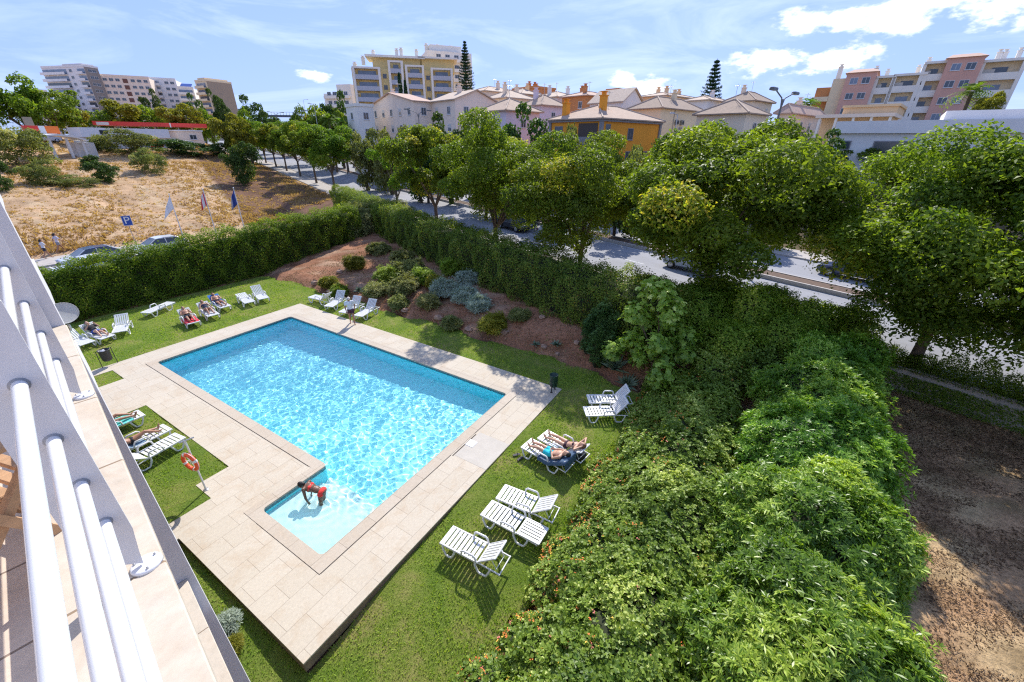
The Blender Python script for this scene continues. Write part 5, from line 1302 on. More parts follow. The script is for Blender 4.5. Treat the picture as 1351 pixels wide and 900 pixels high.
# pittosporum row
PB = [('nearest big bright green bush of the tall row at the bottom right', 6.0, -2.45, 2.2, 1.8, 2.9, 71000), ('second bright green bush of the tall row, behind the nearest one', 9.4, -2.6, 2.15, 1.8, 2.95, 56000), ('third bright green bush in the middle of the tall row', 12.9, -2.75, 2.1, 1.95, 3.0, 44000), ('fourth bright green bush of the tall row', 16.3, -3.0, 2.15, 1.95, 3.0, 34000), ('farthest bright green bush of the tall row, near the wall tree', 19.6, -3.8, 1.9, 1.7, 3.1, 24000)]
for i, (lb, u_, v_, ru, rv, h_, n_) in enumerate(PB):
    rg = random.Random(30 + i); ru *= .9; bb = [(u_, v_, h_ * .45, ru, rv, h_ * .55)]
    for k in range(11):
        a = rg.uniform(0, 6.28); bb.append((u_ + ru * .62 * math.cos(a), v_ + rv * .62 * math.sin(a), h_ * rg.uniform(.38, .78), ru * rg.uniform(.34, .5), rv * rg.uniform(.34, .5), h_ * rg.uniform(.18, .27)))
    mass('evergreen_shrub', lb, 'shrub', bb, int(n_ * 1.05), .150, .032, 'pitto', 40 + i, 'tall bright green shrub row', rosette=9, tone=.10, up=.6, rough=.17)

def umass(lb, items, n, ln, wd, lf, seed, name='shrub', cat='shrub', **kw): return mass(name, lb, cat, items, n, ln, wd, lf, seed, **kw)
def zb(u_, v_): q = uv(u_, v_); return TZ(q[0], q[1])
# shrubs round the fig
z_ = zb(19.8, 5.0)
umass('dark leafy shrub thicket behind the pale broad leaved tree', [(20.6, 2.2, 2.0, 1.9, 1.9, 1.9), (21.6, -.2, 2.0, 1.9, 1.8, 1.9), (22.3, -2.6, 1.7, 1.7, 1.6, 1.8), (19.6, 1.0, 1.3, 1.5, 1.3, 1.4), (23.2, 1.4, 2.0, 1.6, 1.6, 1.7), (20.2, -1.6, 1.8, 1.4, 1.3, 1.5), (18.6, .2, 1.6, 1.3, 1.3, 1.5), (18.9, 2.6, 1.3, 1.2, 1.0, 1.6), (20.0, 4.2, 1.6, 1.2, 1.1, 1.5), (21.9, 4.6, 2.0, 1.4, 1.3, 1.6), (24.0, -1.0, 1.9, 1.3, 1.4, 1.6), (23.6, -4.4, 1.6, 1.2, 1.2, 1.6)], 95000, .11, .06, 'shade', 51)
umass('dark upright conifer shrub at the end of the planted bank', [(17.3, 5.5, .7, .5, .5, 1.2), (17.6, 5.8, 1.5, .36, .36, 1.7), (17.4, 6.2, 1.1, .30, .30, 1.4), (17.7, 5.2, 1.2, .32, .30, 1.5), (17.0, 5.6, .9, .3, .3, 1.2), (17.2, 5.1, .8, .28, .28, 1.1), (17.9, 5.6, 1.3, .3, .3, 1.5)], 26000, .12, .035, 'upright', 52, rosette=6, up=2.5, rough=.25, name='conifer_shrub')
def fig():
    q = uv(17.0, 2.95); z0 = TZ(q[0], q[1]); rng = np.random.default_rng(12)
    t = thing('fig_tree', 'pale green broad leaved small tree in front of the dark thicket', 'tree', (q[0], q[1], z0), .6)
    cl = [(rng.uniform(-1.5, 1.5), rng.uniform(-1.5, 1.5), rng.uniform(.8, 4.3), rng.uniform(.35, .65)) for _ in range(34)]; c = np.array([x[:3] for x in cl]); c[:, :2] *= (1.15 - .17 * c[:, 2:3]); rc = np.array([x[3] for x in cl])
    n = 2600; k = rng.integers(0, len(cl), n); d = rdir(rng, n); Pt = c[k] + d * rc[k][:, None] * rng.uniform(.5, 1, n)[:, None]
    # each leaf: five lobes fanned from the stalk
    nr = d * .5 + np.array([0, 0, .7]) + rdir(rng, n) * .45; nr /= np.linalg.norm(nr, axis=1)[:, None]; tx = np.cross(nr, rdir(rng, n)); tx /= np.linalg.norm(tx, axis=1)[:, None]; ty = np.cross(nr, tx); Vs = []; sz = rng.uniform(.7, 1.25, n)[:, None]
    for a_, l_ in ((-1.25, .12), (-.62, .17), (0, .20), (.62, .17), (1.25, .12)):
        dv = tx * math.cos(a_) + ty * math.sin(a_); wv = -tx * math.sin(a_) + ty * math.cos(a_); L_ = l_ * sz
        Vs.append(np.stack([Pt, Pt + dv * L_ * .6 + wv * .045 * sz, Pt + dv * L_ - nr * L_ * .2, Pt + dv * L_ * .6 - wv * .045 * sz], 1))
    V_ = np.stack(Vs, 1).reshape(-1, 3); F_ = np.arange(n * 20).reshape(-1, 4)
    inst('crown', npmesh('crown', V_, F_, LF['fig'], tone=np.repeat(np.clip(rng.random(n) * .7 + Pt[:, 2] * .07, 0, 1), 20)), t)
    inst('trunk', trunk_mesh('trunk', 5, 3.5, .08, .7, [x for x in c[np.argsort(-rc)[:10]]]), t)
fig()
def agave(lb, u_, v_, r, seed, lf='grey', n=26):
    q = uv(u_, v_); z0 = TZ(q[0], q[1]); rng = np.random.default_rng(seed); t = thing('agave', lb, 'agave', (q[0], q[1], z0), 0, 'agaves on the planted bank'); b = MB()
    for i in range(n):
        a = i * 2.4; el = rng.uniform(.25, 1.3); L_ = r * rng.uniform(.8, 1.1); d = np.array([math.cos(a) * math.cos(el), math.sin(a) * math.cos(el), math.sin(el)]); s_ = np.array([-math.sin(a), math.cos(a), 0]); w = r * .10
        p0 = d * .04; p1 = d * L_ * .5; p2 = d * L_ + np.array([0, 0, -.12 * r]); up_ = np.cross(s_, d) * w * .5
        vs = [p0 - s_ * w * .6, p0 + s_ * w * .6, p1 + s_ * w + up_, p1 - s_ * w + up_, p2, p1 - up_ * .6]
        b.add(vs, [(0, 1, 5), (1, 2, 5), (0, 5, 3), (3, 5, 4), (5, 2, 4)])
    b.build('leaves', mat('agave leaf', (.14, .20, .12), .55, .2, 6), t)
agave('largest spiky agave behind the two shaded loungers', 16.9, 4.6, .95, 1); agave('spiky agave left of the largest one', 17.2, 5.6, .75, 2); agave('spiky agave closest to the shaded loungers', 16.5, 3.8, .7, 3)
agave('small spiky agave alone on bare soil above the lawn edge', 17.3, 7.9, .42, 4); agave('small spiky agave between the bare soil rocks and conifer shrub', 17.1, 9.0, .35, 5)
agave('small agave among yellow green plants in the upper bank', 17.8, 23.8, .5, 6)
umass('low green ground plants at the lawn edge beside the shaded loungers', [(15.8, 2.2, .05, 1.2, .8, .5), (14.6, 2.3, .0, .8, .5, .4), (16.9, 2.2, .1, .9, .7, .5)], 16000, .07, .035, 'hedge', 56)

# planted bank: each shrub by itself
bankp = [('silver grey lavender bush, largest of the silver group', 'grey', 19.2, 15.3, .85, .75, 9000), ('silver grey bush left of the largest silver one', 'grey', 19.6, 17.1, .8, .8, 8000), ('silver grey bush upslope of the silver group', 'grey', 21.4, 16.6, .75, .65, 6000),
         ('silver grey bush at the right end of the silver group', 'grey', 18.8, 13.8, .7, .6, 6000), ('yellow green shrub low on the bank, right of the silver group', 'yellow', 17.5, 12.0, .85, .6, 8000), ('dark green shrub between the silver bushes', 'olive', 18.1, 17.4, .7, .6, 6000),
         ('olive coloured shrub in the middle of the bank', 'olive', 18.9, 20.4, 1.1, .85, 9000), ('wide olive shrub high on the bank', 'olive', 21.4, 22.2, 1.3, .8, 9000), ('green shrub left of the wide olive one', 'shade', 19.9, 23.0, 1.0, .8, 8000),
         ('dry brown green shrub above the bank loungers', 'olive', 17.9, 22.2, .8, .7, 6000), ('yellow shrub at the upper left of the bank', 'yellow', 20.5, 27.6, .75, .7, 5000), ('small yellow shrub near the far lawn corner', 'yellow', 17.5, 26.8, .6, .5, 4000),
         ('small green shrub behind the leftmost bank lounger', 'streetl', 17.0, 24.9, .6, .55, 4000), ('green shrub below the long hedge', 'shade', 22.6, 18.9, 1.0, .8, 7000), ('brownish green shrub on the upper slope under the long hedge', 'olive', 22.8, 24.6, 1.0, .7, 6000), ('olive shrub near the top corner of the bank', 'olive', 24.0, 28.5, .9, .6, 5000), ('green shrub right of the wide olive one', 'shade', 20.6, 20.2, .9, .7, 6000), ('yellowish weeds left of the silver group', 'yellow', 20.3, 18.6, .8, .5, 5000), ('small olive bush low on the bank behind the rightmost bank lounger', 'olive', 17.3, 19.4, .6, .5, 4000), ('low olive plant at the lawn edge under the silver bushes', 'olive', 17.0, 14.6, .6, .35, 4000), ('low weedy plant at the bare red soil', 'olive', 18.6, 10.9, .6, .3, 3000)]
for i, (lb, lf, u_, v_, r, h_, n_) in enumerate(bankp):
    r *= 1.05; h_ *= 1.1; z_ = zb(u_, v_); rg = random.Random(i); bb = [(u_, v_, z_ + h_ * .35, r * .75, r * .75, h_ * .6)] + [(u_ + rg.uniform(-.5, .5) * r, v_ + rg.uniform(-.5, .5) * r, z_ + h_ * rg.uniform(.3, .6), r * .45, r * .45, h_ * .45) for _ in range(5)]
    mass('bank_shrub', lb, 'shrub', bb, int(n_ * 1.5), .24, .036 if lf != 'grey' else .026, lf, 100 + i, 'shrubs on the planted bank', up=1.5, rosette=7, rough=.45, cs=.55)
rk = mat('pinkish rock', (.34, .22, .16), .9, .3, 5, bump=.5)
RK = [('pale stone at the lawn edge below the silver grey bushes', 17.0, 13.4, .24), ('large pinkish stone right of the yellow green bank shrub', 17.4, 11.2, .27), ('pair stone nearest the small lone agave', 17.1, 8.5, .18), ('flat stone at the foot of the lone agave', 16.9, 7.6, .16),
      ('white stone high on the bank under the long hedge', 24.6, 30.0, .30), ('reddish stone at the far lawn corner', 17.4, 28.4, .30), ('pale stone just above the far lawn corner', 18.2, 27.4, .26), ('stone between the two yellow shrubs on the upper bank', 19.6, 28.2, .28),
      ('stone directly behind the leftmost bank lounger', 16.9, 26.0, .22), ('brown stone behind the rightmost bank lounger', 17.1, 18.6, .22), ('rusty stone between silver bush and lawn', 17.2, 15.9, .26), ('stone on bare soil under the hedge, above the silver bushes', 22.0, 14.9, .22),
      ('stone half way up the bare red soil near the conifer shrub', 18.9, 9.6, .20), ('small stone by the conifer shrub', 17.6, 6.9, .15)]
for i, (lb, u_, v_, r_) in enumerate(RK):
    q = uv(u_, v_); rng = np.random.default_rng(i); b = MB(); b.ball((0, 0, r_ * .25), (r_ * rng.uniform(.8, 1.2), r_ * rng.uniform(.7, 1), r_ * rng.uniform(.5, .8)), 9, 7)
    b.v = [tuple(np.array(p) * (1 + rng.normal(0, .12))) for p in b.v]; b.sm = [False] * len(b.sm)
    o = b.build('rock', rk, None, (q[0], q[1], TZ(q[0], q[1])), rng.uniform(0, 6)); tag(o, lb, 'rock', 'stones on the planted bank')
for lb, px, r_, h_, lf in (('grey green lavender clump in the grass by our wall', (298, 832), .28, .35, 'grey'), ('small yellow flowering clump in the grass by our wall', (309, 858), .18, .2, 'yellow')):
    q = G(px[0], px[1], -.2); u_, v_ = float(q @ U), float(q @ V)
    mass('border_plant', lb, 'plant', [(u_, v_, -.1, r_, r_, h_), (u_ + r_ * .6, v_ + .1, -.12, r_ * .6, r_ * .6, h_ * .7), (u_ - r_ * .5, v_ - .1, -.12, r_ * .6, r_ * .6, h_ * .8)], 2600, .10, .014, lf, 300 + int(px[0]), rosette=5, up=.8)

# the pale round bush where the two hedges meet
umass('pale green rounded bush where the two hedges meet', [(29.6, 36.5, 2.0, 2.6, 2.3, 2.2), (31.5, 34.6, 2.2, 2.4, 2.2, 2.1), (28.0, 38.0, 1.8, 2.0, 1.8, 1.8), (33.0, 36.6, 2.2, 2.2, 2.0, 1.8), (27.0, 35.8, 1.4, 1.6, 1.5, 1.6)], 42000, .13, .05, 'olive', 60, tone=.1)
# creepers and thin scrub along the retaining wall and its top
def wall_green():
    rng = np.random.default_rng(8); n = 70000; s_ = rng.uniform(-8.5, 14, n); band_ = .5 + .5 * np.sin(s_ * 1.3) * np.sin(s_ * .5 + 1)
    z = .95 + rng.random(n) ** 1.3 * (.55 + .95 * band_ * np.abs(np.sin(s_ * 3.3)) ** .5); p_ = 24.08 + rng.normal(0, .22, n)
    Pt = np.stack([s_, p_, z], 1); V_, F_ = leaf_arrays(rng, Pt, rdir(rng, n), .08, .04)
    t = thing('wall_shrub', 'thin dark scrub growing along the top of the low concrete wall', 'shrub', (0, 0, 0), ROT_SP); inst('foliage', npmesh('foliage', V_, F_, LF['shade'], tone=np.repeat(rng.random(n) * .6, 4)), t)
    b = MB()
    for k in range(60):
        x = rng.uniform(-8, 13.5); b.tube([(x, 24.2, .6), (x + rng.normal(0, .1), 24.2, 1.2), (x + rng.normal(0, .25), 24.2 + rng.normal(0, .1), 1.5 + rng.random() * .6)], [.015, .011, .005], 5)
    b.build('stems', barkd, t)
    n = 34000; s_ = rng.uniform(-8.5, 14, n); q = rng.random(n); ok = q < .35 + .45 * np.sin(s_ * .9 + 1) ** 2; s_ = s_[ok]; n = len(s_); z = rng.random(n) ** 1.2 * .85 - .1
    Pt = np.stack([s_, 23.84 - rng.random(n) * .12 - (z < .15) * rng.random(n) * .3, z], 1); V_, F_ = leaf_arrays(rng, Pt, np.tile([0, -1.0, .2], (n, 1)), .07, .05)
    t = thing('creeper', 'dark ivy patches on the face of the low concrete wall', 'creeper', (0, 0, 0), ROT_SP); inst('foliage', npmesh('foliage', V_, F_, LF['shade'], tone=np.repeat(rng.random(n) * .5, 4)), t)
wall_green()

# dead grass and litter on the brown plot, tufts on the bank
def litter():
    rng = np.random.default_rng(15); n = 110000; u_ = rng.uniform(2, 24, n); v_ = rng.uniform(-16, -3.8, n); X_ = u_ * U[0] + v_ * V[0]; Y_ = u_ * U[1] + v_ * V[1]; pp = X_ * P[0] + Y_ * P[1]
    ok = pp < 23.7; X_, Y_ = X_[ok], Y_[ok]; n = len(X_); Pt = np.stack([X_, Y_, terrain(X_, Y_) + .01 + .03 * rng.random(n)], 1)
    V_, F_ = leaf_arrays(rng, Pt, np.tile([0, 0, 1.0], (n, 1)), .09, .022, spread=.9)
    me = npmesh('dry_litter', V_, F_, leafmat('dead leaves', (.05, .032, .018), (.18, .12, .065), (.30, .23, .14), .1, .9, .1), tone=np.repeat(rng.random(n) ** 1.5, 4)); tag(inst('dry_litter', me), 'dead leaves and withered grass on the bare brown plot', 'leaf litter', kind='stuff')
litter()
def dry_field():
    rng = np.random.default_rng(16); n = 52000; u_ = rng.uniform(-60, 60, n); v_ = 55.5 + rng.random(n) ** 1.25 * 85
    X_ = u_ * U[0] + v_ * V[0]; Y_ = u_ * U[1] + v_ * V[1]; pp = X_ * P[0] + Y_ * P[1]; ang = np.degrees(np.arctan2(X_, Y_))
    pt = .5 + .5 * np.sin(X_ * .22 + 2 * np.sin(Y_ * .11)) * np.sin(Y_ * .19 + 1.3 * np.sin(X_ * .13))
    ok = (pp < 21) & (ang > -66) & (ang < -20) & (rng.random(n) < .25 + .75 * pt); X_, Y_, pt = X_[ok], Y_[ok], pt[ok]; n = len(X_); Z_ = terrain(X_, Y_)
    k = 5; c = np.repeat(np.stack([X_, Y_, Z_], 1), k, 0) + np.concatenate([rng.normal(0, .16, (n * k, 2)), np.zeros((n * k, 1))], 1); h = np.repeat(.12 + .30 * pt * rng.random(n), k) * rng.uniform(.6, 1.2, n * k)
    a = rng.uniform(0, 6.28, n * k); w = .10; ln_ = rng.normal(0, .16, (n * k, 2))
    p0 = c - np.stack([np.cos(a) * w, np.sin(a) * w, np.full(n * k, .03)], 1); p1 = c + np.stack([np.cos(a) * w, np.sin(a) * w, np.full(n * k, -.03)], 1); p2 = c + np.stack([ln_[:, 0], ln_[:, 1], h], 1)
    tn = np.clip(np.repeat(.72 - .45 * pt + rng.normal(0, .2, n), k) + rng.normal(0, .1, n * k), 0, 1)
    me = npmesh('dry_grass', np.stack([p0, p1, p2], 1).reshape(-1, 3), np.arange(n * k * 3).reshape(-1, 3), LF['dry'], tone=np.repeat(tn, 3)); tag(inst('dry_grass', me), 'straw coloured dry grass over the empty sloping field', 'dry grass', kind='stuff')
dry_field()
def weeds():
    rng = np.random.default_rng(19); n = 30000; u_ = rng.uniform(16.8, 27, n); v_ = rng.uniform(3, 32, n); X_ = u_ * U[0] + v_ * V[0]; Y_ = u_ * U[1] + v_ * V[1]; pp = X_ * P[0] + Y_ * P[1]
    ok = pp < 16.2; X_, Y_ = X_[ok], Y_[ok]; n = len(X_); Pt = np.stack([X_, Y_, terrain(X_, Y_) + .02], 1); V_, F_ = leaf_arrays(rng, Pt, np.tile([0, 0, 1.0], (n, 1)), .16, .028, spread=1.4)
    me = npmesh('bank_litter', V_, F_, leafmat('bank litter', (.10, .055, .03), (.26, .16, .09), (.12, .15, .04), .1, .9, .1), tone=np.repeat(rng.random(n), 4)); tag(inst('bank_litter', me), 'dry twigs and sparse weeds on the red soil of the bank', 'ground cover', kind='stuff')
weeds()

# bushes standing in the dry field: base pixel, half width in px, height factor
def on_terrain(x, y, Y0=20, Y1=400):
    d = ray(x, y); lo = None
    for Y_ in np.geomspace(Y0, Y1, 900):
        q = np.array([0, 0, CAMZ]) + d * (Y_ / d[1])
        if q[2] <= TZ(q[0], q[1]): return q, Y_
    return q, Y_
def pxm(q): return FPX / float((q - np.array([0, 0, CAMZ])) @ FW)
def field_bush(label, x, y, hw, h, key, cat='bush'):
    q, Y_ = on_terrain(x, y); k = pxm(q); R = hw / k; key = {'fard': 'bushd', 'faro': 'busho'}.get(key, key); me, tr, h0 = TP[key]; H = h / k / 1.0
    t = thing('bush', label, cat, (q[0], q[1], TZ(q[0], q[1]) - .3), _rt.uniform(0, 6), 'bushes in the dry field'); r0 = 3.5
    inst('foliage', me, t, scale=(R / r0, R / r0, (H + .3) / h0)); inst('stem', tr, t, scale=((R / r0) * .6, (R / r0) * .6, (H + .3) / h0 * .8)); return t
for a in (('grey green bush at the left edge of the dry field', 58, 243, 22, 28, 'faro'), ('dark bush cut off by our white wall', 2, 252, 18, 32, 'fard'), ('dark low bush in the middle of the dry field', 140, 240, 16, 22, 'fard'), ('smaller dark bush left of the middle one', 122, 222, 10, 14, 'fard'),
          ('olive bush right of the middle of the dry field', 200, 228, 18, 28, 'faro'), ('dark bush at the right end of the dry field', 327, 243, 19, 44, 'fard'), ('reddish scrub behind the bushes in the dry field', 95, 245, 26, 12, 'faro'),
          ('large olive shrub in front of the petrol station building', 172, 203, 34, 28, 'faro'), ('dark shrub left of the large olive one', 135, 200, 14, 16, 'fard'), ('long low green bush right of the petrol station building', 240, 204, 32, 16, 'fard'), ('low clipped bush beside the parked vans', 290, 204, 16, 12, 'fard'),
          ('broad olive tree at the far left edge', 22, 218, 42, 54, 'faro')): field_bush(*a)
# trees beyond: top pixel, half width px, distance, kind, label
def back_tree(label, x, ytop, hw, Y_, key, group, name='tree', Hmin=3.0):
    q = at(x, ytop, Y_); z0 = TZ(q[0], q[1]); k = pxm(q); me, tr, h0 = TP[key]; H = max(Hmin, q[2] - z0 + .3); R = hw / k / 1.08
    t = thing(name, label, 'tree', (q[0], q[1], z0 - .3), _rt.uniform(0, 6.28), group); r0 = 3.6
    inst('crown', me, t, scale=(R / r0, R / r0, (H + .3) / h0)); inst('trunk', tr, t, scale=(min(1.5, H / h0), min(1.5, H / h0), (H + .3) / h0)); return t
ga = 'trees round the petrol station'
for a in (('tall bright green tree at the far left edge of the field', 8, 108, 40, 88, 'farl'), ('tall green tree right of the one at the left edge', 52, 118, 36, 92, 'far1'), ('yellowish tree at the right of the far left group', 80, 142, 24, 100, 'fary'), ('green tree behind the grey petrol station roof', 118, 146, 24, 120, 'far1'),
          ('yellow green tree directly behind the long red canopy', 160, 135, 32, 125, 'fary'), ('green tree behind the long red canopy', 195, 140, 24, 130, 'far1'), ('yellow green tree at the right end of the long red canopy', 232, 138, 30, 120, 'fary'), ('round yellow green tree right of the red canopy', 302, 152, 24, 95, 'fary'),
          ('dark tall tree behind the yellow green ones', 196, 122, 14, 190, 'fard'), ('dark tree before the brown side tower', 285, 122, 14, 200, 'fard'), ('dark tree left of the small brown tower', 255, 128, 14, 200, 'fard'), ('green tree where the avenue ends', 332, 132, 22, 140, 'fard'),
          ('pale green tree behind the avenue row', 272, 150, 18, 140, 'farl'), ('tree left of the avenue row in the distance', 318, 152, 24, 105, 'farl')): back_tree(*a, ga)
gb = 'trees on the slope beyond the avenue'
for a in (('dark rounded tree before the lilac house', 697, 150, 42, 58, 'fard'), ('green tree left of the dark rounded one', 632, 168, 34, 56, 'far1'), ('dark tree between the lilac and the orange house', 590, 158, 34, 62, 'fard'), ('green scrub tree below the beige villas', 548, 172, 30, 62, 'far1'),
          ('scrubby olive tree below the beige villas', 508, 168, 30, 70, 'faro'), ('grey green scrub at the foot of the villas', 475, 172, 26, 74, 'faro'), ('bushy tree left of the villas', 425, 138, 30, 100, 'far1'), ('dark tree beside the villas, left end', 440, 128, 22, 104, 'fard'),
          ('green tree in front of the distant flyover lamps', 398, 148, 22, 110, 'farl'), ('small tree in front of the distant flyover', 362, 152, 22, 130, 'fard'), ('pale feathery bush in front of the orange house', 762, 168, 28, 50, 'olive' if 0 else 'faro'), ('dark shrub at the foot of the orange house', 800, 190, 30, 52, 'fard'),
          ('olive tree at the right of the orange house', 850, 196, 30, 52, 'faro'), ('tree under the hip roofed house', 940, 165, 34, 58, 'far1'), ('dark tree before the white modern building', 1090, 180, 34, 48, 'fard'), ('tree at the foot of the white modern building', 1150, 186, 36, 50, 'far1'),
          ('dark scrub on the bank beyond the avenue, left part', 640, 200, 36, 50, 'fard'), ('dark scrub on the bank beyond the avenue, middle part', 720, 212, 40, 46, 'fard'), ('dark scrub on the bank beyond the avenue, right part', 820, 228, 44, 42, 'fard'), ('dark scrub under the wide forked tree, beyond the avenue', 1000, 240, 50, 40, 'fard'),
          ('dark scrub beyond the avenue behind the small young tree', 560, 196, 34, 62, 'fard'), ('brown scrub beyond the avenue, far left part', 500, 190, 34, 74, 'faro'), ('scrub tree beyond the avenue at the right edge', 1250, 200, 60, 40, 'far1')): back_tree(*a, gb)

# araucarias, cypresses, palms
def araucaria(label, x, ytop, ybase_z, Y_, R):
    q = at(x, ytop, Y_); z0 = TZ(q[0], q[1]); H = q[2] - z0; rng = np.random.default_rng(int(x)); t = thing('araucaria', label, 'conifer', (q[0], q[1], z0), 0)
    b = MB(); b.tube([(0, 0, -.3), (0, 0, H * .6), (0, 0, H)], [.32, .2, .03], 8); b.build('trunk', barkd, t)
    Pt = []; D_ = []
    for lv in np.arange(H * .22, H - .3, .75 if H > 15 else .6):
        r = R * (1 - (lv / H) ** 1.3) * rng.uniform(.8, 1.1) + .2; nb = 7
        for i in range(nb):
            a = 2 * math.pi * i / nb + rng.uniform(-.3, .3); m = 60; tt = rng.random(m) ** .8
            x_ = np.stack([np.cos(a) * tt * r + rng.normal(0, .13, m), np.sin(a) * tt * r + rng.normal(0, .13, m), lv + .18 * r * tt ** 2 + rng.normal(0, .10, m)], 1); Pt.append(x_); D_.append(np.tile([math.cos(a), math.sin(a), .4], (m, 1)))
    Pt = np.concatenate(Pt); D_ = np.concatenate(D_); V_, F_ = leaf_arrays(rng, Pt, D_, .42, .16); inst('crown', npmesh('crown', V_, F_, LF['con'], tone=np.repeat(rng.random(len(Pt)), 4)), t)
araucaria('tall open tiered conifer right of the yellow apartment block', 613, 54, 0, 150, 5.6)
araucaria('dense pointed conifer standing alone above the roofs', 947, 77, 0, 112, 4.0)
def cypress(label, x, ytop, Y_, R):
    q = at(x, ytop, Y_); z0 = TZ(q[0], q[1]); H = q[2] - z0; rng = np.random.default_rng(int(x)); t = thing('cypress', label, 'cypress', (q[0], q[1], z0), 0, 'slim cypresses before the yellow block')
    n = 2500; h = rng.random(n) * H; r = R * np.sin(np.clip(h / H, 0, 1) ** .6 * math.pi * .98) ** .6; a = rng.uniform(0, 6.28, n); Pt = np.stack([np.cos(a) * r, np.sin(a) * r, h], 1)
    V_, F_ = leaf_arrays(rng, Pt, np.stack([np.cos(a), np.sin(a), np.full(n, .6)], 1), .5, .25); inst('crown', npmesh('crown', V_, F_, LF['con'], tone=np.repeat(rng.random(n), 4)), t)
    b = MB(); b.tube([(0, 0, -.3), (0, 0, H * .9)], [.18, .04], 6); b.build('trunk', barkd, t)
cypress('taller slim cypress before the yellow block', 526, 96, 128, .9); cypress('shorter slim cypress before the yellow block', 534, 106, 128, .8)
def palm(label, x, ytop, Y_, R, seed, nf=26):
    q = at(x, ytop, Y_); z0 = TZ(q[0], q[1]); H = q[2] - z0 - R * .55; rng = np.random.default_rng(seed); t = thing('palm_tree', label, 'palm', (q[0], q[1], z0), 0, 'palms among the houses')
    b = MB(); b.tube([(0, 0, -.3), (.1, 0, H * .5), (0, 0, H)], [.28, .22, .24], 8); b.build('trunk', barkm, t); Vv = []; 
    for i in range(nf):
        a = i * 2.399; el = rng.uniform(-.5, 1.25); tgt = []
        for k in range(9):
            s_ = k / 8; tgt.append(np.array([math.cos(a) * math.cos(el) * R * s_, math.sin(a) * math.cos(el) * R * s_, H + math.sin(el) * R * s_ - .55 * R * s_ ** 2]))
        for k in range(1, 9):
            p = tgt[k]; d = tgt[k] - tgt[k - 1]; d /= np.linalg.norm(d); sd = np.cross(d, [0, 0, 1]); sd /= np.linalg.norm(sd) + 1e-6
            for sg in (-1, 1):
                L_ = R * .26 * (1 - .5 * k / 8); e = p + (sd * sg + d * .5 + np.array([0, 0, -.35])) * L_; w = d * .09
                Vv.append([p - w, p + w, e + w * .4, e - w * .4])
    Vv = np.array(Vv).reshape(-1, 3); n = len(Vv) // 4; inst('fronds', npmesh('fronds', Vv, np.arange(n * 4).reshape(-1, 4), LF['streetl'], tone=np.repeat(rng.random(n) * .7, 4)), t)
palm('fan palm in front of the pink and white apartment block', 1290, 104, 72, 3.0, 1, 30); palm('palm left of the beige end of the apartment block', 1070, 126, 92, 2.6, 2); palm('small palm near the brown low roofs', 1052, 132, 92, 1.6, 3)
palm('short palm at the left end of the beige villas', 432, 148, 96, 2.4, 4); palm('short palm beside the other one by the beige villas', 448, 152, 94, 2.2, 5)
back_tree('yellowish small tree in front of the fan palm', 1310, 125, 20, 68, 'fary', gb)
# ------------------------------------------------------------ buildings
def alen(c, d, px):
    """length from plan point c along d to the vertical plane seen at pixel px"""
    r = ray(*px); return -(c[0] * r[1] - c[1] * r[0]) / (d[0] * r[1] - d[1] * r[0])
class Bld:
    def __init__(self, name, label, cat, Cp, Rp, az=None, Lp=None, depth=10.0, group=None, base=None):
        c = at(*Cp); self.c = c
        if az is None: r = at(*Rp); v = r - c; az = math.degrees(math.atan2(v[0], v[1])); self.a = math.hypot(v[0], v[1])
        else: self.a = alen(c, unit(az), Rp[:2])
        self.az = az; self.dx = unit(az); self.dy = unit(az - 90)
        self.b = alen(c, self.dy, Lp) if Lp else depth
        m = c + self.dx * self.a * .5 + self.dy * self.b * .5
        self.z0 = (min(TZ(c[0], c[1]), TZ(m[0], m[1])) if base is None else base) - .5; self.h = c[2] - self.z0
        self.t = thing(name, label, cat, (c[0], c[1], self.z0), math.radians(90 - az), group)
    def ax(self, px): return alen(self.c, self.dx, px)
    def ay(self, px): return alen(self.c, self.dy, px)
    def zy(self, px, along=0.0, face='R'):
        """height above the base of a pixel on the face at distance along"""
        p = self.c + (self.dx if face == 'R' else self.dy) * along; d = ray(*px); t = (p[0] ** 2 + p[1] ** 2) ** .5 / (d[0] ** 2 + d[1] ** 2) ** .5
        return CAMZ + d[2] * t - self.z0
def fb(b, face, a0, a1, o0, o1, z0, z1, mi=0):
    if face == 'R': return b.box(a0, a1, -o1, -o0, z0, z1, mi)
    return b.box(-o1, -o0, a0, a1, z0, z1, mi)
_wm = {}
def window(t, face, pos, z, w, h, fm, gm, shutter=None):
    """window frame (part) with its pane (sub-part), standing just proud of the wall"""
    k = (round(w, 2), round(h, 2), fm.name, gm.name, shutter.name if shutter else '')
    if k not in _wm:
        b = MB(); q = .08
        b.box(-w / 2, -w / 2 + q, -.07, -.002, 0, h); b.box(w / 2 - q, w / 2, -.07, -.002, 0, h); b.box(-w / 2 + q, w / 2 - q, -.07, -.002, 0, q); b.box(-w / 2 + q, w / 2 - q, -.07, -.002, h - q, h)
        b.box(-.03, .03, -.06, -.002, q, h - q); b.box(-w / 2 - .08, w / 2 + .08, -.13, -.002, -.07, -.004)
        g = MB(); g.box(-w / 2 + q, w / 2 - q, -.03, -.004, q, h - q)
        s = None
        if shutter: s = MB(); s.box(-w / 2 + q, w / 2 - q, -.055, -.031, h * .55, h - q); s = s.mesh('shutter', shutter)
        _wm[k] = (b.mesh('window', fm), g.mesh('pane', gm), s)
    f, g, s = _wm[k]; rz = 0 if face == 'R' else -math.pi / 2
    o = inst('window', f, t, (pos, 0, z) if face == 'R' else (0, pos, z), rz); inst('pane', g, o)
    if s: inst('shutter', s, o)
    return o
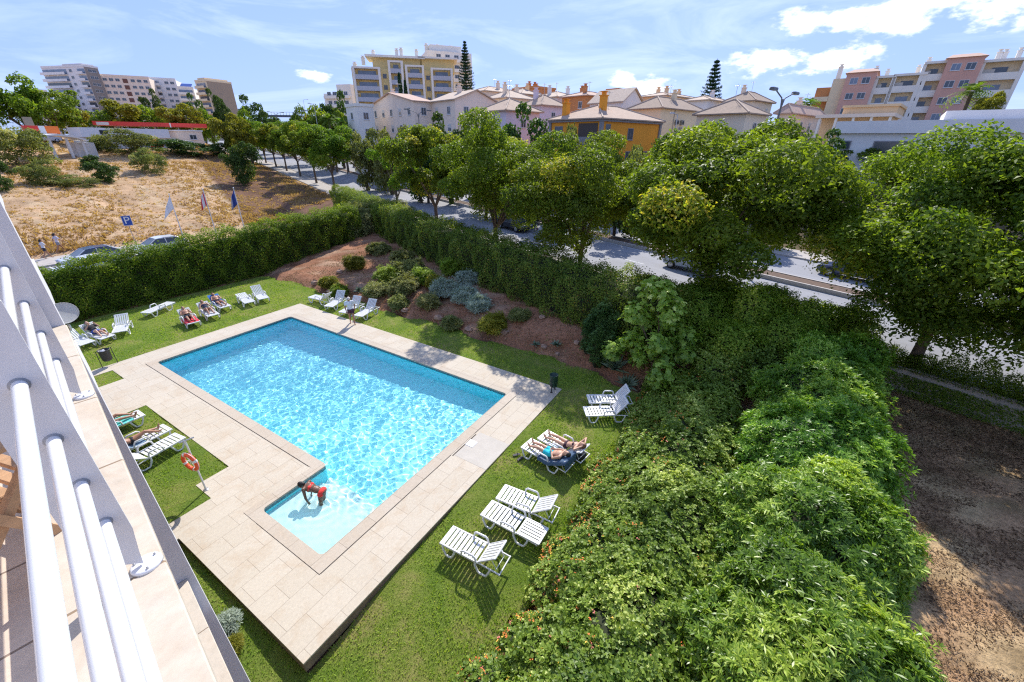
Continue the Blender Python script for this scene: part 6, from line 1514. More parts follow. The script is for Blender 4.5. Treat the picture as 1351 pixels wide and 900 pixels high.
def roof_tile(name, c):
    m = mat(name, c, .9, .18, 3.5, bump=.6, bscale=8, dirt=tuple(np.array(c) * .5), dirt_amt=.45); return m
RT_ = {'tan': roof_tile('weathered tan roof tiles', (.44, .315, .225)), 'brown': roof_tile('grey brown roof tiles', (.34, .245, .175)), 'pink': roof_tile('pale pink roof tiles', (.50, .335, .25)), 'light': roof_tile('light beige roof tiles', (.52, .40, .30))}
def hip(t, a, b, h, rise, m_, o=.55, ridge_m=None):
    x0, x1, y0, y1 = -o, a + o, -o, b + o; w = (y1 - y0) / 2; u_ = (x1 - x0) / 2
    if u_ >= w: r = [(x0 + w, y0 + w), (x1 - w, y0 + w)]
    else: r = [(x0 + u_, y0 + u_), (x0 + u_, y1 - u_)]
    if abs(r[0][0] - r[1][0]) + abs(r[0][1] - r[1][1]) < .1: r[1] = (r[0][0] + .05, r[0][1])
    vs = [(x0, y0, h + .10), (x1, y0, h + .10), (x1, y1, h + .10), (x0, y1, h + .10), (*r[0], h + rise), (*r[1], h + rise), (x0, y0, h - .06), (x1, y0, h - .06), (x1, y1, h - .06), (x0, y1, h - .06)]
    if u_ >= w: fs = [(0, 1, 5, 4), (1, 2, 5), (2, 3, 4, 5), (3, 0, 4)]
    else: fs = [(0, 1, 4), (1, 2, 5, 4), (2, 3, 5), (3, 0, 4, 5)]
    fs += [(6, 7, 1, 0), (7, 8, 2, 1), (8, 9, 3, 2), (9, 6, 0, 3), (9, 8, 7, 6)]
    b_ = MB(); b_.add(vs, fs); ro = b_.build('roof', m_, t)
    rb_ = MB()
    for i, j in ((0, 4), (3, 4) if u_ >= w else (1, 4), (1, 5) if u_ >= w else (2, 5), (2, 5) if u_ >= w else (3, 5), (4, 5)): 
        p, q = np.array(vs[i]), np.array(vs[j]); rb_.tube([p + [0, 0, .03], q + [0, 0, .03]], .11, 6)
    rb_.build('ridge_tiles', ridge_m or RT_['light'], ro); return ro
def gable(t, a, b, h, rise, m_, o=.4, along='x', wallm=None):
    b_ = MB(); th = .16
    if along == 'x':
        y0, y1 = -o, b + o; ym = b / 2
        for s_, yy in ((1, y0), (-1, y1)): b_.add([(-o, yy, h - .1), (a + o, yy, h - .1), (a + o, ym, h + rise), (-o, ym, h + rise), (-o, yy, h - .1 + th), (a + o, yy, h - .1 + th), (a + o, ym, h + rise + th), (-o, ym, h + rise + th)], [(0, 1, 2, 3), (4, 5, 6, 7), (0, 1, 5, 4), (1, 2, 6, 5), (0, 3, 7, 4)])
        g = [(0, 0, h), (0, b, h), (0, ym, h + rise - .05)], [(a, 0, h), (a, b, h), (a, ym, h + rise - .05)]
    else:
        x0, x1 = -o, a + o; xm = a / 2
        for s_, xx in ((1, x0), (-1, x1)): b_.add([(xx, -o, h - .1), (xx, b + o, h - .1), (xm, b + o, h + rise), (xm, -o, h + rise), (xx, -o, h - .1 + th), (xx, b + o, h - .1 + th), (xm, b + o, h + rise + th), (xm, -o, h + rise + th)], [(0, 1, 2, 3), (4, 5, 6, 7), (0, 1, 5, 4), (0, 3, 7, 4), (1, 2, 6, 5)])
        g = [(0, 0, h), (a, 0, h), (xm, 0, h + rise - .05)], [(0, b, h), (a, b, h), (xm, b, h + rise - .05)]
    ro = b_.build('roof', m_, t)
    gw = MB(); 
    for tri in g: gw.add(tri, [(0, 1, 2)])
    gw.build('gable_wall', wallm, t); return ro
def chimney(t, x, y, z, h, m_, w=.7, cap=None):
    b = MB(); b.box(x - w / 2, x + w / 2, y - w / 2, y + w / 2, z, z + h); b.box(x - w * .62, x + w * .62, y - w * .62, y + w * .62, z + h, z + h + .12)
    b.box(x - w * .3, x + w * .3, y - w * .3, y + w * .3, z + h + .12, z + h + .5); b.box(x - w * .5, x + w * .5, y - w * .5, y + w * .5, z + h + .5, z + h + .58); return b.build('chimney', m_, t)
def wallmat(n, c):
    c = tuple(min(.85, x * k) for x, k in zip(c, (1.18, 1.12, 1.02))); return mat('wall ' + n, c, .9, .05, .6, bump=.08, bscale=30, dirt=tuple(np.array(c) * .72), dirt_amt=.3)
WC = {'orange': wallmat('orange', (.74, .30, .03)), 'cream': wallmat('cream', (.66, .57, .42)), 'white': wallmat('white', (.70, .69, .67)), 'lilac': wallmat('lilac', (.58, .52, .62)), 'beige': wallmat('beige', (.66, .58, .48)), 'pinkish': wallmat('pale pink beige', (.68, .59, .52)),
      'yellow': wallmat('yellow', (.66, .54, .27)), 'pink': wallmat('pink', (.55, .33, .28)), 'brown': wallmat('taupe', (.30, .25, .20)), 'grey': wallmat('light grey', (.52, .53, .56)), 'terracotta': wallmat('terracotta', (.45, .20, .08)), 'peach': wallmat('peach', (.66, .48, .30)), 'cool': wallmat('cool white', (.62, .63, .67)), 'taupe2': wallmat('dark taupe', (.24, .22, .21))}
brownf = mat('brown shutters', (.20, .12, .08), .6, .15, 5); greyf = mat('grey stone trim', (.26, .24, .24), .7, .1, 5); whitef = mat('white window frame', (.6, .6, .6), .5, .05, 5); shut = mat('pale roller shutter', (.55, .52, .46), .6, .06, 5)
gh = 'villas beyond the avenue'
def house(label, Cp, Lp, Rp, wc, rc, rise=1.6, rtype='hip', az=50, wins=True, chim=1, frame=None, group=gh, chm=None, name='house'):
    B_ = Bld(name, label, 'house', Cp, Rp, az=az, Lp=Lp, group=group); a, b, h = B_.a, B_.b, B_.h; w = WC[wc]
    mb = MB(); mb.box(0, a, 0, b, 0, h); mb.build('wall', w, B_.t)
    if rtype == 'hip': hip(B_.t, a, b, h + .02, rise, RT_[rc])
    elif rtype == 'gx': gable(B_.t, a, b, h, rise, RT_[rc], along='x', wallm=w)
    elif rtype == 'gy': gable(B_.t, a, b, h, rise, RT_[rc], along='y', wallm=w)
    else:
        m2 = MB(); m2.box(-.15, a + .15, -.15, .15, h, h + .5); m2.box(-.15, a + .15, b - .15, b + .15, h, h + .5); m2.box(-.15, .15, .15, b - .15, h, h + .5); m2.box(a - .15, a + .15, .15, b - .15, h, h + .5); m2.build('parapet', w, B_.t)
    fr = frame or whitef
    if wins:
        for face, ln in (('R', a), ('L', b)):
            n = max(1, int(ln // 3.6))
            for i in range(n):
                for z in (h - 2.3, h - 5.2):
                    if z > .8: window(B_.t, face, ln * (i + .5) / n, z, 1.1, 1.3, fr, M['glass'], shut if (i + int(z)) % 2 else None)
    rg = random.Random(int(Cp[0]))
    if rg.random() < .6:
        x_, y_ = a * .5, b * .5; ae = MB(); ae.tube([(x_, y_, h + rise * .8), (x_, y_, h + rise + 2.0)], .03, 5)
        for q in range(4): ae.tube([(x_ - .45 + q * .06, y_ - .3 + q * .22, h + rise + 1.75), (x_ + .45 - q * .06, y_ - .3 + q * .22, h + rise + 1.75)], .015, 4)
        ae.tube([(x_, y_ - .35, h + rise + 1.75), (x_, y_ + .45, h + rise + 1.75)], .02, 4); ae.build('aerial', M['steel'], B_.t)
    for i in range(chim): chimney(B_.t, a * rg.uniform(.2, .8), b * rg.uniform(.25, .8), h + rise * .3, rise * .7 + .7, chm or w)
    return B_
# the orange house
B_ = house('orange house with grey corner columns behind the street trees', (794.5, 156.5, 62), (727, 158), (872, 158), 'orange', 'tan', 2.0, wins=False, chim=0, frame=greyf)
a, b, h = B_.a, B_.b, B_.h
for x, y in ((.0, .0), (a, .0), (0, b)):
    m2 = MB(); m2.box(x - .22, x + .22, y - .22, y + .22, 0, h - .07); m2.build('corner_column', greyf, B_.t)
m2 = MB(); m2.box(-.32, a + .3, -.32, b + .3, h - .30, h - .07); m2.build('eave_band', greyf, B_.t)
window(B_.t, 'R', B_.ax((832, 172)), h - 2.5, 1.3, 1.5, greyf, M['glass']); window(B_.t, 'R', B_.ax((829, 198)), h - 5.2, 1.3, 1.2, greyf, M['glass']); window(B_.t, 'R', B_.ax((852, 200)), h - 5.2, 1.3, 1.2, greyf, brownf); window(B_.t, 'R', B_.ax((802, 170)), h - 2.6, 1.0, 2.0, greyf, M['glass'])
window(B_.t, 'L', b * .82, h - 2.7, 1.6, 1.9, greyf, M['glass']); window(B_.t, 'L', b * .56, h - 2.4, 1.2, 1.4, greyf, M['glass'])
m2 = MB(); fb(m2, 'L', .6, b * .42, .002, .05, h - 3.0, h - .5); m2.build('veranda_shade_panel', mat('deep shade inside veranda', (.10, .07, .055), .8), B_.t)  # dark panel on the solid wall, its colour standing in for veranda shade
m2 = MB(); fb(m2, 'L', .4, b * .5, .9, 1.0, h - 3.1, h - 2.2); fb(m2, 'L', .4, b * .5, .0, 1.0, h - 3.25, h - 3.1); m2.build('balcony', greyf, B_.t)
chimney(B_.t, a * .25, b * .30, h + .6, 2.4, WC['orange'], .8); chimney(B_.t, a * .05 + .6, b * .82, h + .4, 1.8, WC['orange'], .8)
# cream house with air conditioners
B_ = house('cream house with two air conditioners high on its wall, right of the orange house', (873, 143, 76), (832, 143), (928, 145), 'cream', 'brown', 2.0, chim=1, wins=False)
ah = B_.h
for k in range(2):
    x = B_.ax((893 + k * 7, 153)); m2 = MB(); m2.bbox(x - .4, x + .4, -.42, -.06, ah - 2.2, ah - 1.5, .03); o = m2.build('air_conditioner', mat('ac casing', (.22, .22, .2), .5), B_.t)
    m2 = MB(); m2.lathe([(.001, 0), (.24, 0), (.24, .02), (.001, .02)], n=16); f_ = m2.build('fan_grille', M['black'], o, (x, -.43, ah - 1.85)); f_.rotation_euler = (math.pi / 2, 0, 0)
window(B_.t, 'R', B_.ax((895, 180)), B_.zy((895, 186), B_.ax((895, 180))), 1.3, 2.2, whitef, M['glass']); window(B_.t, 'R', B_.ax((918, 178)), B_.zy((918, 184), B_.ax((918, 178))), .9, 1.2, whitef, M['glass'])
m2 = MB(); m2.tube([(B_.ax((888, 160)), -.1, ah - .1), (B_.ax((888, 160)), -.1, 1)], .05, 6); m2.build('downpipe', mat('downpipe', (.3, .28, .25), .6), B_.t)
H_ = [
 ('lilac house with hip roof left of the dark rounded tree', (668, 146, 72), (633, 147), (712, 147), 'lilac', 'tan', 2.0, 'hip', 0),
 ('second lilac house with ridged roofs behind the first lilac one', (715, 139, 86), (690, 140), (745, 139), 'lilac', 'tan', 1.9, 'hip', 1),
 ('beige gabled villa left of the lilac house', (600, 131, 84), (568, 134), (655, 131), 'pinkish', 'light', 1.7, 'gy', 1),
 ('beige villa with two sloping roofs and a rounded porch', (545, 133, 88), (489, 134), (570, 130), 'pinkish', 'pink', 1.8, 'gx', 1),
 ('white terraced villa at the left end of the villas', (470, 140, 92), (456, 141), (492, 140), 'white', 'light', .6, 'flat', 0),
 ('pale villa behind the gabled one, with two slim chimneys', (668, 129, 100), (640, 130), (705, 129), 'beige', 'light', 1.9, 'hip', 2),
 ('brownish flat roofed house with paired chimneys on the skyline', (705, 116, 125), (676, 119), (733, 113), 'terracotta', 'brown', .6, 'flat', 3),
 ('white roofed long house left of the terracotta one', (735, 128, 110), (700, 129), (768, 128), 'cool', 'light', 1.6, 'hip', 2),
 ('terracotta house with a tiled roof above the orange house', (775, 126, 100), (742, 127), (812, 124), 'terracotta', 'pink', 1.2, 'hip', 2),
 ('white gabled house right behind the orange house roof', (822, 134, 84), (778, 140), (848, 133), 'cool', 'light', 2.2, 'gy', 0),
 ('flat terracotta block on the skyline above the white gable', (815, 119, 130), (800, 120), (832, 119), 'terracotta', 'brown', .3, 'flat', 0),
 ('ochre house with white corner chimneys on the skyline', (880, 126, 105), (846, 124), (925, 124), 'peach', 'light', 1.0, 'hip', 3),
 ('pale house between the ochre house and the lone conifer', (935, 132, 96), (905, 132), (962, 132), 'cool', 'light', 1.0, 'hip', 1),
 ('hip roofed house half hidden behind the widest tree crown', (985, 150, 64), (920, 151), (1012, 149), 'beige', 'brown', 2.0, 'hip', 0),
 ('beige hip roofed house right of the lone conifer', (995, 133, 92), (957, 134), (1020, 133), 'beige', 'brown', 1.9, 'hip', 1),
 ('whitish low house with pale tile roof before the palms', (1042, 150, 76), (1026, 151), (1088, 150), 'pinkish', 'pink', 1.5, 'hip', 1),
 ('dark brown low roofs on the far right skyline', (1062, 141, 130), (1040, 142), (1090, 141), 'brown', 'brown', 1.2, 'hip', 0),
 ('long pale house behind the lilac houses', (640, 120, 118), (615, 121), (690, 119), 'pinkish', 'light', 1.5, 'hip', 1),
 ('pale house left of the white roofed long house', (688, 124, 112), (662, 125), (712, 123), 'peach', 'light', 1.4, 'hip', 1),
]
for (lb, Cp, Lp, Rp, wc, rc, ri, rt_, ch) in H_: house(lb, Cp, Lp, Rp, wc, rc, ri, rt_, chim=ch)
# flat roofed peach bungalow with veranda
B_ = Bld('house', 'peach flat roofed bungalow with veranda below the pink block', 'house', (1083, 153, 72), (1178, 147, 66), depth=9, group=gh); a, b, h = B_.a, B_.b, B_.h
m2 = MB(); m2.box(0, a, 1.6, b, 0, h - .3); m2.build('wall', WC['peach'], B_.t)
m2 = MB(); m2.box(-.6, a + .4, -.3, b + .5, h - .3, h + .15); m2.build('roof', WC['pinkish'], B_.t)
m2 = MB(); m2.box(a * .30, a + .4, .5, b, h + .151, h + 1.0); m2.box(a * .28, a + .6, .2, b + .3, h + 1.0, h + 1.3); m2.build('upper_roof', WC['peach'], B_.t)
for k in range(5): m2 = MB(); m2.box(a * k / 4 - .15, a * k / 4 + .15, -.1, .2, 0, h - .3); m2.build('column', WC['white'], B_.t)
# white modern building
B_ = Bld('modern_building', 'white flat modern building with a wide dark window behind the right trees', 'building', (1104, 176, 50), (1352, 176, 41), depth=12); a, b, h = B_.a, B_.b, B_.h
m2 = MB(); m2.box(0, a + 6, .4, b, 0, h - .02); m2.build('wall', WC['cool'], B_.t)
m2 = MB(); m2.box(-.3, a + 6, 0, b, h, h + 1.15); m2.build('parapet_band', WC['cool'], B_.t)
x0, x1 = B_.ax((1152, 190)), B_.ax((1206, 190)); m2 = MB(); m2.box(x0, x1, .30, .398, h - 4.5, h - .7); o = m2.build('window', greyf, B_.t); m2 = MB(); m2.box(x0 + .12, x1 - .12, .24, .298, h - 4.4, h - .82); m2.build('pane', M['glass'], o)
x0, x1 = B_.ax((1112, 185)), B_.ax((1124, 185)); m2 = MB(); m2.box(x0, x1, .30, .398, h - 1.6, h - .7); o = m2.build('window', greyf, B_.t); m2 = MB(); m2.box(x0 + .1, x1 - .1, .26, .298, h - 1.5, h - .8); m2.build('pane', M['glass'], o)
m2 = MB(); m2.box(B_.ax((1245, 160)), a + 6, 2.0, b, h + 1.151, h + 2.0); m2.build('roof_room', WC['cool'], B_.t)

# pink and white apartment complex
def complex_():
    B_ = Bld('apartment_block', 'pink and white apartment block with long balconies on the right skyline', 'apartment block', (1119, 97, 114), (1352, 62, 97), depth=13); t = B_.t; h0 = B_.h
    W_, PK, BG = WC['white'], WC['pink'], WC['cream']; fh = 3.05; FR = B_.ax
    def tower(px0, px1, ytop, m_, out=.9):
        x0, x1 = FR((px0, ytop)), FR((px1, ytop)); z = B_.zy(((px0 + px1) / 2, ytop), (x0 + x1) / 2); mb = MB(); mb.box(x0, x1, -out, 12, 0, z); mb.build('tower_wall', m_, t)
        r_ = MB(); r_.add([(x0 - .4, -out - .4, z), (x1 + .4, -out - .4, z), (x1 + .4, 12.4, z), (x0 - .4, 12.4, z), ((x0 + x1) / 2 - 2, 5, z + 1.3), ((x0 + x1) / 2 + 2, 5, z + 1.3)], [(0, 1, 5, 4), (1, 2, 5), (2, 3, 4, 5), (3, 0, 4), (3, 2, 1, 0)]); r_.build('roof', RT_['pink'], t)
        n = int(z // fh)
        for k in range(n):
            zz = z - 2.3 - k * fh
            if zz < 1: break
            for q in (.30, .70):
                o = window(t, 'R', x0 + (x1 - x0) * q, zz, 1.5, 1.3, whitef, M['glass'] if (k + int(q * 10)) % 3 else M['glass_blue']); o.location.y = -out
        return x0, x1, z
    def loggias(px0, px1, ytop, bays, m_=W_, body=W_):
        x0, x1 = FR((px0, ytop)), FR((px1, ytop)); z = B_.zy(((px0 + px1) / 2, ytop), (x0 + x1) / 2); mb = MB(); mb.box(x0, x1, 1.4, 12, 0, z - .1); mb.build('body_wall', BG, t)
        mb = MB(); mb.box(x0 - .2, x1 + .2, -.2, 12, z - .098, z + .35); mb.build('roof_slab', m_, t)
        n = int(z // fh); w = (x1 - x0) / bays
        for i in range(bays + 1):
            xx = x0 + i * w; mb = MB(); mb.box(xx - .3, xx + .3, -.05, 1.399, 0, z - .1); mb.build('fin', m_, t)
        for k in range(1, n + 1):
            zf = z - k * fh
            if zf < .5: break
            for i in range(bays):
                a0, a1 = x0 + i * w + .3, x0 + (i + 1) * w - .3; mb = MB(); mb.box(a0, a1, .0, 1.398, zf - .22, zf); mb.box(a0, a1, -.02, .12, zf, zf + 1.05); bb = mb.build('balcony', m_, t)
                mb = MB(); mb.box(a0 + (a1 - a0) * .25, a1 - (a1 - a0) * .3, 1.33, 1.397, zf + .001, zf + 2.1); mb.build('glazing', M['glass'] if (i + k) % 2 else M['glass_blue'], bb)
                if (k + i) % 3 == 1: mb = MB(); mb.box(a0 + .1, a0 + (a1 - a0) * .35, .9, 1.1, zf + .001, zf + 1.8); mb.build('awning', shut, bb)
        return z
    # beige end wing
    x0, x1 = FR((1080, 105)), FR((1119, 100)); z = B_.zy((1100, 104), (x0 + x1) / 2); mb = MB(); mb.box(x0 + 3, x1, .5, 12, 0, z); mb.build('end_wing', WC['cream'], t)
    mb = MB(); mb.box(x0, x0 + 2.99, 1.5, 12, 0, z - 1.6); mb.build('end_wing_low', WC['terracotta'], t)
    for k in range(1, 4): mb = MB(); mb.box(x0 - .3, x0 + 2.99, .3, 1.499, z - 1.6 - k * 3.05, z - .6 - k * 3.05); mb.build('balcony', WC['cream'], t)
    chimney(t, x0 + 3.6, 3, z, 2.6, W_, .9)
    tower(1119, 1158, 96, PK); loggias(1158, 1181, 102, 1); loggias(1181, 1222, 99, 1); loggias(1222, 1252, 83, 1); tower(1252, 1300, 76, PK); loggias(1300, 1354, 80, 1)
    for px_, y_ in ((1155, 93), (1170, 97), (1212, 92), (1226, 82), (1322, 72), (1330, 72), (1350, 70)): x = FR((px_, y_)); chimney(t, x, 4, B_.zy((px_, y_ + 5), x), 1.5, W_, .75)
complex_()

# yellow apartment block
def yellow():
    B_ = Bld('apartment_block', 'yellow apartment block with white balcony frames on the central skyline', 'apartment block', (462, 88, 152), (598, 86, 158), depth=14); t = B_.t; FR = B_.ax; fh = 3.1; Y_, W_ = WC['yellow'], WC['white']
    a = B_.a; top = B_.h; mb = MB(); mb.box(0, a, 1.5, 14, 0, top); mb.build('wall', Y_, t)
    for (p0, p1, yt) in ((464, 501, 88), (511, 531, 80), (534, 559, 86), (568, 597, 90)):
        x0, x1 = FR((p0, yt)), FR((p1, yt)); z = B_.zy(((p0 + p1) / 2, yt), (x0 + x1) / 2); mb = MB()
        mb.box(x0, x0 + .7, -.4, 1.499, 0, z); mb.box(x1 - .7, x1, -.4, 1.499, 0, z); mb.box(x0 + .7, x1 - .7, -.4, 1.499, z - .5, z); mb.build('balcony_frame', W_, t)
        for k in range(1, 8):
            zf = z - k * fh
            if zf < 1: break
            mb = MB(); mb.box(x0 + .7, x1 - .7, -.3, 1.498, zf - .3, zf); mb.box(x0 + .7, x1 - .7, -.3, -.2, zf, zf + .95); bb = mb.build('balcony', mat('balcony glass and slab', (.45, .46, .50), .4, .1), t)
            mb = MB(); mb.box(x0 + 1.5, x1 - 1.5, 1.44, 1.497, zf + .01, zf + 2.2); mb.build('glazing', M['glass_blue'], bb)
    for p0 in (506, 564):
        for k in range(1, 8):
            z = top - k * fh + .5
            if z > 1: o = window(t, 'R', FR((p0, 90)), z, 1.2, 1.2, greyf, M['glass']); o.location.y = 1.5
    # penthouse levels
    x0, x1 = FR((480, 75)), FR((556, 75)); z = B_.zy((515, 74), (x0 + x1) / 2); mb = MB(); mb.box(x0 + 2, x1, 4, 13, top, z); mb.build('penthouse', Y_, t); mb = MB(); mb.box(x0, x1 + 1, 2.2, 13.5, z, z + .6); mb.build('penthouse_roof', W_, t)
    x0, x1 = FR((553, 75)), FR((600, 75)); z = B_.zy((580, 76), (x0 + x1) / 2); mb = MB(); mb.box(x0, x1, 4, 13, top, z); mb.build('penthouse', Y_, t); mb = MB(); mb.box(x0 - .5, x1 + 1, 2.2, 13.5, z, z + .5); mb.build('penthouse_roof', W_, t)
    for px_, y_ in ((463, 84), (476, 76), (490, 68), (522, 66), (528, 65), (549, 67)): x = FR((px_, y_)); chimney(t, max(x, .8), 5, B_.zy((px_, y_ + 6), x), 1.8, W_, 1.0)
    B2 = Bld('apartment_block', 'white apartment block rising behind the right end of the yellow one', 'apartment block', (563, 66, 180), (622, 70, 186), depth=14); t = B2.t; a = B2.a; top = B2.h
    mb = MB(); mb.box(0, a, 0, 14, 0, top); mb.build('wall', W_, t); mb = MB(); mb.box(a * .1, a * .8, 2, 12, top, top + 2.2); mb.build('roof_room', W_, t)
    for k in range(1, 9):
        z = top - k * 3.1
        for q in (.25, .45, .65, .85): window(t, 'R', a * q, z + .8, 1.7, 1.4, whitef, M['glass'])
        mb = MB(); fb(mb, 'R', a * .5, a * .98, 0, 1.2, z - .2, z + .9); mb.build('balcony', W_, t)
    for q in (.05, .3, .6): chimney(t, a * q, 5, top, 2.2, W_, 1.1)
    B3 = Bld('apartment_block', 'white stepped block far left behind the palms', 'apartment block', (426, 118, 190), (462, 112, 186), depth=14); t = B3.t; a = B3.a; top = B3.h
    mb = MB(); mb.box(0, a * .5, 0, 12, 0, top - 1.5); mb.box(a * .5, a, 0, 12, 0, top + 1.5); mb.build('wall', W_, t)
    for k in range(1, 7):
        z = top - k * 3.1; mb = MB(); fb(mb, 'R', a * .05, a * .95, .003, 1.1, z - .2, z + .8); mb.build('balcony', W_, t)
        for q in (.2, .4, .6, .8): window(t, 'R', a * q, z + .9, 1.8, 1.3, whitef, M['glass'])
yellow()

# towers on the left skyline
def slab(label, Cp, Rp, az, Lp, wL, wR, floors_y=3.1, Lbays=(), Rbays=(), roof=True, depth=12, extra=None, top_rooms=()):
    B_ = Bld('apartment_block', label, 'apartment block', Cp, Rp, az=az, Lp=Lp, depth=depth); t = B_.t; a, b, h = B_.a, B_.b, B_.h
    mb = MB(); mb.box(0, a, 0, b, 0, h); mb.build('wall', wL, t)
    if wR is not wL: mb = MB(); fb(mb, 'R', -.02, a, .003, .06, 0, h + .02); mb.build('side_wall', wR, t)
    n = min(9, int(h // floors_y))
    for face, bays, ln in (('L', Lbays, b), ('R', Rbays, a)):
        for (f0, f1, kind) in bays:
            for k in range(1, n + 1):
                z = h - k * floors_y
                if z < .5: break
                if kind == 'b':
                    mb = MB(); fb(mb, face, ln * f0, ln * f1, .07, 1.6, z - .25, z); fb(mb, face, ln * f0, ln * f1, 1.5, 1.6, z, z + .95); bb = mb.build('balcony', wL, t)
                    mb = MB(); fb(mb, face, ln * f0 + .3, ln * f1 - .3, .061, .12, z + .01, z + 2.3); mb.build('glazing', M['glass_blue'] if k % 3 else M['glass'], bb)
                elif kind == 'r':
                    mb = MB(); fb(mb, face, ln * f0, ln * f1, .061, .14, z + .3, z + 2.3); mb.build('recess', mat('dark red recess', (.16, .07, .05), .7), t)
                else:
                    nn = kind; 
                    for i in range(nn): o = window(t, face, ln * (f0 + (f1 - f0) * (i + .5) / nn), z + .9, 1.9, 1.35, whitef, M['glass']); (setattr(o.location, 'y', -.062) if face == 'R' else setattr(o.location, 'x', -.062))
    for f0, f1, hh in top_rooms: mb = MB(); mb.box(.5, a - .5, b * f0, b * f1, h, h + hh); mb.build('roof_room', wL, t)
    mb = MB(); mb.box(-.15, a + .15, -.15, .15, h + .021, h + .9); mb.box(-.15, .15, .151, b, h + .021, h + .9); mb.build('parapet', wL, t)
    return B_
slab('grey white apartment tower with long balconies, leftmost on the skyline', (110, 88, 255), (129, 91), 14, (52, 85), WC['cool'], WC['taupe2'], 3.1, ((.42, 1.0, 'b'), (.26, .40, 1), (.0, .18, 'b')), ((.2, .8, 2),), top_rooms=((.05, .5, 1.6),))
slab('cream apartment block with small dark windows beside the grey tower', (131, 100, 262), (196, 103), 66, None, WC['pinkish'], WC['pinkish'], 3.1, (), ((.02, .40, 3), (.44, .54, 'r'), (.58, .98, 3)), depth=14)
slab('white apartment block with stepped roof, third from the left on the skyline', (197, 104, 280), (232, 108), 66, None, WC['cool'], WC['cool'], 3.1, (), ((.0, .35, 'b'), (.5, .95, 2)), depth=14)
slab('lower pale block with a blue roof panel on the left skyline', (233, 116, 275), (255, 117), 66, None, WC['white'], WC['white'], 3.1, (), ((.05, .95, 'b'),), depth=14)
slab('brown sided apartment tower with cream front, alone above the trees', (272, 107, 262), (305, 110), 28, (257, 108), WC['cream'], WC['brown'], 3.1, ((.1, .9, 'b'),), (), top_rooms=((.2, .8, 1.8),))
slab('distant low white block half hidden by the left trees', (40, 120, 230), (64, 126), 40, (25, 118), WC['cool'], WC['cool'], 3.1, (), ((.1, .9, 4),), depth=14)
B_ = Bld('roof_panel', 'tilted blue solar roof panel on top of the lower pale block', 'solar panel', (236, 112, 276), (251, 113, 278), depth=5, base=at(236, 115, 276)[2] - .2)
m2 = MB(); m2.add([(0, 0, .8), (B_.a, 0, .8), (B_.a, 5, 3.0), (0, 5, 3.0), (0, 0, .6), (B_.a, 0, .6), (B_.a, 5, 2.8), (0, 5, 2.8)], [(0, 1, 2, 3), (7, 6, 5, 4), (0, 1, 5, 4), (1, 2, 6, 5), (2, 3, 7, 6), (3, 0, 4, 7)]); m2.build('panel', mat('solar blue', (.02, .05, .25), .2), B_.t)
m2 = MB(); m2.tube([(.4, 3, -.2), (.4, 3, 2.0)], .1, 6); m2.tube([(B_.a - .4, 3, -.2), (B_.a - .4, 3, 2.0)], .1, 6); m2.build('strut', M['steel'], B_.t)

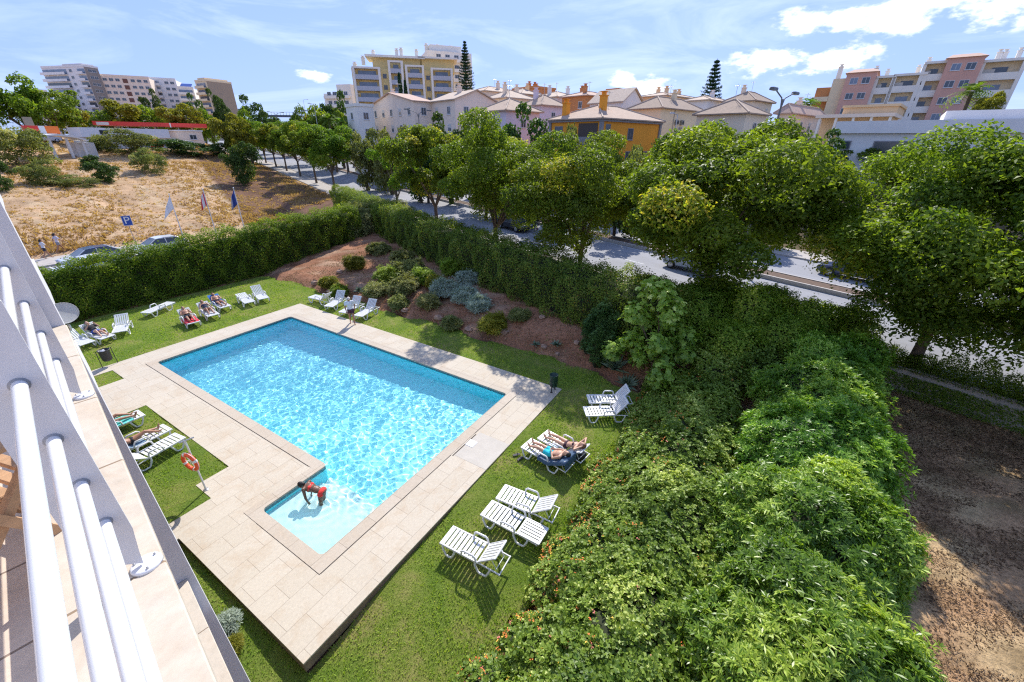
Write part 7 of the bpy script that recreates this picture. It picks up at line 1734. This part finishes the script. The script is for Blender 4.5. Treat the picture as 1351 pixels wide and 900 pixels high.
# petrol station
def petrol():
    red = mat('red canopy edge', (.70, .045, .03), .5, .05, 3); orange = mat('orange canopy edge', (.80, .18, .03), .5, .05, 3); W_ = WC['cool']
    B_ = Bld('petrol_station_shop', 'long white and grey petrol station building at the top of the field', 'building', (105, 168, 84), (228, 170, 96), depth=8); t = B_.t; a, h = B_.a, B_.h
    mb = MB(); mb.box(0, a, 0, 8, 0, h - 1.6); mb.build('wall', WC['grey'], t); mb = MB(); mb.box(-.2, a - 1, -.3, 8.2, h - 1.6, h); mb.build('roof_band', mat('white roof band', (.74, .74, .76), .6, .03, 2), t)
    x = B_.ax((136, 174)); mb = MB(); mb.box(x - .6, x + .6, -.36, -.302, h - 1.1, h - .4); mb.build('sign_panel', M['black'], t)
    x = B_.ax((204, 182)); mb = MB(); mb.box(x - 1.1, x + 1.1, -.08, -.003, .8, 2.2); mb.build('poster', red, t)
    mb = MB(); mb.box(a - .9, a + 3, -.2, 6, 0, h - 2.1); mb.build('annex', W_, t)
    B_ = Bld('petrol_canopy', 'long thin red petrol station canopy above the white building', 'canopy', (121, 160.5, 100), (272, 163.5, 112), depth=9); t = B_.t; a, h = B_.a, B_.h
    mb = MB(); mb.box(0, a, 0, 9, h - .65, h + .15); mb.build('roof', red, t)
    mb = MB(); mb.box(a * .03, a * .13, -.06, -.002, h - .6, h - .02); mb.build('white_lettering_panel', mat('white panel', (.75, .70, .70), .6), t)
    mb = MB(); mb.box(a * .65, a * .66, -.07, -.002, h - .78, h + .12); mb.build('canopy_joint', W_, t)
    for q in (.15, .5, .85): mb = MB(); mb.box(a * q - .2, a * q + .2, 4, 4.4, 0, h - .8); mb.build('column', W_, t)
    B_ = Bld('petrol_kiosk', 'small pale kiosk at the right end of the red canopy', 'kiosk', (232, 173, 104), (266, 174, 108), depth=5); t = B_.t; a, h = B_.a, B_.h
    mb = MB(); mb.box(0, a, 0, 5, 0, h); mb.build('wall', WC['pinkish'], t); mb = MB(); mb.box(-.2, a + .2, -.2, 5.2, h, h + .25); mb.build('roof', W_, t); window(t, 'R', a * .6, h - 1.7, 1.4, 1.0, whitef, M['glass'])
    B_ = Bld('car_wash', 'low curved white canopy with an orange and red band at the far left', 'canopy', (32, 172, 72), (78, 171, 76), depth=7); t = B_.t; a, h = B_.a, B_.h
    mb = MB(); mb.box(0, a * .42, 0, .5, h - .4, h + .7); mb.build('red_band', red, t); mb = MB(); mb.box(a * .42 + .003, a * .60, 0, .5, h - .4, h + .7); mb.build('white_band', M['white_plastic'], t); mb = MB(); mb.box(a * .6 + .003, a, 0, .5, h - .4, h + .7); mb.build('orange_band', orange, t)
    mb = MB(); pr = [(0, h - .7), (a * .5, h - .45), (a, h - .75), (a * 1.35, h - 1.3), (a * 1.35, h - 1.5), (a, h - .98), (a * .5, h - .7), (0, h - .95)]; mb.ext(pr, -4, -.003, 'y'); mb.build('canopy_roof', M['white_plastic'], t)
    for q in (.25, .75, 1.2): mb = MB(); mb.box(a * q - .15, a * q + .15, -3.5, -3.2, 0, h - 1.1 - (q > 1) * .25); mb.build('post', M['white_plastic'], t)
    mb = MB(); mb.box(a * .1, a * .35, -.002, .2, h + .701, h + 1.9); mb.build('roof_unit', WC['brown'], t)
    mb = MB(); mb.box(a * 1.0, a * 1.62, -2.8, -.1, 0, h - 1.7); mb.build('lower_shed', WC['grey'], t)
petrol()
for lb, x, y, k, c in (('white van parked right of the petrol station', 268, 189, 'van', (.66, .66, .68)), ('second white vehicle parked near the petrol station kiosk', 290, 195, 'hatch', (.68, .68, .68)), ('small white car at the right end of the petrol station cars', 306, 197, 'hatch', (.6, .6, .62)), ('white car under the low curved canopy', 62, 188, 'hatch', (.62, .63, .65))):
    q, _ = on_terrain(x, y, 40, 300); car(lb, (q[0], q[1], TZ(q[0], q[1]) + .02), math.radians(60), k, c, None, 'cars at the petrol station')
# footbridge and far mast lamps
def bridge():
    q = at(373, 152, 230); z0 = TZ(q[0], q[1]); t = thing('footbridge', 'dark footbridge over the end of the avenue', 'bridge', (q[0], q[1], z0), math.radians(0)); h = q[2] - z0
    m_ = mat('dark steel', (.07, .09, .13), .6); mb = MB(); mb.box(-14, 10, -1.2, 1.2, h - .9, h); mb.build('deck_beam', m_, t); mb = MB()
    for x in np.arange(-14, 10.1, 1.5): mb.box(x - .05, x + .05, -1.2, -1.1, h, h + 1.2)
    mb.box(-14, 10, -1.2, -1.1, h + 1.2, h + 1.3); mb.build('parapet_rail', m_, t)
    for x in (-12, 8): mb = MB(); mb.box(x - .4, x + .4, -.5, .5, 0, h - .9); mb.build('pier', WC['grey'], t)
bridge()
def small_lamp(lb, x, ytop, Y_, arm):
    q = at(x, ytop, Y_); z0 = TZ(q[0], q[1]); H = q[2] - z0; t = thing('lamp_post', lb, 'lamp post', (q[0], q[1], z0), math.radians(10)); m_ = M['steel']
    mb = MB(); mb.tube([(0, 0, -.2), (0, 0, H)], [.08, .05], 8); mb.build('pole', m_, t); mb = MB(); mb.tube([(0, 0, H), (arm * .7, 0, H + .25), (arm, 0, H + .2)], .035, 6); mb.build('arm', m_, t); mb = MB(); mb.bbox(arm, arm + .55, -.1, .1, H + .13, H + .26, .03); mb.build('lamp_head', m_, t)
small_lamp('slim single arm lamp post before the cream house wall', 894, 152, 54, -1.0)
small_lamp('slim lamp post beside the avenue left of the villas', 414, 138, 92, -1.1)
small_lamp('far slim lamp post beside the footbridge', 400, 132, 170, 1.2)
